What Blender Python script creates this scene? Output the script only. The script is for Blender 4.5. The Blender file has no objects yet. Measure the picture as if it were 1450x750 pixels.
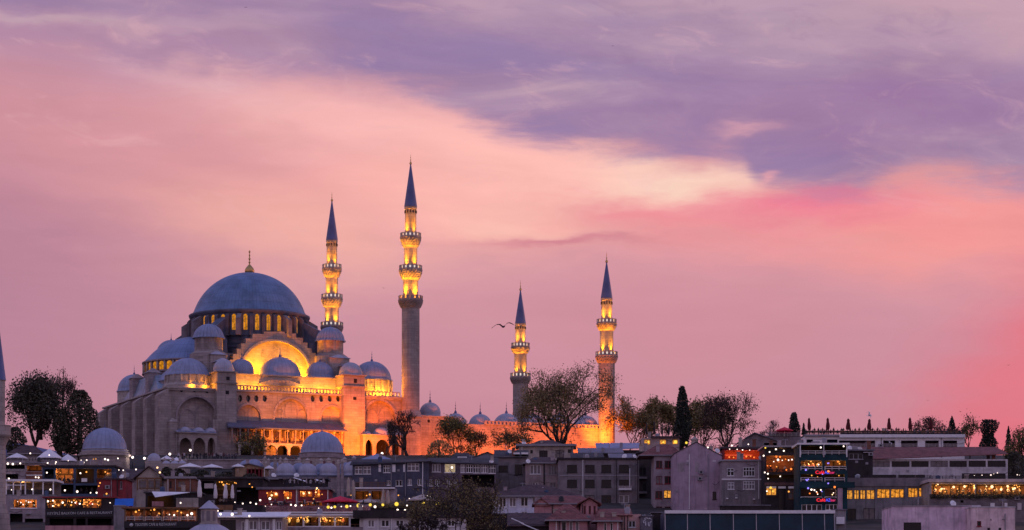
import bpy, bmesh, math, random
from mathutils import Vector, Matrix
from mathutils.geometry import tessellate_polygon
rad = math.radians
PI = math.pi
SC = bpy.context.scene
COL = SC.collection
F, CX, HY = 3300.0, 725.0, 890.0        # focal length, centre column and horizon row of the photograph (1450 px wide)

def P(px, py, Y):
    return Vector(((px - CX) / F * Y, Y, (HY - py) / F * Y))

def S(r, g, b):
    f = lambda c: (c / 255 / 12.92) if c / 255 <= 0.04045 else ((c / 255 + 0.055) / 1.055) ** 2.4
    return (f(r), f(g), f(b), 1.0)

# ------------------------------------------------------------------ camera
cam_d = bpy.data.cameras.new('camera')
cam_d.sensor_width = 36.0
cam_d.lens = F / 1450.0 * 36.0
cam_d.shift_y = (HY - 375.0) / 1450.0
cam_d.clip_start = 1.0
cam_d.clip_end = 20000.0
cam = bpy.data.objects.new('camera', cam_d)
cam.rotation_euler = (rad(90), 0, 0)
COL.objects.link(cam)
SC.camera = cam
SC.view_settings.view_transform = 'Standard'
SC.view_settings.look = 'None'
SC.view_settings.exposure = 0.0
SC.view_settings.gamma = 1.0
SC.view_settings.use_curve_mapping = False
SC.cycles.use_denoising = True
SC.cycles.max_bounces = 5
SC.cycles.diffuse_bounces = 3
SC.cycles.glossy_bounces = 2
SC.cycles.caustics_reflective = False
SC.cycles.caustics_refractive = False
SC.cycles.sample_clamp_indirect = 4.0

# ------------------------------------------------------------------ sky
SUN_EL, SUN_AZ = 3.0, 62.0             # sunset glow low beyond the right edge
world = bpy.data.worlds.new('World')
SC.world = world
world.use_nodes = True
NT = world.node_tree
NT.nodes.clear()

class NB:
    """a few lines to write node maths tersely"""
    def __init__(s, nt): s.nt = nt
    def n(s, t): return s.nt.nodes.new(t)
    def put(s, sock, v):
        if hasattr(v, 'is_output'): s.nt.links.new(v, sock)
        elif isinstance(v, (tuple, list)) and len(v) == 3 and sock.type == 'RGBA': sock.default_value = (*v, 1)
        else: sock.default_value = v
    def m(s, op, a, b=None, c=None, clamp=False):
        k = s.n('ShaderNodeMath'); k.operation = op; k.use_clamp = clamp
        s.put(k.inputs[0], a)
        if b is not None: s.put(k.inputs[1], b)
        if c is not None: s.put(k.inputs[2], c)
        return k.outputs[0]
    def mix(s, f, a, b, blend='MIX'):
        k = s.n('ShaderNodeMix'); k.data_type = 'RGBA'; k.blend_type = blend; k.clamp_factor = True
        s.put(k.inputs[0], f); s.put(k.inputs[6], a); s.put(k.inputs[7], b)
        return k.outputs[2]
    def ramp(s, f, stops, interp='LINEAR'):
        k = s.n('ShaderNodeValToRGB'); k.color_ramp.interpolation = interp
        e = k.color_ramp.elements
        while len(e) < len(stops): e.new(0.5)
        for i, (p, c) in enumerate(stops):
            e[i].position = p; e[i].color = c if len(c) == 4 else (*c, 1)
        s.put(k.inputs[0], f)
        return k.outputs[0]
    def noise(s, vec, scale, detail=4, rough=0.55, dist=0.0):
        k = s.n('ShaderNodeTexNoise')
        s.put(k.inputs['Vector'], vec)
        k.inputs['Scale'].default_value = scale; k.inputs['Detail'].default_value = detail
        k.inputs['Roughness'].default_value = rough; k.inputs['Distortion'].default_value = dist
        return k.outputs['Fac']
    def smooth(s, v, lo, hi):
        k = s.n('ShaderNodeMapRange'); k.interpolation_type = 'SMOOTHERSTEP'
        s.put(k.inputs[0], v); k.inputs[1].default_value = lo; k.inputs[2].default_value = hi
        return k.outputs[0]
    def xyz(s, x, y, z):
        k = s.n('ShaderNodeCombineXYZ'); s.put(k.inputs[0], x); s.put(k.inputs[1], y); s.put(k.inputs[2], z)
        return k.outputs[0]

w = NB(NT)
tc = w.n('ShaderNodeTexCoord')
sx = w.n('ShaderNodeSeparateXYZ'); NT.links.new(tc.outputs['Generated'], sx.inputs[0])
dx, dy, dz = sx.outputs
U = w.m('MULTIPLY', w.m('ARCTAN2', dx, dy), 33.0)      # azimuth from north, 1 unit = 1.74 degrees
V = w.m('MULTIPLY', w.m('ARCSINE', dz), 33.0)          # elevation, the same unit
wa = w.noise(w.xyz(w.m('MULTIPLY', U, 0.22), w.m('MULTIPLY', V, 0.75), 3.1), 1.0, 5, 0.55)
wb = w.noise(w.xyz(w.m('MULTIPLY', U, 0.30), w.m('MULTIPLY', V, 0.95), 9.7), 1.0, 5, 0.6)
fine = w.noise(w.xyz(w.m('ADD', w.m('MULTIPLY', U, 0.55), w.m('MULTIPLY', V, 0.35)), w.m('MULTIPLY', V, 2.6), 1.3), 1.0, 6, 0.6, 0.25)
wisp = w.noise(w.xyz(w.m('ADD', w.m('MULTIPLY', U, 0.32), w.m('MULTIPLY', V, 0.25)), w.m('MULTIPLY', V, 1.15), 5.9), 1.0, 5, 0.58, 0.6)
U2 = w.m('ADD', U, w.m('MULTIPLY', w.m('SUBTRACT', wa, 0.5), 3.2))
V2 = w.m('ADD', V, w.m('MULTIPLY', w.m('SUBTRACT', wb, 0.5), 1.5))
SKY = w.ramp(w.m('DIVIDE', V2, 10.0, clamp=True), [
    (0.10, S(186, 122, 144)), (0.24, S(197, 133, 150)), (0.39, S(201, 142, 159)), (0.50, S(209, 149, 163)),
    (0.60, S(226, 156, 158)), (0.70, S(224, 158, 164)), (0.80, S(196, 148, 168)), (0.90, S(176, 142, 164))])

def blob(col, px, py, su, sv, rgb, k, rot=0.0, u=None, v=None):
    u = u or U2; v = v or V2
    a = w.m('SUBTRACT', u, (px - CX) / 100); b = w.m('SUBTRACT', v, (HY - py) / 100)
    c, s_ = math.cos(rad(rot)), math.sin(rad(rot))
    p = w.m('ADD', w.m('MULTIPLY', a, c / (su / 100)), w.m('MULTIPLY', b, s_ / (su / 100)))
    q = w.m('ADD', w.m('MULTIPLY', a, -s_ / (sv / 100)), w.m('MULTIPLY', b, c / (sv / 100)))
    g = w.m('MULTIPLY', w.m('EXPONENT', w.m('MULTIPLY', w.m('ADD', w.m('MULTIPLY', p, p), w.m('MULTIPLY', q, q)), -1.0)), k)
    return w.mix(g, col, S(*rgb))

SKY = blob(SKY, -60, 400, 330, 330, (183, 128, 150), 0.9)
SKY = blob(SKY, 230, 230, 260, 60, (217, 150, 158), 0.7, -8)
SKY = blob(SKY, 1530, 470, 150, 170, (240, 106, 120), 0.68)
SKY = blob(SKY, 1320, 335, 230, 60, (250, 156, 150), 0.8)
SKY = blob(SKY, 1420, 640, 120, 110, (232, 104, 120), 0.65)
SKY = blob(SKY, 430, 345, 190, 60, (246, 178, 164), 0.75, -12)
SKY = blob(SKY, 620, 300, 190, 60, (253, 180, 172), 0.8, -10)
SKY = blob(SKY, 560, 190, 290, 45, (252, 186, 182), 0.85, -14)
SKY = blob(SKY, 300, 128, 150, 22, (232, 178, 182), 0.6, -10)
SKY = blob(SKY, 800, 255, 230, 50, (255, 190, 180), 0.85, -9)
SKY = blob(SKY, 985, 268, 110, 32, (255, 216, 196), 0.95)
SKY = blob(SKY, 760, 320, 110, 28, (255, 200, 182), 0.7)
SKY = blob(SKY, 915, 318, 110, 22, (234, 138, 150), 0.85, -4)
SKY = blob(SKY, 1010, 340, 190, 40, (242, 150, 152), 0.5)
SKY = blob(SKY, 790, 352, 110, 8, (208, 126, 142), 0.8, 1)
SKY = blob(SKY, 1150, 312, 150, 26, (238, 118, 146), 0.8)
SKY = blob(SKY, 950, 470, 260, 80, (210, 138, 150), 0.55)
SKY = blob(SKY, 640, 520, 300, 60, (206, 143, 158), 0.5)
# the purple cloud bank: everything above a ragged lower edge
edge = w.n('ShaderNodeFloatCurve')
pts = [(-60, 80), (150, 96), (350, 122), (560, 152), (690, 196), (800, 222), (950, 243), (1045, 250), (1075, 282), (1130, 292), (1200, 300), (1300, 280), (1400, 294), (1500, 318)]
cv = edge.mapping.curves[0]
fx = lambda px: (px + 100) / 1700
while len(cv.points) < len(pts): cv.points.new(0.5, 0.5)
for i, (px, py) in enumerate(pts):
    cv.points[i].location = (fx(px), (HY - py) / 1000)
edge.mapping.update()
w.put(edge.inputs[1], w.m('DIVIDE', w.m('ADD', U, 8.25), 17.0, clamp=True))
ev = w.m('MULTIPLY', edge.outputs[0], 10.0)
over = w.m('SUBTRACT', w.m('ADD', V, w.m('MULTIPLY', w.m('SUBTRACT', fine, 0.5), 1.0)), ev)
left_soft = w.smooth(U, -1.6, -5.5)
bank = w.smooth(w.m('DIVIDE', w.m('ADD', over, w.m('MULTIPLY', left_soft, 0.55)), w.m('MULTIPLY_ADD', left_soft, 1.35, 0.50)), -0.22, 0.9)
bankcol = w.ramp(wisp, [(0.30, S(148, 122, 164)), (0.45, S(160, 128, 164)), (0.58, S(172, 140, 169)), (0.72, S(196, 163, 178))])
bankcol = w.mix(w.m('MULTIPLY', w.smooth(over, 0.9, 2.6), 0.55), bankcol, S(182, 156, 176))
left_thin = w.smooth(U, -2.0, -7.0)
bank = w.m('MULTIPLY', bank, w.m('SUBTRACT', 1.0, w.m('MULTIPLY', left_thin, 0.25)))
SKY = w.mix(bank, SKY, bankcol)
SKY = blob(SKY, 1320, 40, 240, 45, (203, 163, 176), 0.75)
SKY = blob(SKY, 1440, 90, 110, 40, (205, 165, 176), 0.6)
SKY = blob(SKY, 950, 36, 120, 14, (194, 160, 178), 0.6)
SKY = blob(SKY, 690, 25, 90, 30, (200, 164, 178), 0.45)
SKY = blob(SKY, 60, 62, 130, 10, (205, 172, 180), 0.55)
SKY = blob(SKY, 290, 75, 140, 26, (196, 160, 178), 0.5)
SKY = blob(SKY, 40, 30, 150, 16, (146, 122, 162), 0.6)
SKY = blob(SKY, 470, 30, 110, 40, (154, 126, 166), 0.55, -10)
SKY = blob(SKY, 240, 92, 200, 14, (162, 124, 160), 0.6)
SKY = blob(SKY, 760, 105, 260, 30, (146, 124, 168), 0.6, -8)
SKY = blob(SKY, 1240, 170, 260, 60, (152, 112, 158), 0.65)
SKY = blob(SKY, 1082, 203, 34, 9, (214, 158, 172), 0.75)
SKY = blob(SKY, 1080, 268, 14, 9, (246, 170, 172), 0.6)
SKY = blob(SKY, 1210, 296, 110, 14, (226, 116, 146), 0.55)
mott = w.noise(w.xyz(w.m('ADD', w.m('MULTIPLY', U, 0.9), w.m('MULTIPLY', V, 0.8)), w.m('MULTIPLY', V, 2.0), 12.4), 1.0, 6, 0.62, 0.9)
SKY = w.mix(w.m('MULTIPLY', w.smooth(mott, 0.52, 0.76), w.m('MULTIPLY', w.smooth(V, 4.6, 7.0), 0.28)), SKY, S(236, 184, 188))
SKY = w.mix(w.m('MULTIPLY', w.smooth(mott, 0.48, 0.26), w.m('MULTIPLY', bank, 0.30)), SKY, S(150, 116, 156))
# thin streaks everywhere, then the dusk overhead and behind the camera
tone = w.m('MULTIPLY_ADD', w.m('SUBTRACT', fine, 0.5), w.m('MULTIPLY_ADD', w.smooth(V, 3.0, 6.5), 0.16, 0.07), 1.0)
tv = w.n('ShaderNodeVectorMath'); tv.operation = 'SCALE'
w.put(tv.inputs[0], SKY); w.put(tv.inputs['Scale'], tone)
SKY = tv.outputs[0]
SKY = w.mix(w.smooth(V, 8.6, 20.0), SKY, S(134, 130, 186))
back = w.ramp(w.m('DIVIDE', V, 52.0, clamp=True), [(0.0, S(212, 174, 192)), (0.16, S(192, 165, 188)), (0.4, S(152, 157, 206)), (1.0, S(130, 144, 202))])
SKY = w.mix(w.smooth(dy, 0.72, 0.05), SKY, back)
nish = w.n('ShaderNodeTexSky'); nish.sky_type = 'NISHITA'; nish.sun_disc = False
nish.sun_elevation = rad(SUN_EL); nish.sun_rotation = rad(SUN_AZ)
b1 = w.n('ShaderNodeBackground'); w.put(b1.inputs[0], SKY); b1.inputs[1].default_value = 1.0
b2 = w.n('ShaderNodeBackground'); w.put(b2.inputs[0], nish.outputs[0]); b2.inputs[1].default_value = 0.004
ad = w.n('ShaderNodeAddShader'); wo = w.n('ShaderNodeOutputWorld')
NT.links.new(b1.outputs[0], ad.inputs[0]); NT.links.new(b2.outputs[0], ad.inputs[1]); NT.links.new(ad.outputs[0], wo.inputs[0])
world.cycles.sampling_method = 'MANUAL'
world.cycles.sample_map_resolution = 512

sun_d = bpy.data.lights.new('sun', 'SUN')
sun_d.energy = 0.55; sun_d.angle = rad(12); sun_d.color = (1.0, 0.50, 0.48)
sun = bpy.data.objects.new('sun', sun_d); COL.objects.link(sun)
sun.rotation_euler = Vector((-math.sin(rad(SUN_AZ)), -math.cos(rad(SUN_AZ)), -math.tan(rad(SUN_EL)))).to_track_quat('-Z', 'Y').to_euler()

# ------------------------------------------------------------------ materials
MATS = {}
def mat(name, col, rough=0.8, metal=0.0, var=0.18, nscale=0.6, bump=0.0, bscale=3.0, streak=0.0, block=None, mortar=0.88, spec=0.35, seams=0, rows=0.0, tiles=0.0, col2=None):
    """a procedural surface: large stains, optional rain streaks, masonry, sheet seams or roof tiles"""
    if name in MATS: return MATS[name]
    m = bpy.data.materials.new(name); m.use_nodes = True
    nt = m.node_tree; nt.nodes.clear(); q = NB(nt)
    bs = q.n('ShaderNodeBsdfPrincipled'); out = q.n('ShaderNodeOutputMaterial')
    nt.links.new(bs.outputs[0], out.inputs[0])
    t = q.n('ShaderNodeTexCoord'); o = t.outputs['Object']
    s3 = q.n('ShaderNodeSeparateXYZ'); nt.links.new(o, s3.inputs[0]); x, y, z = s3.outputs
    c = (*col, 1) if len(col) == 3 else col
    n1 = q.noise(o, nscale, 5, 0.6)
    lo = tuple(v * (1 - var * 1.6) for v in c[:3]); hi = tuple(min(1, v * (1 + var * 1.4)) for v in c[:3])
    if col2: hi = col2
    color = q.ramp(n1, [(0.28, lo), (0.5, c), (0.74, hi)])
    hgt = n1
    along = q.m('ADD', x, q.m('MULTIPLY', y, 0.93))
    if streak:
        n2 = q.noise(q.xyz(q.m('MULTIPLY', along, 1.1), q.m('MULTIPLY', z, 0.07), 0.0), 1.6, 4, 0.65)
        color = q.mix(q.m('MULTIPLY', q.smooth(n2, 0.5, 0.72), streak), color, tuple(v * 0.45 for v in c[:3]))
    if block:
        k = q.n('ShaderNodeTexBrick'); q.put(k.inputs['Vector'], q.xyz(along, z, 0.0))
        k.inputs['Scale'].default_value = 1.0; k.inputs['Brick Width'].default_value = block[0]; k.inputs['Row Height'].default_value = block[1]
        k.inputs['Mortar Size'].default_value = block[2]; k.inputs['Color1'].default_value = (1, 1, 1, 1)
        k.inputs['Color2'].default_value = (0.76, 0.75, 0.77, 1); k.inputs['Mortar'].default_value = (mortar * 0.75, mortar * 0.74, mortar * 0.74, 1)
        color = q.mix(1.0, color, k.outputs['Color'], 'MULTIPLY')
        hgt = k.outputs['Fac']
    if seams:
        ang = q.m('MULTIPLY', q.m('ARCTAN2', y, x), seams / 2.0)
        sm = q.m('ABSOLUTE', q.m('SINE', ang))
        line = q.smooth(sm, 0.30, 0.0)
        rw = q.smooth(q.m('ABSOLUTE', q.m('SINE', q.m('MULTIPLY', z, rows))), 0.14, 0.0) if rows else 0.0
        line = q.m('MAXIMUM', line, rw)
        color = q.mix(q.m('MULTIPLY', line, 0.62), color, tuple(v * 0.45 for v in c[:3]))
        hgt = line
    if tiles:
        tl = q.m('ABSOLUTE', q.m('SINE', q.m('MULTIPLY', along, tiles)))
        tr = q.m('FRACT', q.m('MULTIPLY', z, tiles * 0.9))
        color = q.mix(q.m('MULTIPLY', q.smooth(tl, 0.45, 0.0), 0.55), color, tuple(v * 0.35 for v in c[:3]))
        color = q.mix(q.m('MULTIPLY', q.smooth(tr, 0.3, 0.0), 0.4), color, tuple(v * 0.4 for v in c[:3]))
        hgt = tl
    q.put(bs.inputs['Base Color'], color)
    bs.inputs['Roughness'].default_value = rough; bs.inputs['Metallic'].default_value = metal
    bs.inputs['Specular IOR Level'].default_value = spec
    if bump:
        bp = q.n('ShaderNodeBump'); bp.inputs['Strength'].default_value = bump; bp.inputs['Distance'].default_value = 0.08
        h = hgt if (seams or tiles or block) else q.noise(o, bscale, 4, 0.6)
        q.put(bp.inputs['Height'], h); nt.links.new(bp.outputs[0], bs.inputs['Normal'])
    MATS[name] = m
    return m

def lit(name, col, strength, var=0.0, scale=1.2, dark=None, bars=None):
    """something that gives off light: bulbs, lamps, lit windows"""
    if name in MATS: return MATS[name]
    m = bpy.data.materials.new(name); m.use_nodes = True
    nt = m.node_tree; nt.nodes.clear(); q = NB(nt)
    em = q.n('ShaderNodeEmission'); out = q.n('ShaderNodeOutputMaterial'); nt.links.new(em.outputs[0], out.inputs[0])
    c = col if len(col) == 4 else (*col, 1)
    em.inputs[1].default_value = strength
    if var:
        t = q.n('ShaderNodeTexCoord')
        n1 = q.noise(t.outputs['Object'], scale, 4, 0.7)
        q.put(em.inputs[0], q.ramp(n1, [(0.34, dark or tuple(v * (1 - var) for v in c[:3])), (0.6, c)]))
    else:
        em.inputs[0].default_value = c
    m.cycles.emission_sampling = 'NONE'
    MATS[name] = m
    return m

STONE = mat('limestone', (0.38, 0.315, 0.30), 0.85, var=0.2, nscale=0.22, streak=0.45, block=(1.7, 0.62, 0.035), bump=0.25, spec=0.2)
STONE_D = mat('weathered_stone', (0.36, 0.30, 0.315), 0.85, var=0.22, nscale=0.25, streak=0.6, block=(1.6, 0.6, 0.04), bump=0.25, spec=0.2)
STONE_L = mat('pale_stone', (0.44, 0.375, 0.35), 0.85, var=0.16, nscale=0.35, streak=0.3, block=(1.2, 0.55, 0.03), bump=0.2, spec=0.2)
TRIM = mat('stone_trim', (0.36, 0.31, 0.30), 0.8, var=0.2, nscale=0.8, spec=0.2)
LEAD = mat('lead_sheet', (0.22, 0.275, 0.375), 0.5, 0.0, var=0.26, nscale=0.4, seams=60, rows=1.5, bump=0.3, spec=0.5)
LEAD_S = mat('lead_sheet_small', (0.235, 0.26, 0.40), 0.5, 0.0, var=0.14, nscale=0.8, seams=28, bump=0.2, spec=0.5)
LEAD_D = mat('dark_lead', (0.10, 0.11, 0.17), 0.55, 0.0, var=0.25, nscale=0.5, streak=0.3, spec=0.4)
LEAD_P = mat('pale_lead', (0.36, 0.35, 0.44), 0.55, 0.0, var=0.16, nscale=0.6, seams=32, bump=0.2, spec=0.4)
SPIRE = mat('spire_lead', (0.10, 0.12, 0.28), 0.5, 0.0, var=0.15, nscale=0.4, seams=24, bump=0.2, spec=0.5)
GOLD = mat('gilded_copper', (0.55, 0.33, 0.12), 0.38, 0.9, var=0.2, nscale=1.5)
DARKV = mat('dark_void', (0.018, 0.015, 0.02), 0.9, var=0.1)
GLASS_D = mat('dark_glass', (0.022, 0.02, 0.03), 0.12, var=0.1, spec=0.6)
WARMWIN = lit('lit_stained_window', (1.0, 0.36, 0.02), 0.80, 0.80, 1.9)
LED = lit('white_lamp_panel', (1.0, 0.86, 0.74), 0.8)
BARK = mat('bark', (0.05, 0.036, 0.034), 0.9, var=0.3, nscale=2.0)

# ------------------------------------------------------------------ mesh building
class MB:
    def __init__(s): s.v = []; s.f = []; s.mi = []; s.sm = []
    def add(s, vs, fs, m=0, smooth=False):
        o = len(s.v); s.v += [tuple(p) for p in vs]
        for q in fs: s.f.append(tuple(i + o for i in q)); s.mi.append(m); s.sm.append(smooth)
    def box(s, x0, x1, y0, y1, z0, z1, m=0):
        s.add([(x0, y0, z0), (x1, y0, z0), (x1, y1, z0), (x0, y1, z0), (x0, y0, z1), (x1, y0, z1), (x1, y1, z1), (x0, y1, z1)],
              [(3, 2, 1, 0), (4, 5, 6, 7), (0, 1, 5, 4), (1, 2, 6, 5), (2, 3, 7, 6), (3, 0, 4, 7)], m)
        return s
    def taper(s, x0, x1, y0, y1, z0, z1, dx0, dx1, dy0, dy1, m=0):
        s.add([(x0, y0, z0), (x1, y0, z0), (x1, y1, z0), (x0, y1, z0), (x0 + dx0, y0 + dy0, z1), (x1 - dx1, y0 + dy0, z1), (x1 - dx1, y1 - dy1, z1), (x0 + dx0, y1 - dy1, z1)],
              [(3, 2, 1, 0), (4, 5, 6, 7), (0, 1, 5, 4), (1, 2, 6, 5), (2, 3, 7, 6), (3, 0, 4, 7)], m)
        return s
    def prism(s, poly, z0, z1, m=0):
        n = len(poly)
        s.add([(x, y, z0) for x, y in poly] + [(x, y, z1) for x, y in poly],
              [tuple(range(n))[::-1], tuple(range(n, 2 * n))] + [(i, (i + 1) % n, n + (i + 1) % n, n + i) for i in range(n)], m)
        return s
    def extr(s, poly, y0, y1, m=0):
        """polygon in x,z (counter-clockwise seen from -y) extruded from y0 back to y1"""
        n = len(poly)
        tri = tessellate_polygon([[Vector((x, z, 0)) for x, z in poly]])
        vs = [(x, y0, z) for x, z in poly] + [(x, y1, z) for x, z in poly]
        fs = []
        for a, b, c in tri:
            p, q_, r = poly[a], poly[b], poly[c]
            if (q_[0] - p[0]) * (r[1] - p[1]) - (q_[1] - p[1]) * (r[0] - p[0]) < 0: b, c = c, b
            fs.append((a, b, c)); fs.append((n + a, n + c, n + b))
        fs += [((i + 1) % n, i, n + i, n + (i + 1) % n) for i in range(n)]
        s.add(vs, fs, m); return s
    def lathe(s, prof, cx=0, cy=0, n=24, a0=0.0, a1=2 * PI, m=0, smooth=True, rib=0.0, nrib=0, cap=False):
        full = abs(a1 - a0 - 2 * PI) < 1e-6
        k = n if full else n + 1
        vs = []
        for r, z in prof:
            for i in range(k):
                a = a0 + (a1 - a0) * i / n
                rr = r * (1 + rib * (abs(math.cos(nrib * a / 2)) ** 0.6 - 0.5)) if nrib else r
                vs.append((cx + rr * math.cos(a), cy + rr * math.sin(a), z))
        fs = []
        for j in range(len(prof) - 1):
            for i in range(n):
                a, b = j * k + i, j * k + (i + 1) % k
                fs.append((a, b, b + k, a + k))
        s.add(vs, fs, m, smooth)
        if cap:
            o = (len(prof) - 1) * k
            s.add([vs[o + i] for i in range(k)], [tuple(range(k))], m)
        return s
    def tube(s, p0, p1, r0, r1=None, n=6, m=0):
        return s.path([p0, p1], [r0, r0 if r1 is None else r1], n, m)
    def path(s, pts, rs, n=6, m=0):
        pts = [Vector(p) for p in pts]; vs = []; fs = []
        for i, p in enumerate(pts):
            d = (pts[min(i + 1, len(pts) - 1)] - pts[max(i - 1, 0)])
            d = d.normalized() if d.length > 1e-9 else Vector((0, 0, 1))
            u = d.cross(Vector((0.31, 0.9, 0.2))).normalized(); v = d.cross(u)
            for k in range(n):
                a = 2 * PI * k / n
                vs.append(p + (u * math.cos(a) + v * math.sin(a)) * rs[i])
        for i in range(len(pts) - 1):
            for k in range(n):
                a, b = i * n + k, i * n + (k + 1) % n
                fs.append((a, b, b + n, a + n))
        fs.append(tuple(range(n))[::-1]); fs.append(tuple(range((len(pts) - 1) * n, len(pts) * n)))
        s.add(vs, fs, m, n > 4); return s
    def sphere(s, c, r, n=8, k=5, m=0, sq=1.0):
        pr = [(max(1e-3, r * math.sin(PI * i / k)), c[2] - r * sq * math.cos(PI * i / k)) for i in range(k + 1)]
        return s.lathe(pr, c[0], c[1], n, m=m)
    def obj(s, name, mats, parent=None, org=None):
        me = bpy.data.meshes.new(name)
        o3 = Vector(org) if org else Vector((0, 0, 0))
        me.from_pydata([tuple(Vector(p) - o3) for p in s.v] if org else s.v, [], s.f)
        for q in (mats if isinstance(mats, (list, tuple)) else [mats]): me.materials.append(q)
        me.polygons.foreach_set('material_index', s.mi); me.polygons.foreach_set('use_smooth', s.sm)
        me.update()
        o = bpy.data.objects.new(name, me); COL.objects.link(o)
        o.location = o3
        if parent:
            o.parent = parent
            if parent.type == 'MESH': o.location = o3 - parent.location
        return o

def tag(o, label, cat, group=None, kind=None):
    if label: o['label'] = label
    if cat: o['category'] = cat
    if group: o['group'] = group
    if kind: o['kind'] = kind
    return o
def thing(name, label, cat, loc=(0, 0, 0), rz=0.0, group=None):
    o = bpy.data.objects.new(name, None); COL.objects.link(o)
    o.empty_display_size = 0.5; o.location = loc; o.rotation_euler = (0, 0, rz)
    return tag(o, label, cat, group)
def dup(root, loc, rz=0.0, label=None, group=None, sc=None):
    r = root.copy(); COL.objects.link(r); r.location = loc; r.rotation_euler = (0, 0, rz)
    if sc: r.scale = sc
    if label: r['label'] = label
    if group: r['group'] = group
    for ch in list(root.children):
        c = ch.copy(); COL.objects.link(c); c.parent = r
        for g in list(ch.children):
            d = g.copy(); COL.objects.link(d); d.parent = c
    return r

def arch(x0, x1, z0, zs, zt, n=9, pt=0.12):
    """arched opening, counter-clockwise from the lower left corner"""
    mid, hw = (x0 + x1) / 2, (x1 - x0) / 2
    pts = [(x0, z0), (x1, z0)]
    for i in range(n + 1):
        t = i / n * PI / 2
        pts.append((mid + hw * math.cos(t), zs + (zt - zs) * (math.sin(t) * (1 - pt) + pt * t / (PI / 2))))
    for i in range(n - 1, -1, -1):
        t = i / n * PI / 2
        pts.append((mid - hw * math.cos(t), zs + (zt - zs) * (math.sin(t) * (1 - pt) + pt * t / (PI / 2))))
    return pts
def oval(x, z, rx, rz, n=12):
    return [(x + rx * math.cos(2 * PI * i / n), z + rz * math.sin(2 * PI * i / n)) for i in range(n)]
def holed(mb, x0, x1, z0, z1, holes, y, d, m=0, mr=None):
    """wall face at y (seen from -y) with openings of any outline and reveals d deep"""
    outer = [(x0, z0), (x1, z0), (x1, z1), (x0, z1)]
    loops = [outer] + holes
    flat = [p for lp in loops for p in lp]
    tri = tessellate_polygon([[Vector((x, z, 0)) for x, z in lp] for lp in loops])
    fs = []
    for a, b, c in tri:
        p, q, r = flat[a], flat[b], flat[c]
        fs.append((a, b, c) if (q[0] - p[0]) * (r[1] - p[1]) - (q[1] - p[1]) * (r[0] - p[0]) > 0 else (a, c, b))
    mb.add([(x, y, z) for x, z in flat], fs, m)
    for h in holes:
        n = len(h)
        mb.add([(x, y, z) for x, z in h] + [(x, y + d, z) for x, z in h], [(i, (i + 1) % n, n + (i + 1) % n, n + i) for i in range(n)], m if mr is None else mr)
def panel(mb, poly, y, m=0):
    n = len(poly)
    tri = tessellate_polygon([[Vector((x, z, 0)) for x, z in poly]])
    fs = []
    for a, b, c in tri:
        p, q, r = poly[a], poly[b], poly[c]
        fs.append((a, b, c) if (q[0] - p[0]) * (r[1] - p[1]) - (q[1] - p[1]) * (r[0] - p[0]) > 0 else (a, c, b))
    mb.add([(x, y, z) for x, z in poly], fs, m)

def light(kind, loc, power, col, target=None, angle=70, blend=0.6, size=0.3, name='floodlight'):
    d = bpy.data.lights.new(name, kind); d.energy = power; d.color = col
    if kind in ('POINT', 'SPOT'): d.shadow_soft_size = size
    if kind == 'SPOT': d.spot_size = rad(angle); d.spot_blend = blend
    o = bpy.data.objects.new(name, d); COL.objects.link(o); o.location = loc
    if target is not None:
        o.rotation_euler = (Vector(target) - Vector(loc)).to_track_quat('-Z', 'Y').to_euler()
    return o

# ------------------------------------------------------------------ the ground, the water, a far hill
GP = [(150, -4), (212, -4), (216, 1), (260, 5), (300, 8.5), (340, 12), (400, 18), (450, 24.5), (500, 32.5), (530, 39.2), (545, 40.6), (560, 41), (800, 41), (1000, 34), (2500, 20), (9000, 10)]
def ground_z(Y):
    for (a, za), (b, zb) in zip(GP, GP[1:]):
        if Y <= b: return za + (zb - za) * max(0, (Y - a)) / (b - a)
    return GP[-1][1]
rng = random.Random(4)
mb = MB()
xs = [-9000, -3000, -1000] + [i * 25 for i in range(-14, 15)] + [1000, 3000, 9000]
ysg = [200, 212, 216] + list(range(230, 560, 15)) + [560, 620, 700, 800, 1000, 1500, 2500, 9000]
vs = []
for y in ysg:
    for x in xs:
        vs.append((x, y, ground_z(y) + (rng.uniform(-0.35, 0.35) if 230 < y < 530 else 0)))
k = len(xs)
mb.add(vs, [(j * k + i, j * k + i + 1, (j + 1) * k + i + 1, (j + 1) * k + i) for j in range(len(ysg) - 1) for i in range(k - 1)], 0, True)
tag(mb.obj('ground', mat('hill_ground', (0.05, 0.042, 0.04), 0.95, var=0.5, nscale=0.12)), None, None, kind='structure')
mb = MB(); mb.add([(-9000, -900, -2), (9000, -900, -2), (9000, 214, -2), (-9000, 214, -2)], [(0, 1, 2, 3)])
tag(mb.obj('water', mat('harbour_water', (0.02, 0.03, 0.05), 0.15, var=0.2, nscale=0.05, bump=0.4, bscale=0.6)), None, None, kind='structure')
mb = MB()
hp = [(-420, 20), (-330, 128), (-230, 142), (-120, 118), (0, 60), (110, 20)]
n = 10
vs = []
for j in range(n + 1):
    f = math.sin(PI * j / n)
    for x, z in hp: vs.append((x - 160, 1400 + 60 * j, 12 + (z - 12) * f))
k = len(hp)
mb.add(vs, [(j * k + i, j * k + i + 1, (j + 1) * k + i + 1, (j + 1) * k + i) for j in range(n) for i in range(k - 1)], 0, True)
tag(mb.obj('hill', mat('hazy_hill', (0.07, 0.09, 0.20), 0.95, var=0.2, nscale=0.01)), None, None, kind='structure')  # blue distance haze is put into the hill's base colour
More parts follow.
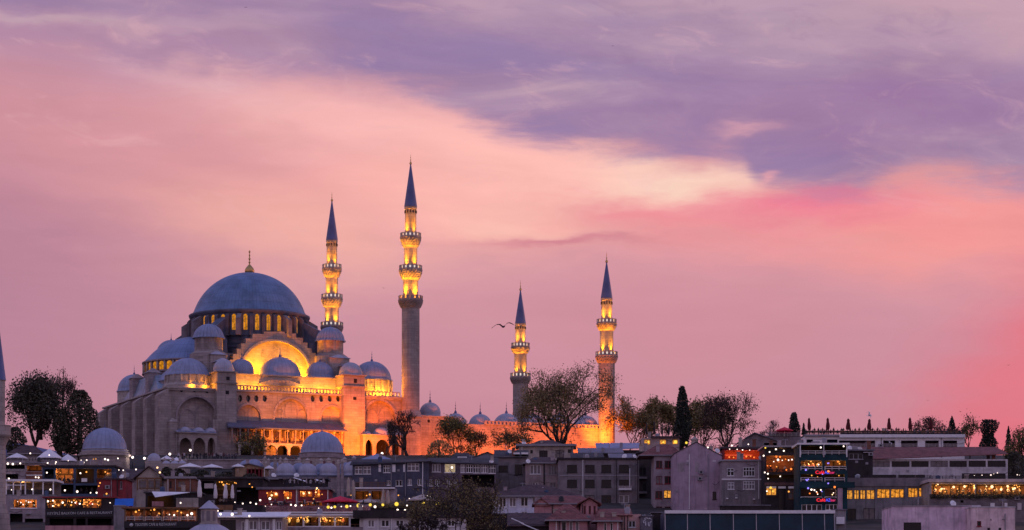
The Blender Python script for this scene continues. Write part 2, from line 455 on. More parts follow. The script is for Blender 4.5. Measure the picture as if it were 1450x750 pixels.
# ------------------------------------------------------------------ the great mosque on its terrace
TH = rad(25.0); CT, ST = math.cos(TH), math.sin(TH)
MX, MY, MZ = -25.5, 580.0, 41.0
def A(px, b=0.0):
    k = (px - CX) / F
    return (k * (MY + b * CT) - MX + b * ST) / (CT - k * ST)
def YW(a, b): return MY + a * ST + b * CT
def H(py, a, b): return (HY - py) / F * YW(a, b) - MZ
def W(a, b, h): return Vector((MX + a * CT - b * ST, MY + a * ST + b * CT, MZ + h))
SODIUM, AMBER = (1.0, 0.345, 0.005), (1.0, 0.155, 0.003)

def cap_prof(R, Hh, z0, n=12):
    rs = (R * R + Hh * Hh) / (2 * Hh); c = z0 + Hh - rs
    t0 = math.asin(min(1, R / rs))
    if Hh > R: t0 = PI - t0
    return [(max(0.002, rs * math.sin(t0 * (1 - i / n))), c + rs * math.cos(t0 * (1 - i / n))) for i in range(n + 1)]
def finial_prof(z, s):
    return [(0.30 * s, z - 0.05 * s), (0.34 * s, z + 0.25 * s), (0.12 * s, z + 0.6 * s), (0.07 * s, z + 0.9 * s), (0.17 * s, z + 1.05 * s), (0.06 * s, z + 1.2 * s), (0.05 * s, z + 1.6 * s), (0.12 * s, z + 1.75 * s), (0.04 * s, z + 1.9 * s), (0.03 * s, z + 2.4 * s), (0.002, z + 2.7 * s)]
def dome(parent, a, b, R, Hh, z0, m=LEAD_S, fin=1.0, rib=0.0, nrib=0, n=40, name='dome', eave=0.25):
    d = MB(); d.lathe([(R + eave, z0 - 0.35), (R + eave, z0 - 0.05), (R, z0)] + cap_prof(R, Hh, z0)[1:], a, b, n, rib=rib, nrib=nrib)
    o = d.obj(name, m, parent, (a, b, z0))
    if fin:
        f = MB(); f.lathe(finial_prof(z0 + Hh, fin), a, b, 8)
        f.obj('finial', SPIRE, o, (a, b, z0 + Hh))
    return o

mq = thing('mosque', 'great grey stone mosque with a blue lead dome, floodlit golden at its tympanum', 'mosque', (MX, MY, MZ), TH)
AL, AR = -61.8, -1.5
HC = 16.6                                   # wall head of the hall
# hall side and back walls
d = MB(); d.box(AL, AR, 2.4, 58.0, -3, HC - 0.15)
d.obj('hall_wall', STONE_D, mq)
# front wall in three bays with blind arches, round windows and gallery openings
def ar(p0, p1, base, spring, top, b=0.8, pt=0.12):
    a0, a1 = A(p0, b), A(p1, b); am = (a0 + a1) / 2
    return arch(a0, a1, H(base, am, b), H(spring, am, b), H(top, am, b), pt=pt)
def rc(p0, p1, y0, y1, b=0.8):
    a0, a1 = A(p0, b), A(p1, b); am = (a0 + a1) / 2
    return [(a0, H(y1, am, b)), (a1, H(y1, am, b)), (a1, H(y0, am, b)), (a0, H(y0, am, b))]
fw = MB()
bigL = ar(251, 306, 606, 590, 562); bigR = ar(516, 560, 606, 592, 567)
holed(fw, AL, A(309, .8), -3, HC, [bigL], .8, 1.3)
blC = [ar(335, 369, 598, 592, 573), ar(389, 435, 598, 590, 564.5), ar(455, 486, 598, 592, 575)]
ov = []
for px in (340, 351.5, 363, 375, 443, 455, 467, 479):
    a_ = A(px, .8); ov.append(oval(a_, H(564, a_, .8), 0.55, 0.85))
wlow = [rc(p0, p1, 611, 626) for p0, p1 in ((337, 345), (357, 366), (388, 395), (405, 412), (424, 431), (475, 480.5), (485.5, 491))]
lowA = [ar(391, 407, 648, 636, 629), ar(410, 426, 648, 636, 629), ar(430, 446, 648, 636, 629), ar(340, 356, 648, 636, 629), ar(360, 376, 648, 636, 629)]
holed(fw, A(309, .8), A(516 - 1, .8) - .3, -3, HC, blC + ov + wlow + lowA, .8, 0.9)
lowR = [ar(518, 530, 652, 632, 621), ar(533, 553, 652, 632, 621), ar(556, 566, 652, 632, 621)]
holed(fw, A(515, .8) - .3, AR, -3, HC, [bigR] + lowR, .8, 1.3)
fw.obj('front_wall', STONE, mq)
for lp in [bigL, bigR] + blC:
    pn = MB(); panel(pn, lp, 1.69 if lp in blC else 2.1); pn.obj('blind_panel', STONE, mq)
def arch_band(mb, poly, wdt, y0, y1):
    """a raised archivolt round an arch outline (its foot line left out)"""
    pts = poly[1:] + [poly[0]]
    cx_ = sum(p[0] for p in pts) / len(pts); cz = min(p[1] for p in pts)
    o = [(p[0] + (1 if p[0] > cx_ else -1) * wdt * min(1, abs(p[0] - cx_) / 0.8), p[1] + (wdt * (p[1] - cz) / max(1e-3, max(q[1] for q in pts) - cz))) for p in pts]
    n = len(pts)
    vs = [(x, y0, z) for x, z in pts] + [(x, y0, z) for x, z in o] + [(x, y1, z) for x, z in pts] + [(x, y1, z) for x, z in o]
    fs = []
    for i in range(n - 1):
        fs += [(i, n + i, n + i + 1, i + 1), (n + i, 3 * n + i, 3 * n + i + 1, n + i + 1), (2 * n + i, i, i + 1, 2 * n + i + 1)]
    mb.add(vs, fs)
for lp in [bigL, bigR] + blC: mo = MB(); arch_band(mo, lp, 0.42, 0.62, 0.85); mo.obj('archivolt', STONE_D, mq)
for p0, p1, sp, tp in ((337, 347, 585, 580), (352, 367, 588, 578), (391, 402, 588, 581), (404, 420, 580, 570), (422, 434, 588, 581), (457, 470, 590, 580), (256, 276, 592, 580), (278, 300, 588, 574), (520, 536, 592, 580), (538, 557, 590, 576)):
    big = p0 in (256, 278, 520, 538)
    mo = MB(); arch_band(mo, ar(p0, p1, 604 if big else 597.5, sp, tp, 1.6), 0.25, (1.98 if big else 1.58), 2.12); mo.obj('archivolt', STONE_D, mq)
for lp in ov + wlow + lowA + lowR:
    g = MB(); panel(g, lp, 1.55); xs_ = [p[0] for p in lp]; zs_ = [p[1] for p in lp]
    o = g.obj('window', DARKV if lp in lowA + lowR else GLASS_D, mq)
    if lp in wlow:
        b_ = MB(); mx_ = sum(xs_) / len(xs_)
        b_.box(mx_ - .07, mx_ + .07, 1.45, 1.52, min(zs_), max(zs_))
        for f_ in (0.33, 0.66): b_.box(min(xs_), max(xs_), 1.46, 1.53, min(zs_) + (max(zs_) - min(zs_)) * f_ - .05, min(zs_) + (max(zs_) - min(zs_)) * f_ + .05)
        b_.obj('frame', TRIM, o)
# cornices, string courses
co = MB()
for a0, a1, b0 in ((AL - .5, A(308, 0), .2), (A(517, 0), AR + .4, .2)):
    co.box(a0, a1, b0, 3.2, HC - .35, HC); co.box(a0 + .2, a1, b0 + .25, 3.0, HC - .75, HC - .352)
co.box(A(333, 0), A(487, 0), .25, 3.0, HC - .4, HC)
co.box(AL - .5, AL + 2, .21, 58.6, HC - .352, HC + .02); co.box(AL - .5, AR, 57, 58.6, HC - .36, HC + .01)
co.obj('cornice', TRIM, mq)
# balustrades on the wall head
def balustrade(parent, a0, a1, b, z0, h=1.15):
    g = MB(); g.box(a0, a1, b, b + .28, z0 + h - .2, z0 + h); g.box(a0, a1, b, b + .28, z0, z0 + .14)
    n = int((a1 - a0) / 0.85)
    for i in range(n + 1):
        a_ = a0 + (a1 - a0) * i / n
        wd = .26 if i % 6 == 0 else .15
        g.box(a_ - wd, a_ + wd, b + .03, b + .25, z0 + .14, z0 + h - .2)
    return g.obj('balustrade', STONE_D, parent)
balustrade(mq, A(336, .4), A(486, .4), .5, HC)
balustrade(mq, A(518, .4), A(566, .4), .5, HC)
# facade towers with small lead caps
for p0, p1, ytop, ydome in ((307.5, 335, 525, 509), (486.5, 517, 530, 513.5)):
    a0, a1 = A(p0, -1.2), A(p1, -1.2); am = (a0 + a1) / 2
    zt = H(ytop, am, -1.2); zc = H(ytop + 18, am, -1.2)
    t_ = MB()
    t_.box(a0, a1, -1.2, 4.2, -3, zc); t_.box(a0 - .25, a1 + .25, -1.45, 4.4, zc, zc + .35)
    t_.box(a0 + .1, a1 - .1, -1.1, 4.1, zc + .35, zt - .3); t_.box(a0 - .3, a1 + .3, -1.5, 4.4, zt - .3, zt)
    if p0 < 400: t_.taper(a0 - 1.1, a0 + .5, -2.2, 2, -3, H(594, a0, -1), 0, .2, .9, 0)
    tw = t_.obj('facade_tower', STONE, mq)
    dome(mq, am, 1.4, (a1 - a0) / 2 + .05, H(ydome, am, 1.4) - zt, zt + .1, LEAD_P, 0.0, n=24, eave=.2)
    for yy, zz in ((533, 538), (553, 558)) if p0 < 400 else ((536, 542), (562, 566)):
        g = MB(); ac = am + (.3 if yy < 545 else .1)
        g.box(ac - .42, ac + .42, -1.26 if yy > 545 else -1.15, -1.0, H(zz, ac, -1.2), H(yy, ac, -1.2)); g.obj('slit_window', DARKV, mq)
# lead eaves over the side gallery
e0, e1 = A(323, -4), A(492, -4); em = (e0 + e1) / 2
zt, zb = H(597, em, .8), H(606.5, em, -4.2)
d = MB(); d.add([(e0, -4.2, zb), (e1, -4.2, zb), (e1 - 1, .78, zt), (e0 + 1, .78, zt), (e0, -4.2, zb - .3), (e1, -4.2, zb - .3), (e1 - 1, .78, zb - .1), (e0 + 1, .78, zb - .1)],
      [(0, 1, 2, 3), (4, 0, 3, 7), (1, 5, 6, 2), (0, 4, 5, 1), (7, 6, 5, 4)])
d.obj('gallery_roof', LEAD_D, mq)
d = MB()
n = 14
for i in range(n + 1):
    a_ = e0 + 1.2 + (e1 - e0 - 2.4) * i / n
    d.tube((a_, -3.4, H(628, a_, -3.4)), (a_, -3.4, zb - .3), .16, .14, 8)
    d.box(a_ - .22, a_ + .22, -3.6, -3.2, zb - .75, zb - .32)
    d.extr([(a_ - .1, zb - 2.0), (a_ + .1, zb - 2.0), (a_ + .1, zb - .34), (a_ - .1, zb - .34)], -1.6, .75)
d.obj('gallery_column', STONE_L, mq)
d = MB(); zf = H(628, em, -3.4)
d.box(A(337, -3.6), A(484, -3.6), -3.8, .7, zf - .5, zf)
holed(d, A(337, -3.6), A(484, -3.6), -3, zf - .5, [ar(p, p + 15, 649, 638, 630, -3.7) for p in (341, 359, 377, 392.5, 411, 430, 449, 466)], -3.7, .6)
d.obj('gallery_arcade', STONE_L, mq)
# left gallery: three arches under a lead roof with low domes
g0, g1 = A(250.5, -3), A(307, -3); gm = (g0 + g1) / 2
d = MB()
holed(d, g0, g1, -3, H(613.5, gm, -3), [ar(p0, p1, 652, 632, 619.5, -3) for p0, p1 in ((254, 271.5), (274, 291), (294, 304.8))], -3.0, .7)
d.box(g0, g0 + .5, -3, .8, -3, H(613.5, gm, -3)); d.box(g0 - .3, g1, -3.4, .8, H(613.5, gm, -3), H(612, gm, -3))
d.obj('portico_arcade', STONE, mq)
d = MB(); z1 = H(612, gm, -3)
d.add([(g0 - .2, -3.3, z1), (g1, -3.3, z1), (g1, .78, z1 + 1.1), (g0 - .2, .78, z1 + 1.1)], [(0, 1, 2, 3)])
d.obj('portico_roof', LEAD_S, mq)
for px in (262, 281, 298): dome(mq, A(px, -1.2), -1.2, 1.35, .75, z1 + .65, LEAD_P, 0, n=18, eave=.1)
# right porch domes over arches
r0, r1 = A(514, -3.2), A(568, -3.2); rm = (r0 + r1) / 2
d = MB(); zr = H(617, rm, -3.2)
holed(d, r0, r1, -3, zr, [ar(p0, p1, 655, 634, 622, -3.2) for p0, p1 in ((517.5, 528), (532, 552), (555, 566))], -3.2, .7)
d.box(r0 - .2, r1 + .2, -3.5, .8, zr, zr + .3); d.box(r0, r0 + .5, -2.5, .8, -3, zr - .01)
d.obj('porch_arcade', STONE, mq)
for px, R in ((520, 1.1), (539.5, 2.35), (560, 1.6)): dome(mq, A(px, -.9), -.9, R, R * .8, zr + .4, LEAD_P, .5, n=24, eave=.1)
# qibla side: buttresses with sloped heads, dark niches between them
for i, b0 in enumerate((0.0, 11.0, 21.0, 32.0, 43.0, 54.0)):
    d = MB(); wd = 4.2 if i in (0, 5) else 3.2
    d.box(AL - 2.3, AL + 1, b0, b0 + wd, -3, HC - 1.9)
    d.add([(AL - 2.3, b0, HC - 1.9), (AL, b0, HC - 1.9), (AL, b0 + wd, HC - 1.9), (AL - 2.3, b0 + wd, HC - 1.9), (AL, b0, HC - .36), (AL, b0 + wd, HC - .36)],
          [(0, 3, 5, 4), (0, 4, 1), (3, 2, 5)])
    d.obj('buttress', STONE, mq)
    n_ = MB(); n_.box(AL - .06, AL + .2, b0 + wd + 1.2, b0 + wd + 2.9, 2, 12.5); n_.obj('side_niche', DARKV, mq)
d = MB(); c0, c1 = A(240, -1.4), A(251, -1.4)
d.box(c0, c1, -1.8, .8, -3, H(597, c0, -1.4)); d.taper(c0 - .15, c1 + .15, -1.95, .8, H(597, c0, -1.4), H(591, c0, -1.4), .9, .9, 1.2, 0)
d.obj('corner_pier', STONE, mq)
for px, y0, y1 in ((257, 551, 554), (275, 551, 554), (293, 552, 556), (524, 560, 564), (553, 561, 564)):
    g = MB(); a_ = A(px, .8); panel(g, oval(a_, H((y0 + y1) / 2, a_, .8), .38, .45), .76); g.obj('round_window', DARKV, mq)
# second tier behind the balustrade, carrying the row of aisle domes
Z2 = H(531.5, A(400, 4), 4)
d = MB(); d.box(A(323, 4), A(500, 4), 4, 13.4, HC - .2, Z2); d.box(A(323, 4) - .3, A(500, 4) + .3, 3.7, 13.4, Z2 - .3, Z2 + .003)
d.box(A(323, 4), A(500, 4), 45, 54, HC - .2, Z2)
d.obj('aisle_tier', STONE_L, mq)
cz = H(541, A(400, 3), 3)
d = MB(); c0, c1 = A(368, 2.6), A(428, 2.6)
d.extr([(c0, cz - .9), (c1, cz - .9), (c1, cz - .5), ((c0 + c1) / 2 + 2.2, cz + .55), ((c0 + c1) / 2 - 2.2, cz + .55), (c0, cz - .5)], 2.9, 4)
d.obj('aisle_gable', STONE_D, mq)
DB = 9.2
for px, y0, y1, Rp, n_ in ((342, 531, 508, 16, 28), (396.5, 531, 505.5, 30, 40), (453, 532.5, 512, 20, 28)):
    a_ = A(px, DB); z0 = H(y0, a_, DB - 3); R = Rp * YW(a_, DB) / F
    dome(mq, a_, DB, R, H(y1, a_, DB) - z0, z0, LEAD_S, 1.15 if Rp == 30 else .9, n=n_)
    for sgn in (1,):
        o = dome(mq, a_, 58.0 - DB, R, H(y1, a_, DB) - z0, z0, LEAD_S, 0, n=n_)
# corner domes on round drums with arched lit lights
for a_, b_, R, z0, z1, m_ in ((A(266, 7.5), 7.5, 5.25, H(528, A(266, 7), 3), H(506.5, A(266, 7), 7), LEAD_S), (A(526.5, 8.5), 8.5, 4.9, H(535, A(526, 8), 4), H(511, A(526, 8), 8), LEAD_S),
                              (-55.5, 52.3, 4.3, 20.6, 24.9, LEAD_S), (-6.5, 50.0, 4.8, 20.6, 24.9, LEAD_S)):
    d = MB(); d.lathe([(R + .05, HC - .2), (R + .05, z0 - .35)], a_, b_, 16, smooth=False)
    if b_ < 20:
        d.lathe([(R + .9, HC - .2), (R + .9, HC + .9), (R + .1, HC + 1.7)], a_, b_, 16, smooth=False)
        for k in range(16):
            t = 2 * PI * (k + .5) / 16
            d.box(a_ + (R + .1) * math.cos(t) - .25, a_ + (R + .1) * math.cos(t) + .25, b_ + (R + .1) * math.sin(t) - .25, b_ + (R + .1) * math.sin(t) + .25, HC, z0 - .3)
    d.obj('dome_drum', STONE_L, mq)
    dome(mq, a_, b_, R, z1 - z0, z0, m_, 1.0 if a_ > -20 else .9, n=40)
# main cube, stepped lead shoulders, octagon
CA, CB = -32.0, 29.0
d = MB()
d.box(CA - 15, CA + 15, CB - 13.5, CB + 14.5, HC - .2, 27.2)
d.obj('crossing_block', STONE_D, mq)
d = MB()
for i in range(5):
    r_ = 13.75 - i * .1; z_ = 27.2 + i * .95
    d.prism([(CA + r_ * 1.10 * math.cos(PI / 8 + k * PI / 4) * (1 + .0 * i), CB + r_ * 1.10 * math.sin(PI / 8 + k * PI / 4)) for k in range(8)], z_, z_ + .95)
    d.prism([(CA + (r_ * 1.10 + .25) * math.cos(PI / 8 + k * PI / 4), CB + (r_ * 1.10 + .25) * math.sin(PI / 8 + k * PI / 4)) for k in range(8)], z_ + .75, z_ + .953)
d.obj('stepped_shoulder', LEAD_D, mq)
ZD0, ZD1 = 31.9, 38.2
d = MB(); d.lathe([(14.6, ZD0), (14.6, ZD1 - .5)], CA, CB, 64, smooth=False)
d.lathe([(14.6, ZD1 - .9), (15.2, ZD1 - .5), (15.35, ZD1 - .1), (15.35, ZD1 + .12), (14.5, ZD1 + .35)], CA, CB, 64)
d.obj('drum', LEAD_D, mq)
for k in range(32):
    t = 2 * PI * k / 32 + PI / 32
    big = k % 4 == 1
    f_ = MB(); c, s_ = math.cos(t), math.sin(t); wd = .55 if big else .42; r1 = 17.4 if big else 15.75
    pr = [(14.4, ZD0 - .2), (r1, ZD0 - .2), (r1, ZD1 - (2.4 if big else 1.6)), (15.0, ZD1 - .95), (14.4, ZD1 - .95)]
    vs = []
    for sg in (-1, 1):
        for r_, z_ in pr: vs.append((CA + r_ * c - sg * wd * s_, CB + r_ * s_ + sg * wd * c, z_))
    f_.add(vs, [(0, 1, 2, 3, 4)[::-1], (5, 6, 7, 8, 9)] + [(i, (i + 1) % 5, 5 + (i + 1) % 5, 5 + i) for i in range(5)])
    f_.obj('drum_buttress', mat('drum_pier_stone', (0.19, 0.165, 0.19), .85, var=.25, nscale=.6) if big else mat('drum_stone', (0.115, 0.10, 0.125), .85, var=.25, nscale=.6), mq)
    t2 = 2 * PI * k / 32
    u = Vector((math.cos(t2), math.sin(t2), 0)); v = Vector((-math.sin(t2), math.cos(t2), 0))
    pts = arch(-.52, .52, ZD0 + 1.3, ZD1 - 1.7, ZD1 - 1.05, 5)
    g = MB(); g.add([Vector((CA, CB, 0)) + u * 14.66 + v * x + Vector((0, 0, z)) for x, z in pts], [tuple(range(len(pts)))])
    wn = g.obj('window', WARMWIN, mq, (CA + 14.66 * u.x, CB + 14.66 * u.y, 35))
    g = MB()
    for x in (-.56, .56, 0):
        p = Vector((CA, CB, 0)) + u * 14.7 + v * x; q = .09 if x else .04
        g.tube((p.x, p.y, ZD0 + 1.3), (p.x, p.y, ZD1 - 1.5), q, q, 4)
    g.obj('frame', TRIM, wn, (CA + 14.66 * u.x, CB + 14.66 * u.y, 35))
dm = MB(); dm.lathe([(14.62, ZD1 + .25), (14.5, ZD1 + .5)] + cap_prof(14.25, 49.5 - ZD1 - .5, ZD1 + .5, 28)[1:], CA, CB, 96)
dmo = dm.obj('main_dome', mat('main_dome_lead', (0.115, 0.185, 0.335), 0.48, 0.0, var=.26, nscale=.3, seams=96, rows=1.35, bump=.35, spec=.5), mq, (CA, CB, ZD1))
f_ = MB(); f_.lathe([(.9, 49.3), (1.2, 49.7), (1.25, 50.1), (1.0, 50.7), (.5, 51.3), (.2, 51.6), (.16, 52.0), (.38, 52.15), (.15, 52.3), (.15, 52.9), (.40, 53.05), (.15, 53.2), (.13, 53.9), (.27, 54.0), (.12, 54.15), (.10, 54.6), (.27, 54.8), (.22, 55.0), (.002, 55.3)], CA, CB, 14)
f_.obj('finial', GOLD, dmo, (CA, CB, 49.3))
# qibla and entrance half domes with lit clerestory drums
for sg in (-1, 1):
    ca = CA + sg * 14.2; a0 = PI / 2 if sg < 0 else -PI / 2
    z0, zw = 22.6, 25.3
    d = MB(); d.lathe([(13.0, HC - .2), (13.0, z0)], ca, CB, 36, a0, a0 + PI, smooth=False)
    d.lathe([(13.0, z0), (13.4, z0 + .05), (13.4, z0 + .3), (12.7, z0 + .32), (12.7, zw), (13.4, zw + .1), (13.4, zw + .4), (12.7, zw + .5)], ca, CB, 36, a0, a0 + PI, smooth=False)
    dr = d.obj('half_dome_drum', STONE_D, mq)
    for k in range(17):
        t = a0 + PI * (k + .5) / 17
        u = Vector((math.cos(t), math.sin(t), 0)); v = Vector((-math.sin(t), math.cos(t), 0))
        pts = arch(-.72, .72, z0 + .55, zw - .6, zw - .1, 5)
        g = MB(); g.add([Vector((ca, CB, 0)) + u * 12.74 + v * x + Vector((0, 0, z)) for x, z in pts], [tuple(range(len(pts)))])
        g.obj('window', WARMWIN, mq, (ca + 13.6 * u.x, CB + 13.6 * u.y, z0))
        g = MB(); t = a0 + PI * (k + 1) / 17; u = Vector((math.cos(t), math.sin(t), 0))
        g.tube((ca + 13.0 * u.x, CB + 13.0 * u.y, z0 + .3), (ca + 13.0 * u.x, CB + 13.0 * u.y, zw + .1), .28, .28, 6)
        if k < 16: g.obj('mullion', TRIM, mq)
    d = MB(); d.lathe([(13.1, zw + .4)] + cap_prof(12.8, 6.6, zw + .5, 14)[1:], ca, CB, 48, a0, a0 + PI)
    d.obj('half_dome', mat('half_dome_lead', (0.15, 0.205, 0.38), .5, var=.16, nscale=.3, seams=60, rows=1.5, bump=.25, spec=.5), mq, (ca, CB, zw))
    for sb in (-1, 1):                       # exedra domes and turrets
        ea, eb = ca + sg * 7.6, CB + sb * 12.2
        dome(mq, ea, eb, 5.4, 3.6, HC + 3.3, LEAD_S, 0, n=32)
        d = MB(); d.lathe([(5.3, HC - .2), (5.3, HC + 3)], ea, eb, 24, smooth=False); d.obj('exedra_drum', STONE_D, mq)
        ta, tb = ca + sg * 13.2, CB + sb * 7.2
        d = MB(); d.box(ta - 1.5, ta + 1.5, tb - 1.5, tb + 1.5, HC - .2, HC + 5.4); d.taper(ta - 1.8, ta + 1.8, tb - 1.8, tb + 1.8, HC + 5.4, HC + 6.6, 1.5, 1.5, 1.5, 1.5, 0)
        d.obj('turret', STONE_D, mq)
    d = MB()                                 # sloping lead roofs between the exedrae
    d.add([(ca + sg * 2, CB - 14, HC + 5), (ca + sg * 13, CB - 8, HC + 5), (ca + sg * 13, CB + 8, HC + 5), (ca + sg * 2, CB + 14, HC + 5), (ca + sg * 14.6, CB - 17, HC), (ca + sg * 14.6, CB + 17, HC)],
          [(0, 1, 4), (1, 2, 5, 4), (2, 3, 5)] if sg > 0 else [(0, 4, 1), (1, 4, 5, 2), (2, 5, 3)])
    d.obj('aisle_roof', LEAD, mq)
# flying buttresses: dark slabs at the diagonals of the drum
for sa in (-1, 1):
    for sb in (-1, 1):
        d = MB(); u = Vector((sa, sb, 0)).normalized(); v = Vector((-u.y, u.x, 0))
        c0 = Vector((CA, CB, 0))
        pr = [(14.4, 30), (20.6, 30), (20.6, 33.4), (14.4, 36.6)]
        vs = [c0 + u * r_ + v * (1.1 * s2) + Vector((0, 0, z_)) for s2 in (-1, 1) for r_, z_ in pr]
        d.add(vs, [(0, 1, 2, 3)[::-1], (4, 5, 6, 7)] + [(i, (i + 1) % 4, 4 + (i + 1) % 4, 4 + i) for i in range(4)])
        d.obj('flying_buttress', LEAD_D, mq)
        d = MB(); d.taper(CA + sa * 13.2 - 3, CA + sa * 13.2 + 3, CB + sb * 11.4 - 3.2, CB + sb * 11.4 + 3.2, 21, 30.6, .5, .5, .3, .3)
        d.obj('pier', LEAD_D, mq)
# ribbed weight towers
for px, tb, yt, yb, Rp in ((295.5, 13.0, 458.5, 477.5, 20.5), (467.5, 13.0, 463.0, 482.0, 19.2), (None, 45.0, 0, 0, 20)):
    for sgn in ((-1, 1) if px is None else (0,)):
        if px is None: a_, R, z0, z1 = CA + sgn * 15.8, 3.5, 30.0, 33.4
        else:
            a_ = A(px, tb); R = Rp * YW(a_, tb) / F; z0 = H(yb, a_, tb); z1 = H(yt, a_, tb)
        d = MB(); d.lathe([(R, z0 - 9), (R, z0 - .1)], a_, tb, 8, smooth=False)
        d.lathe([(R - .1, z0 - 3.6), (R - .1, z0 - .1), (R + .25, z0 - .1)], a_, tb, 24, smooth=True)
        d.lathe([(R + 1.1, 16.4), (R + 1.1, z0 - 4.2), (R, z0 - 3.4)], a_, tb, 8, PI / 8, 2 * PI + PI / 8, smooth=False)
        d.obj('weight_tower', STONE, mq)
        dome(mq, a_, tb, R + .1, z1 - z0, z0, LEAD_S, .7, rib=.09, nrib=24, n=144)
# stepped stone blocks leading down from the weight towers to the facade
for px, y0, y1, b0, b1, hw in ((309, 497, 548, 8, 11, 1.9), (317, 507, 548, 4.6, 8, 1.7), (481, 502, 548, 8, 11, 2.6), (497, 513, 548, 4.6, 8, 2.0)):
    a_ = A(px, b0); d = MB(); zt = H(y0 + 5, a_, b0); d.box(a_ - hw, a_ + hw, b0, b1, HC - .2, zt)
    d.taper(a_ - hw - .25, a_ + hw + .25, b0 - .25, b1, zt, H(y0, a_, b0), hw, hw, 1.2, .6, 0); d.obj('stepped_block', STONE, mq)
    g = MB(); g.taper(a_ - hw - .3, a_ + hw + .3, b0 - .3, b1, zt + .05, H(y0, a_, b0) + .15, hw, hw, 1.25, .6); g.obj('lead_cap', LEAD_P, mq)
# the tympanum arch with its staircase outline
TB = 12.9
def tp(px, py): a_ = A(px, TB); return (a_, H(py, a_, TB))
steps = [(388, 469), (403, 469.3), (419, 472), (429, 478), (435.5, 485), (441.5, 492.5), (447, 499.5), (452, 507)]
rt = []
for i in range(1, len(steps)):
    rt += [tp(steps[i][0], steps[i][1]), tp(steps[i][0], steps[i + 1][1] if i + 1 < len(steps) else 532)]
midp = 388.5
lf = []
for i, (px, py) in enumerate([(374, 469.3), (358, 472.5), (348, 479), (341.5, 486), (335.5, 493.5), (330, 501), (325.5, 509)]):
    lf.append((px, py))
left = [tp(374, 469.3)]
for i in range(len(lf)):
    left.append(tp(lf[i][0], lf[i + 1][1] if i + 1 < len(lf) else 532))
    if i + 1 < len(lf): left.append(tp(lf[i + 1][0], lf[i + 1][1]))
out = [p for p in left[::-1]] + rt                       # lower left, up the left stair, across, down the right stair
out = out[::-1]
op = []
aL, aR = A(341.5, TB), A(439.5, TB); z0 = Z2 - .3
zs = H(527, (aL + aR) / 2, TB); zt = H(481.5, (aL + aR) / 2, TB)
op = arch(aL, aR, z0 + .01, zs, zt, 16, .03)
d = MB()
tri = tessellate_polygon([[Vector((x, z, 0)) for x, z in out], [Vector((x, z, 0)) for x, z in op]])
flat = out + op
fs = []
for a_, b_, c_ in tri:
    p, q, r_ = flat[a_], flat[b_], flat[c_]
    fs.append((a_, b_, c_) if (q[0] - p[0]) * (r_[1] - p[1]) - (q[1] - p[1]) * (r_[0] - p[0]) > 0 else (a_, c_, b_))
d.add([(x, TB, z) for x, z in flat], fs)
for lp, dep, rev in ((op, 1.5, False), (out, 3.2, True)):
    n = len(lp)
    d.add([(x, TB, z) for x, z in lp] + [(x, TB + dep, z) for x, z in lp], [(i, (i + 1) % n, n + (i + 1) % n, n + i) for i in range(n)])
d.obj('tympanum_arch', STONE, mq)
d = MB(); arch_band(d, arch(aL + .2, aR - .2, z0 + .01, zs, zt - .2, 16, .03), .45, TB - .14, TB + .3); d.obj('arch_moulding', STONE_L, mq)
d = MB(); panel(d, op, TB + 1.5); d.obj('tympanum', STONE_L, mq)
for px, py, hw, hh in [(390, 494, 1.0, 1.3), (372, 500, .7, .9), (408, 500, .7, .9), (390, 512, 1.0, 1.5), (375, 515, .8, 1.2), (405, 515, .8, 1.2), (360, 513, .6, .9), (420, 513, .6, .9), (382, 504, .45, .5), (398, 504, .45, .5)]:
    a_, z_ = A(px, TB + 1.5), H(py, A(px, TB), TB + 1.5)
    g = MB(); panel(g, arch(a_ - hw * .7, a_ + hw * .7, z_ - hh, z_ + hh * .4, z_ + hh, 5), TB + 1.46); g.obj('window', mat('stone_grille', (.30, .25, .24), .9, var=.4, nscale=3.0), mq)
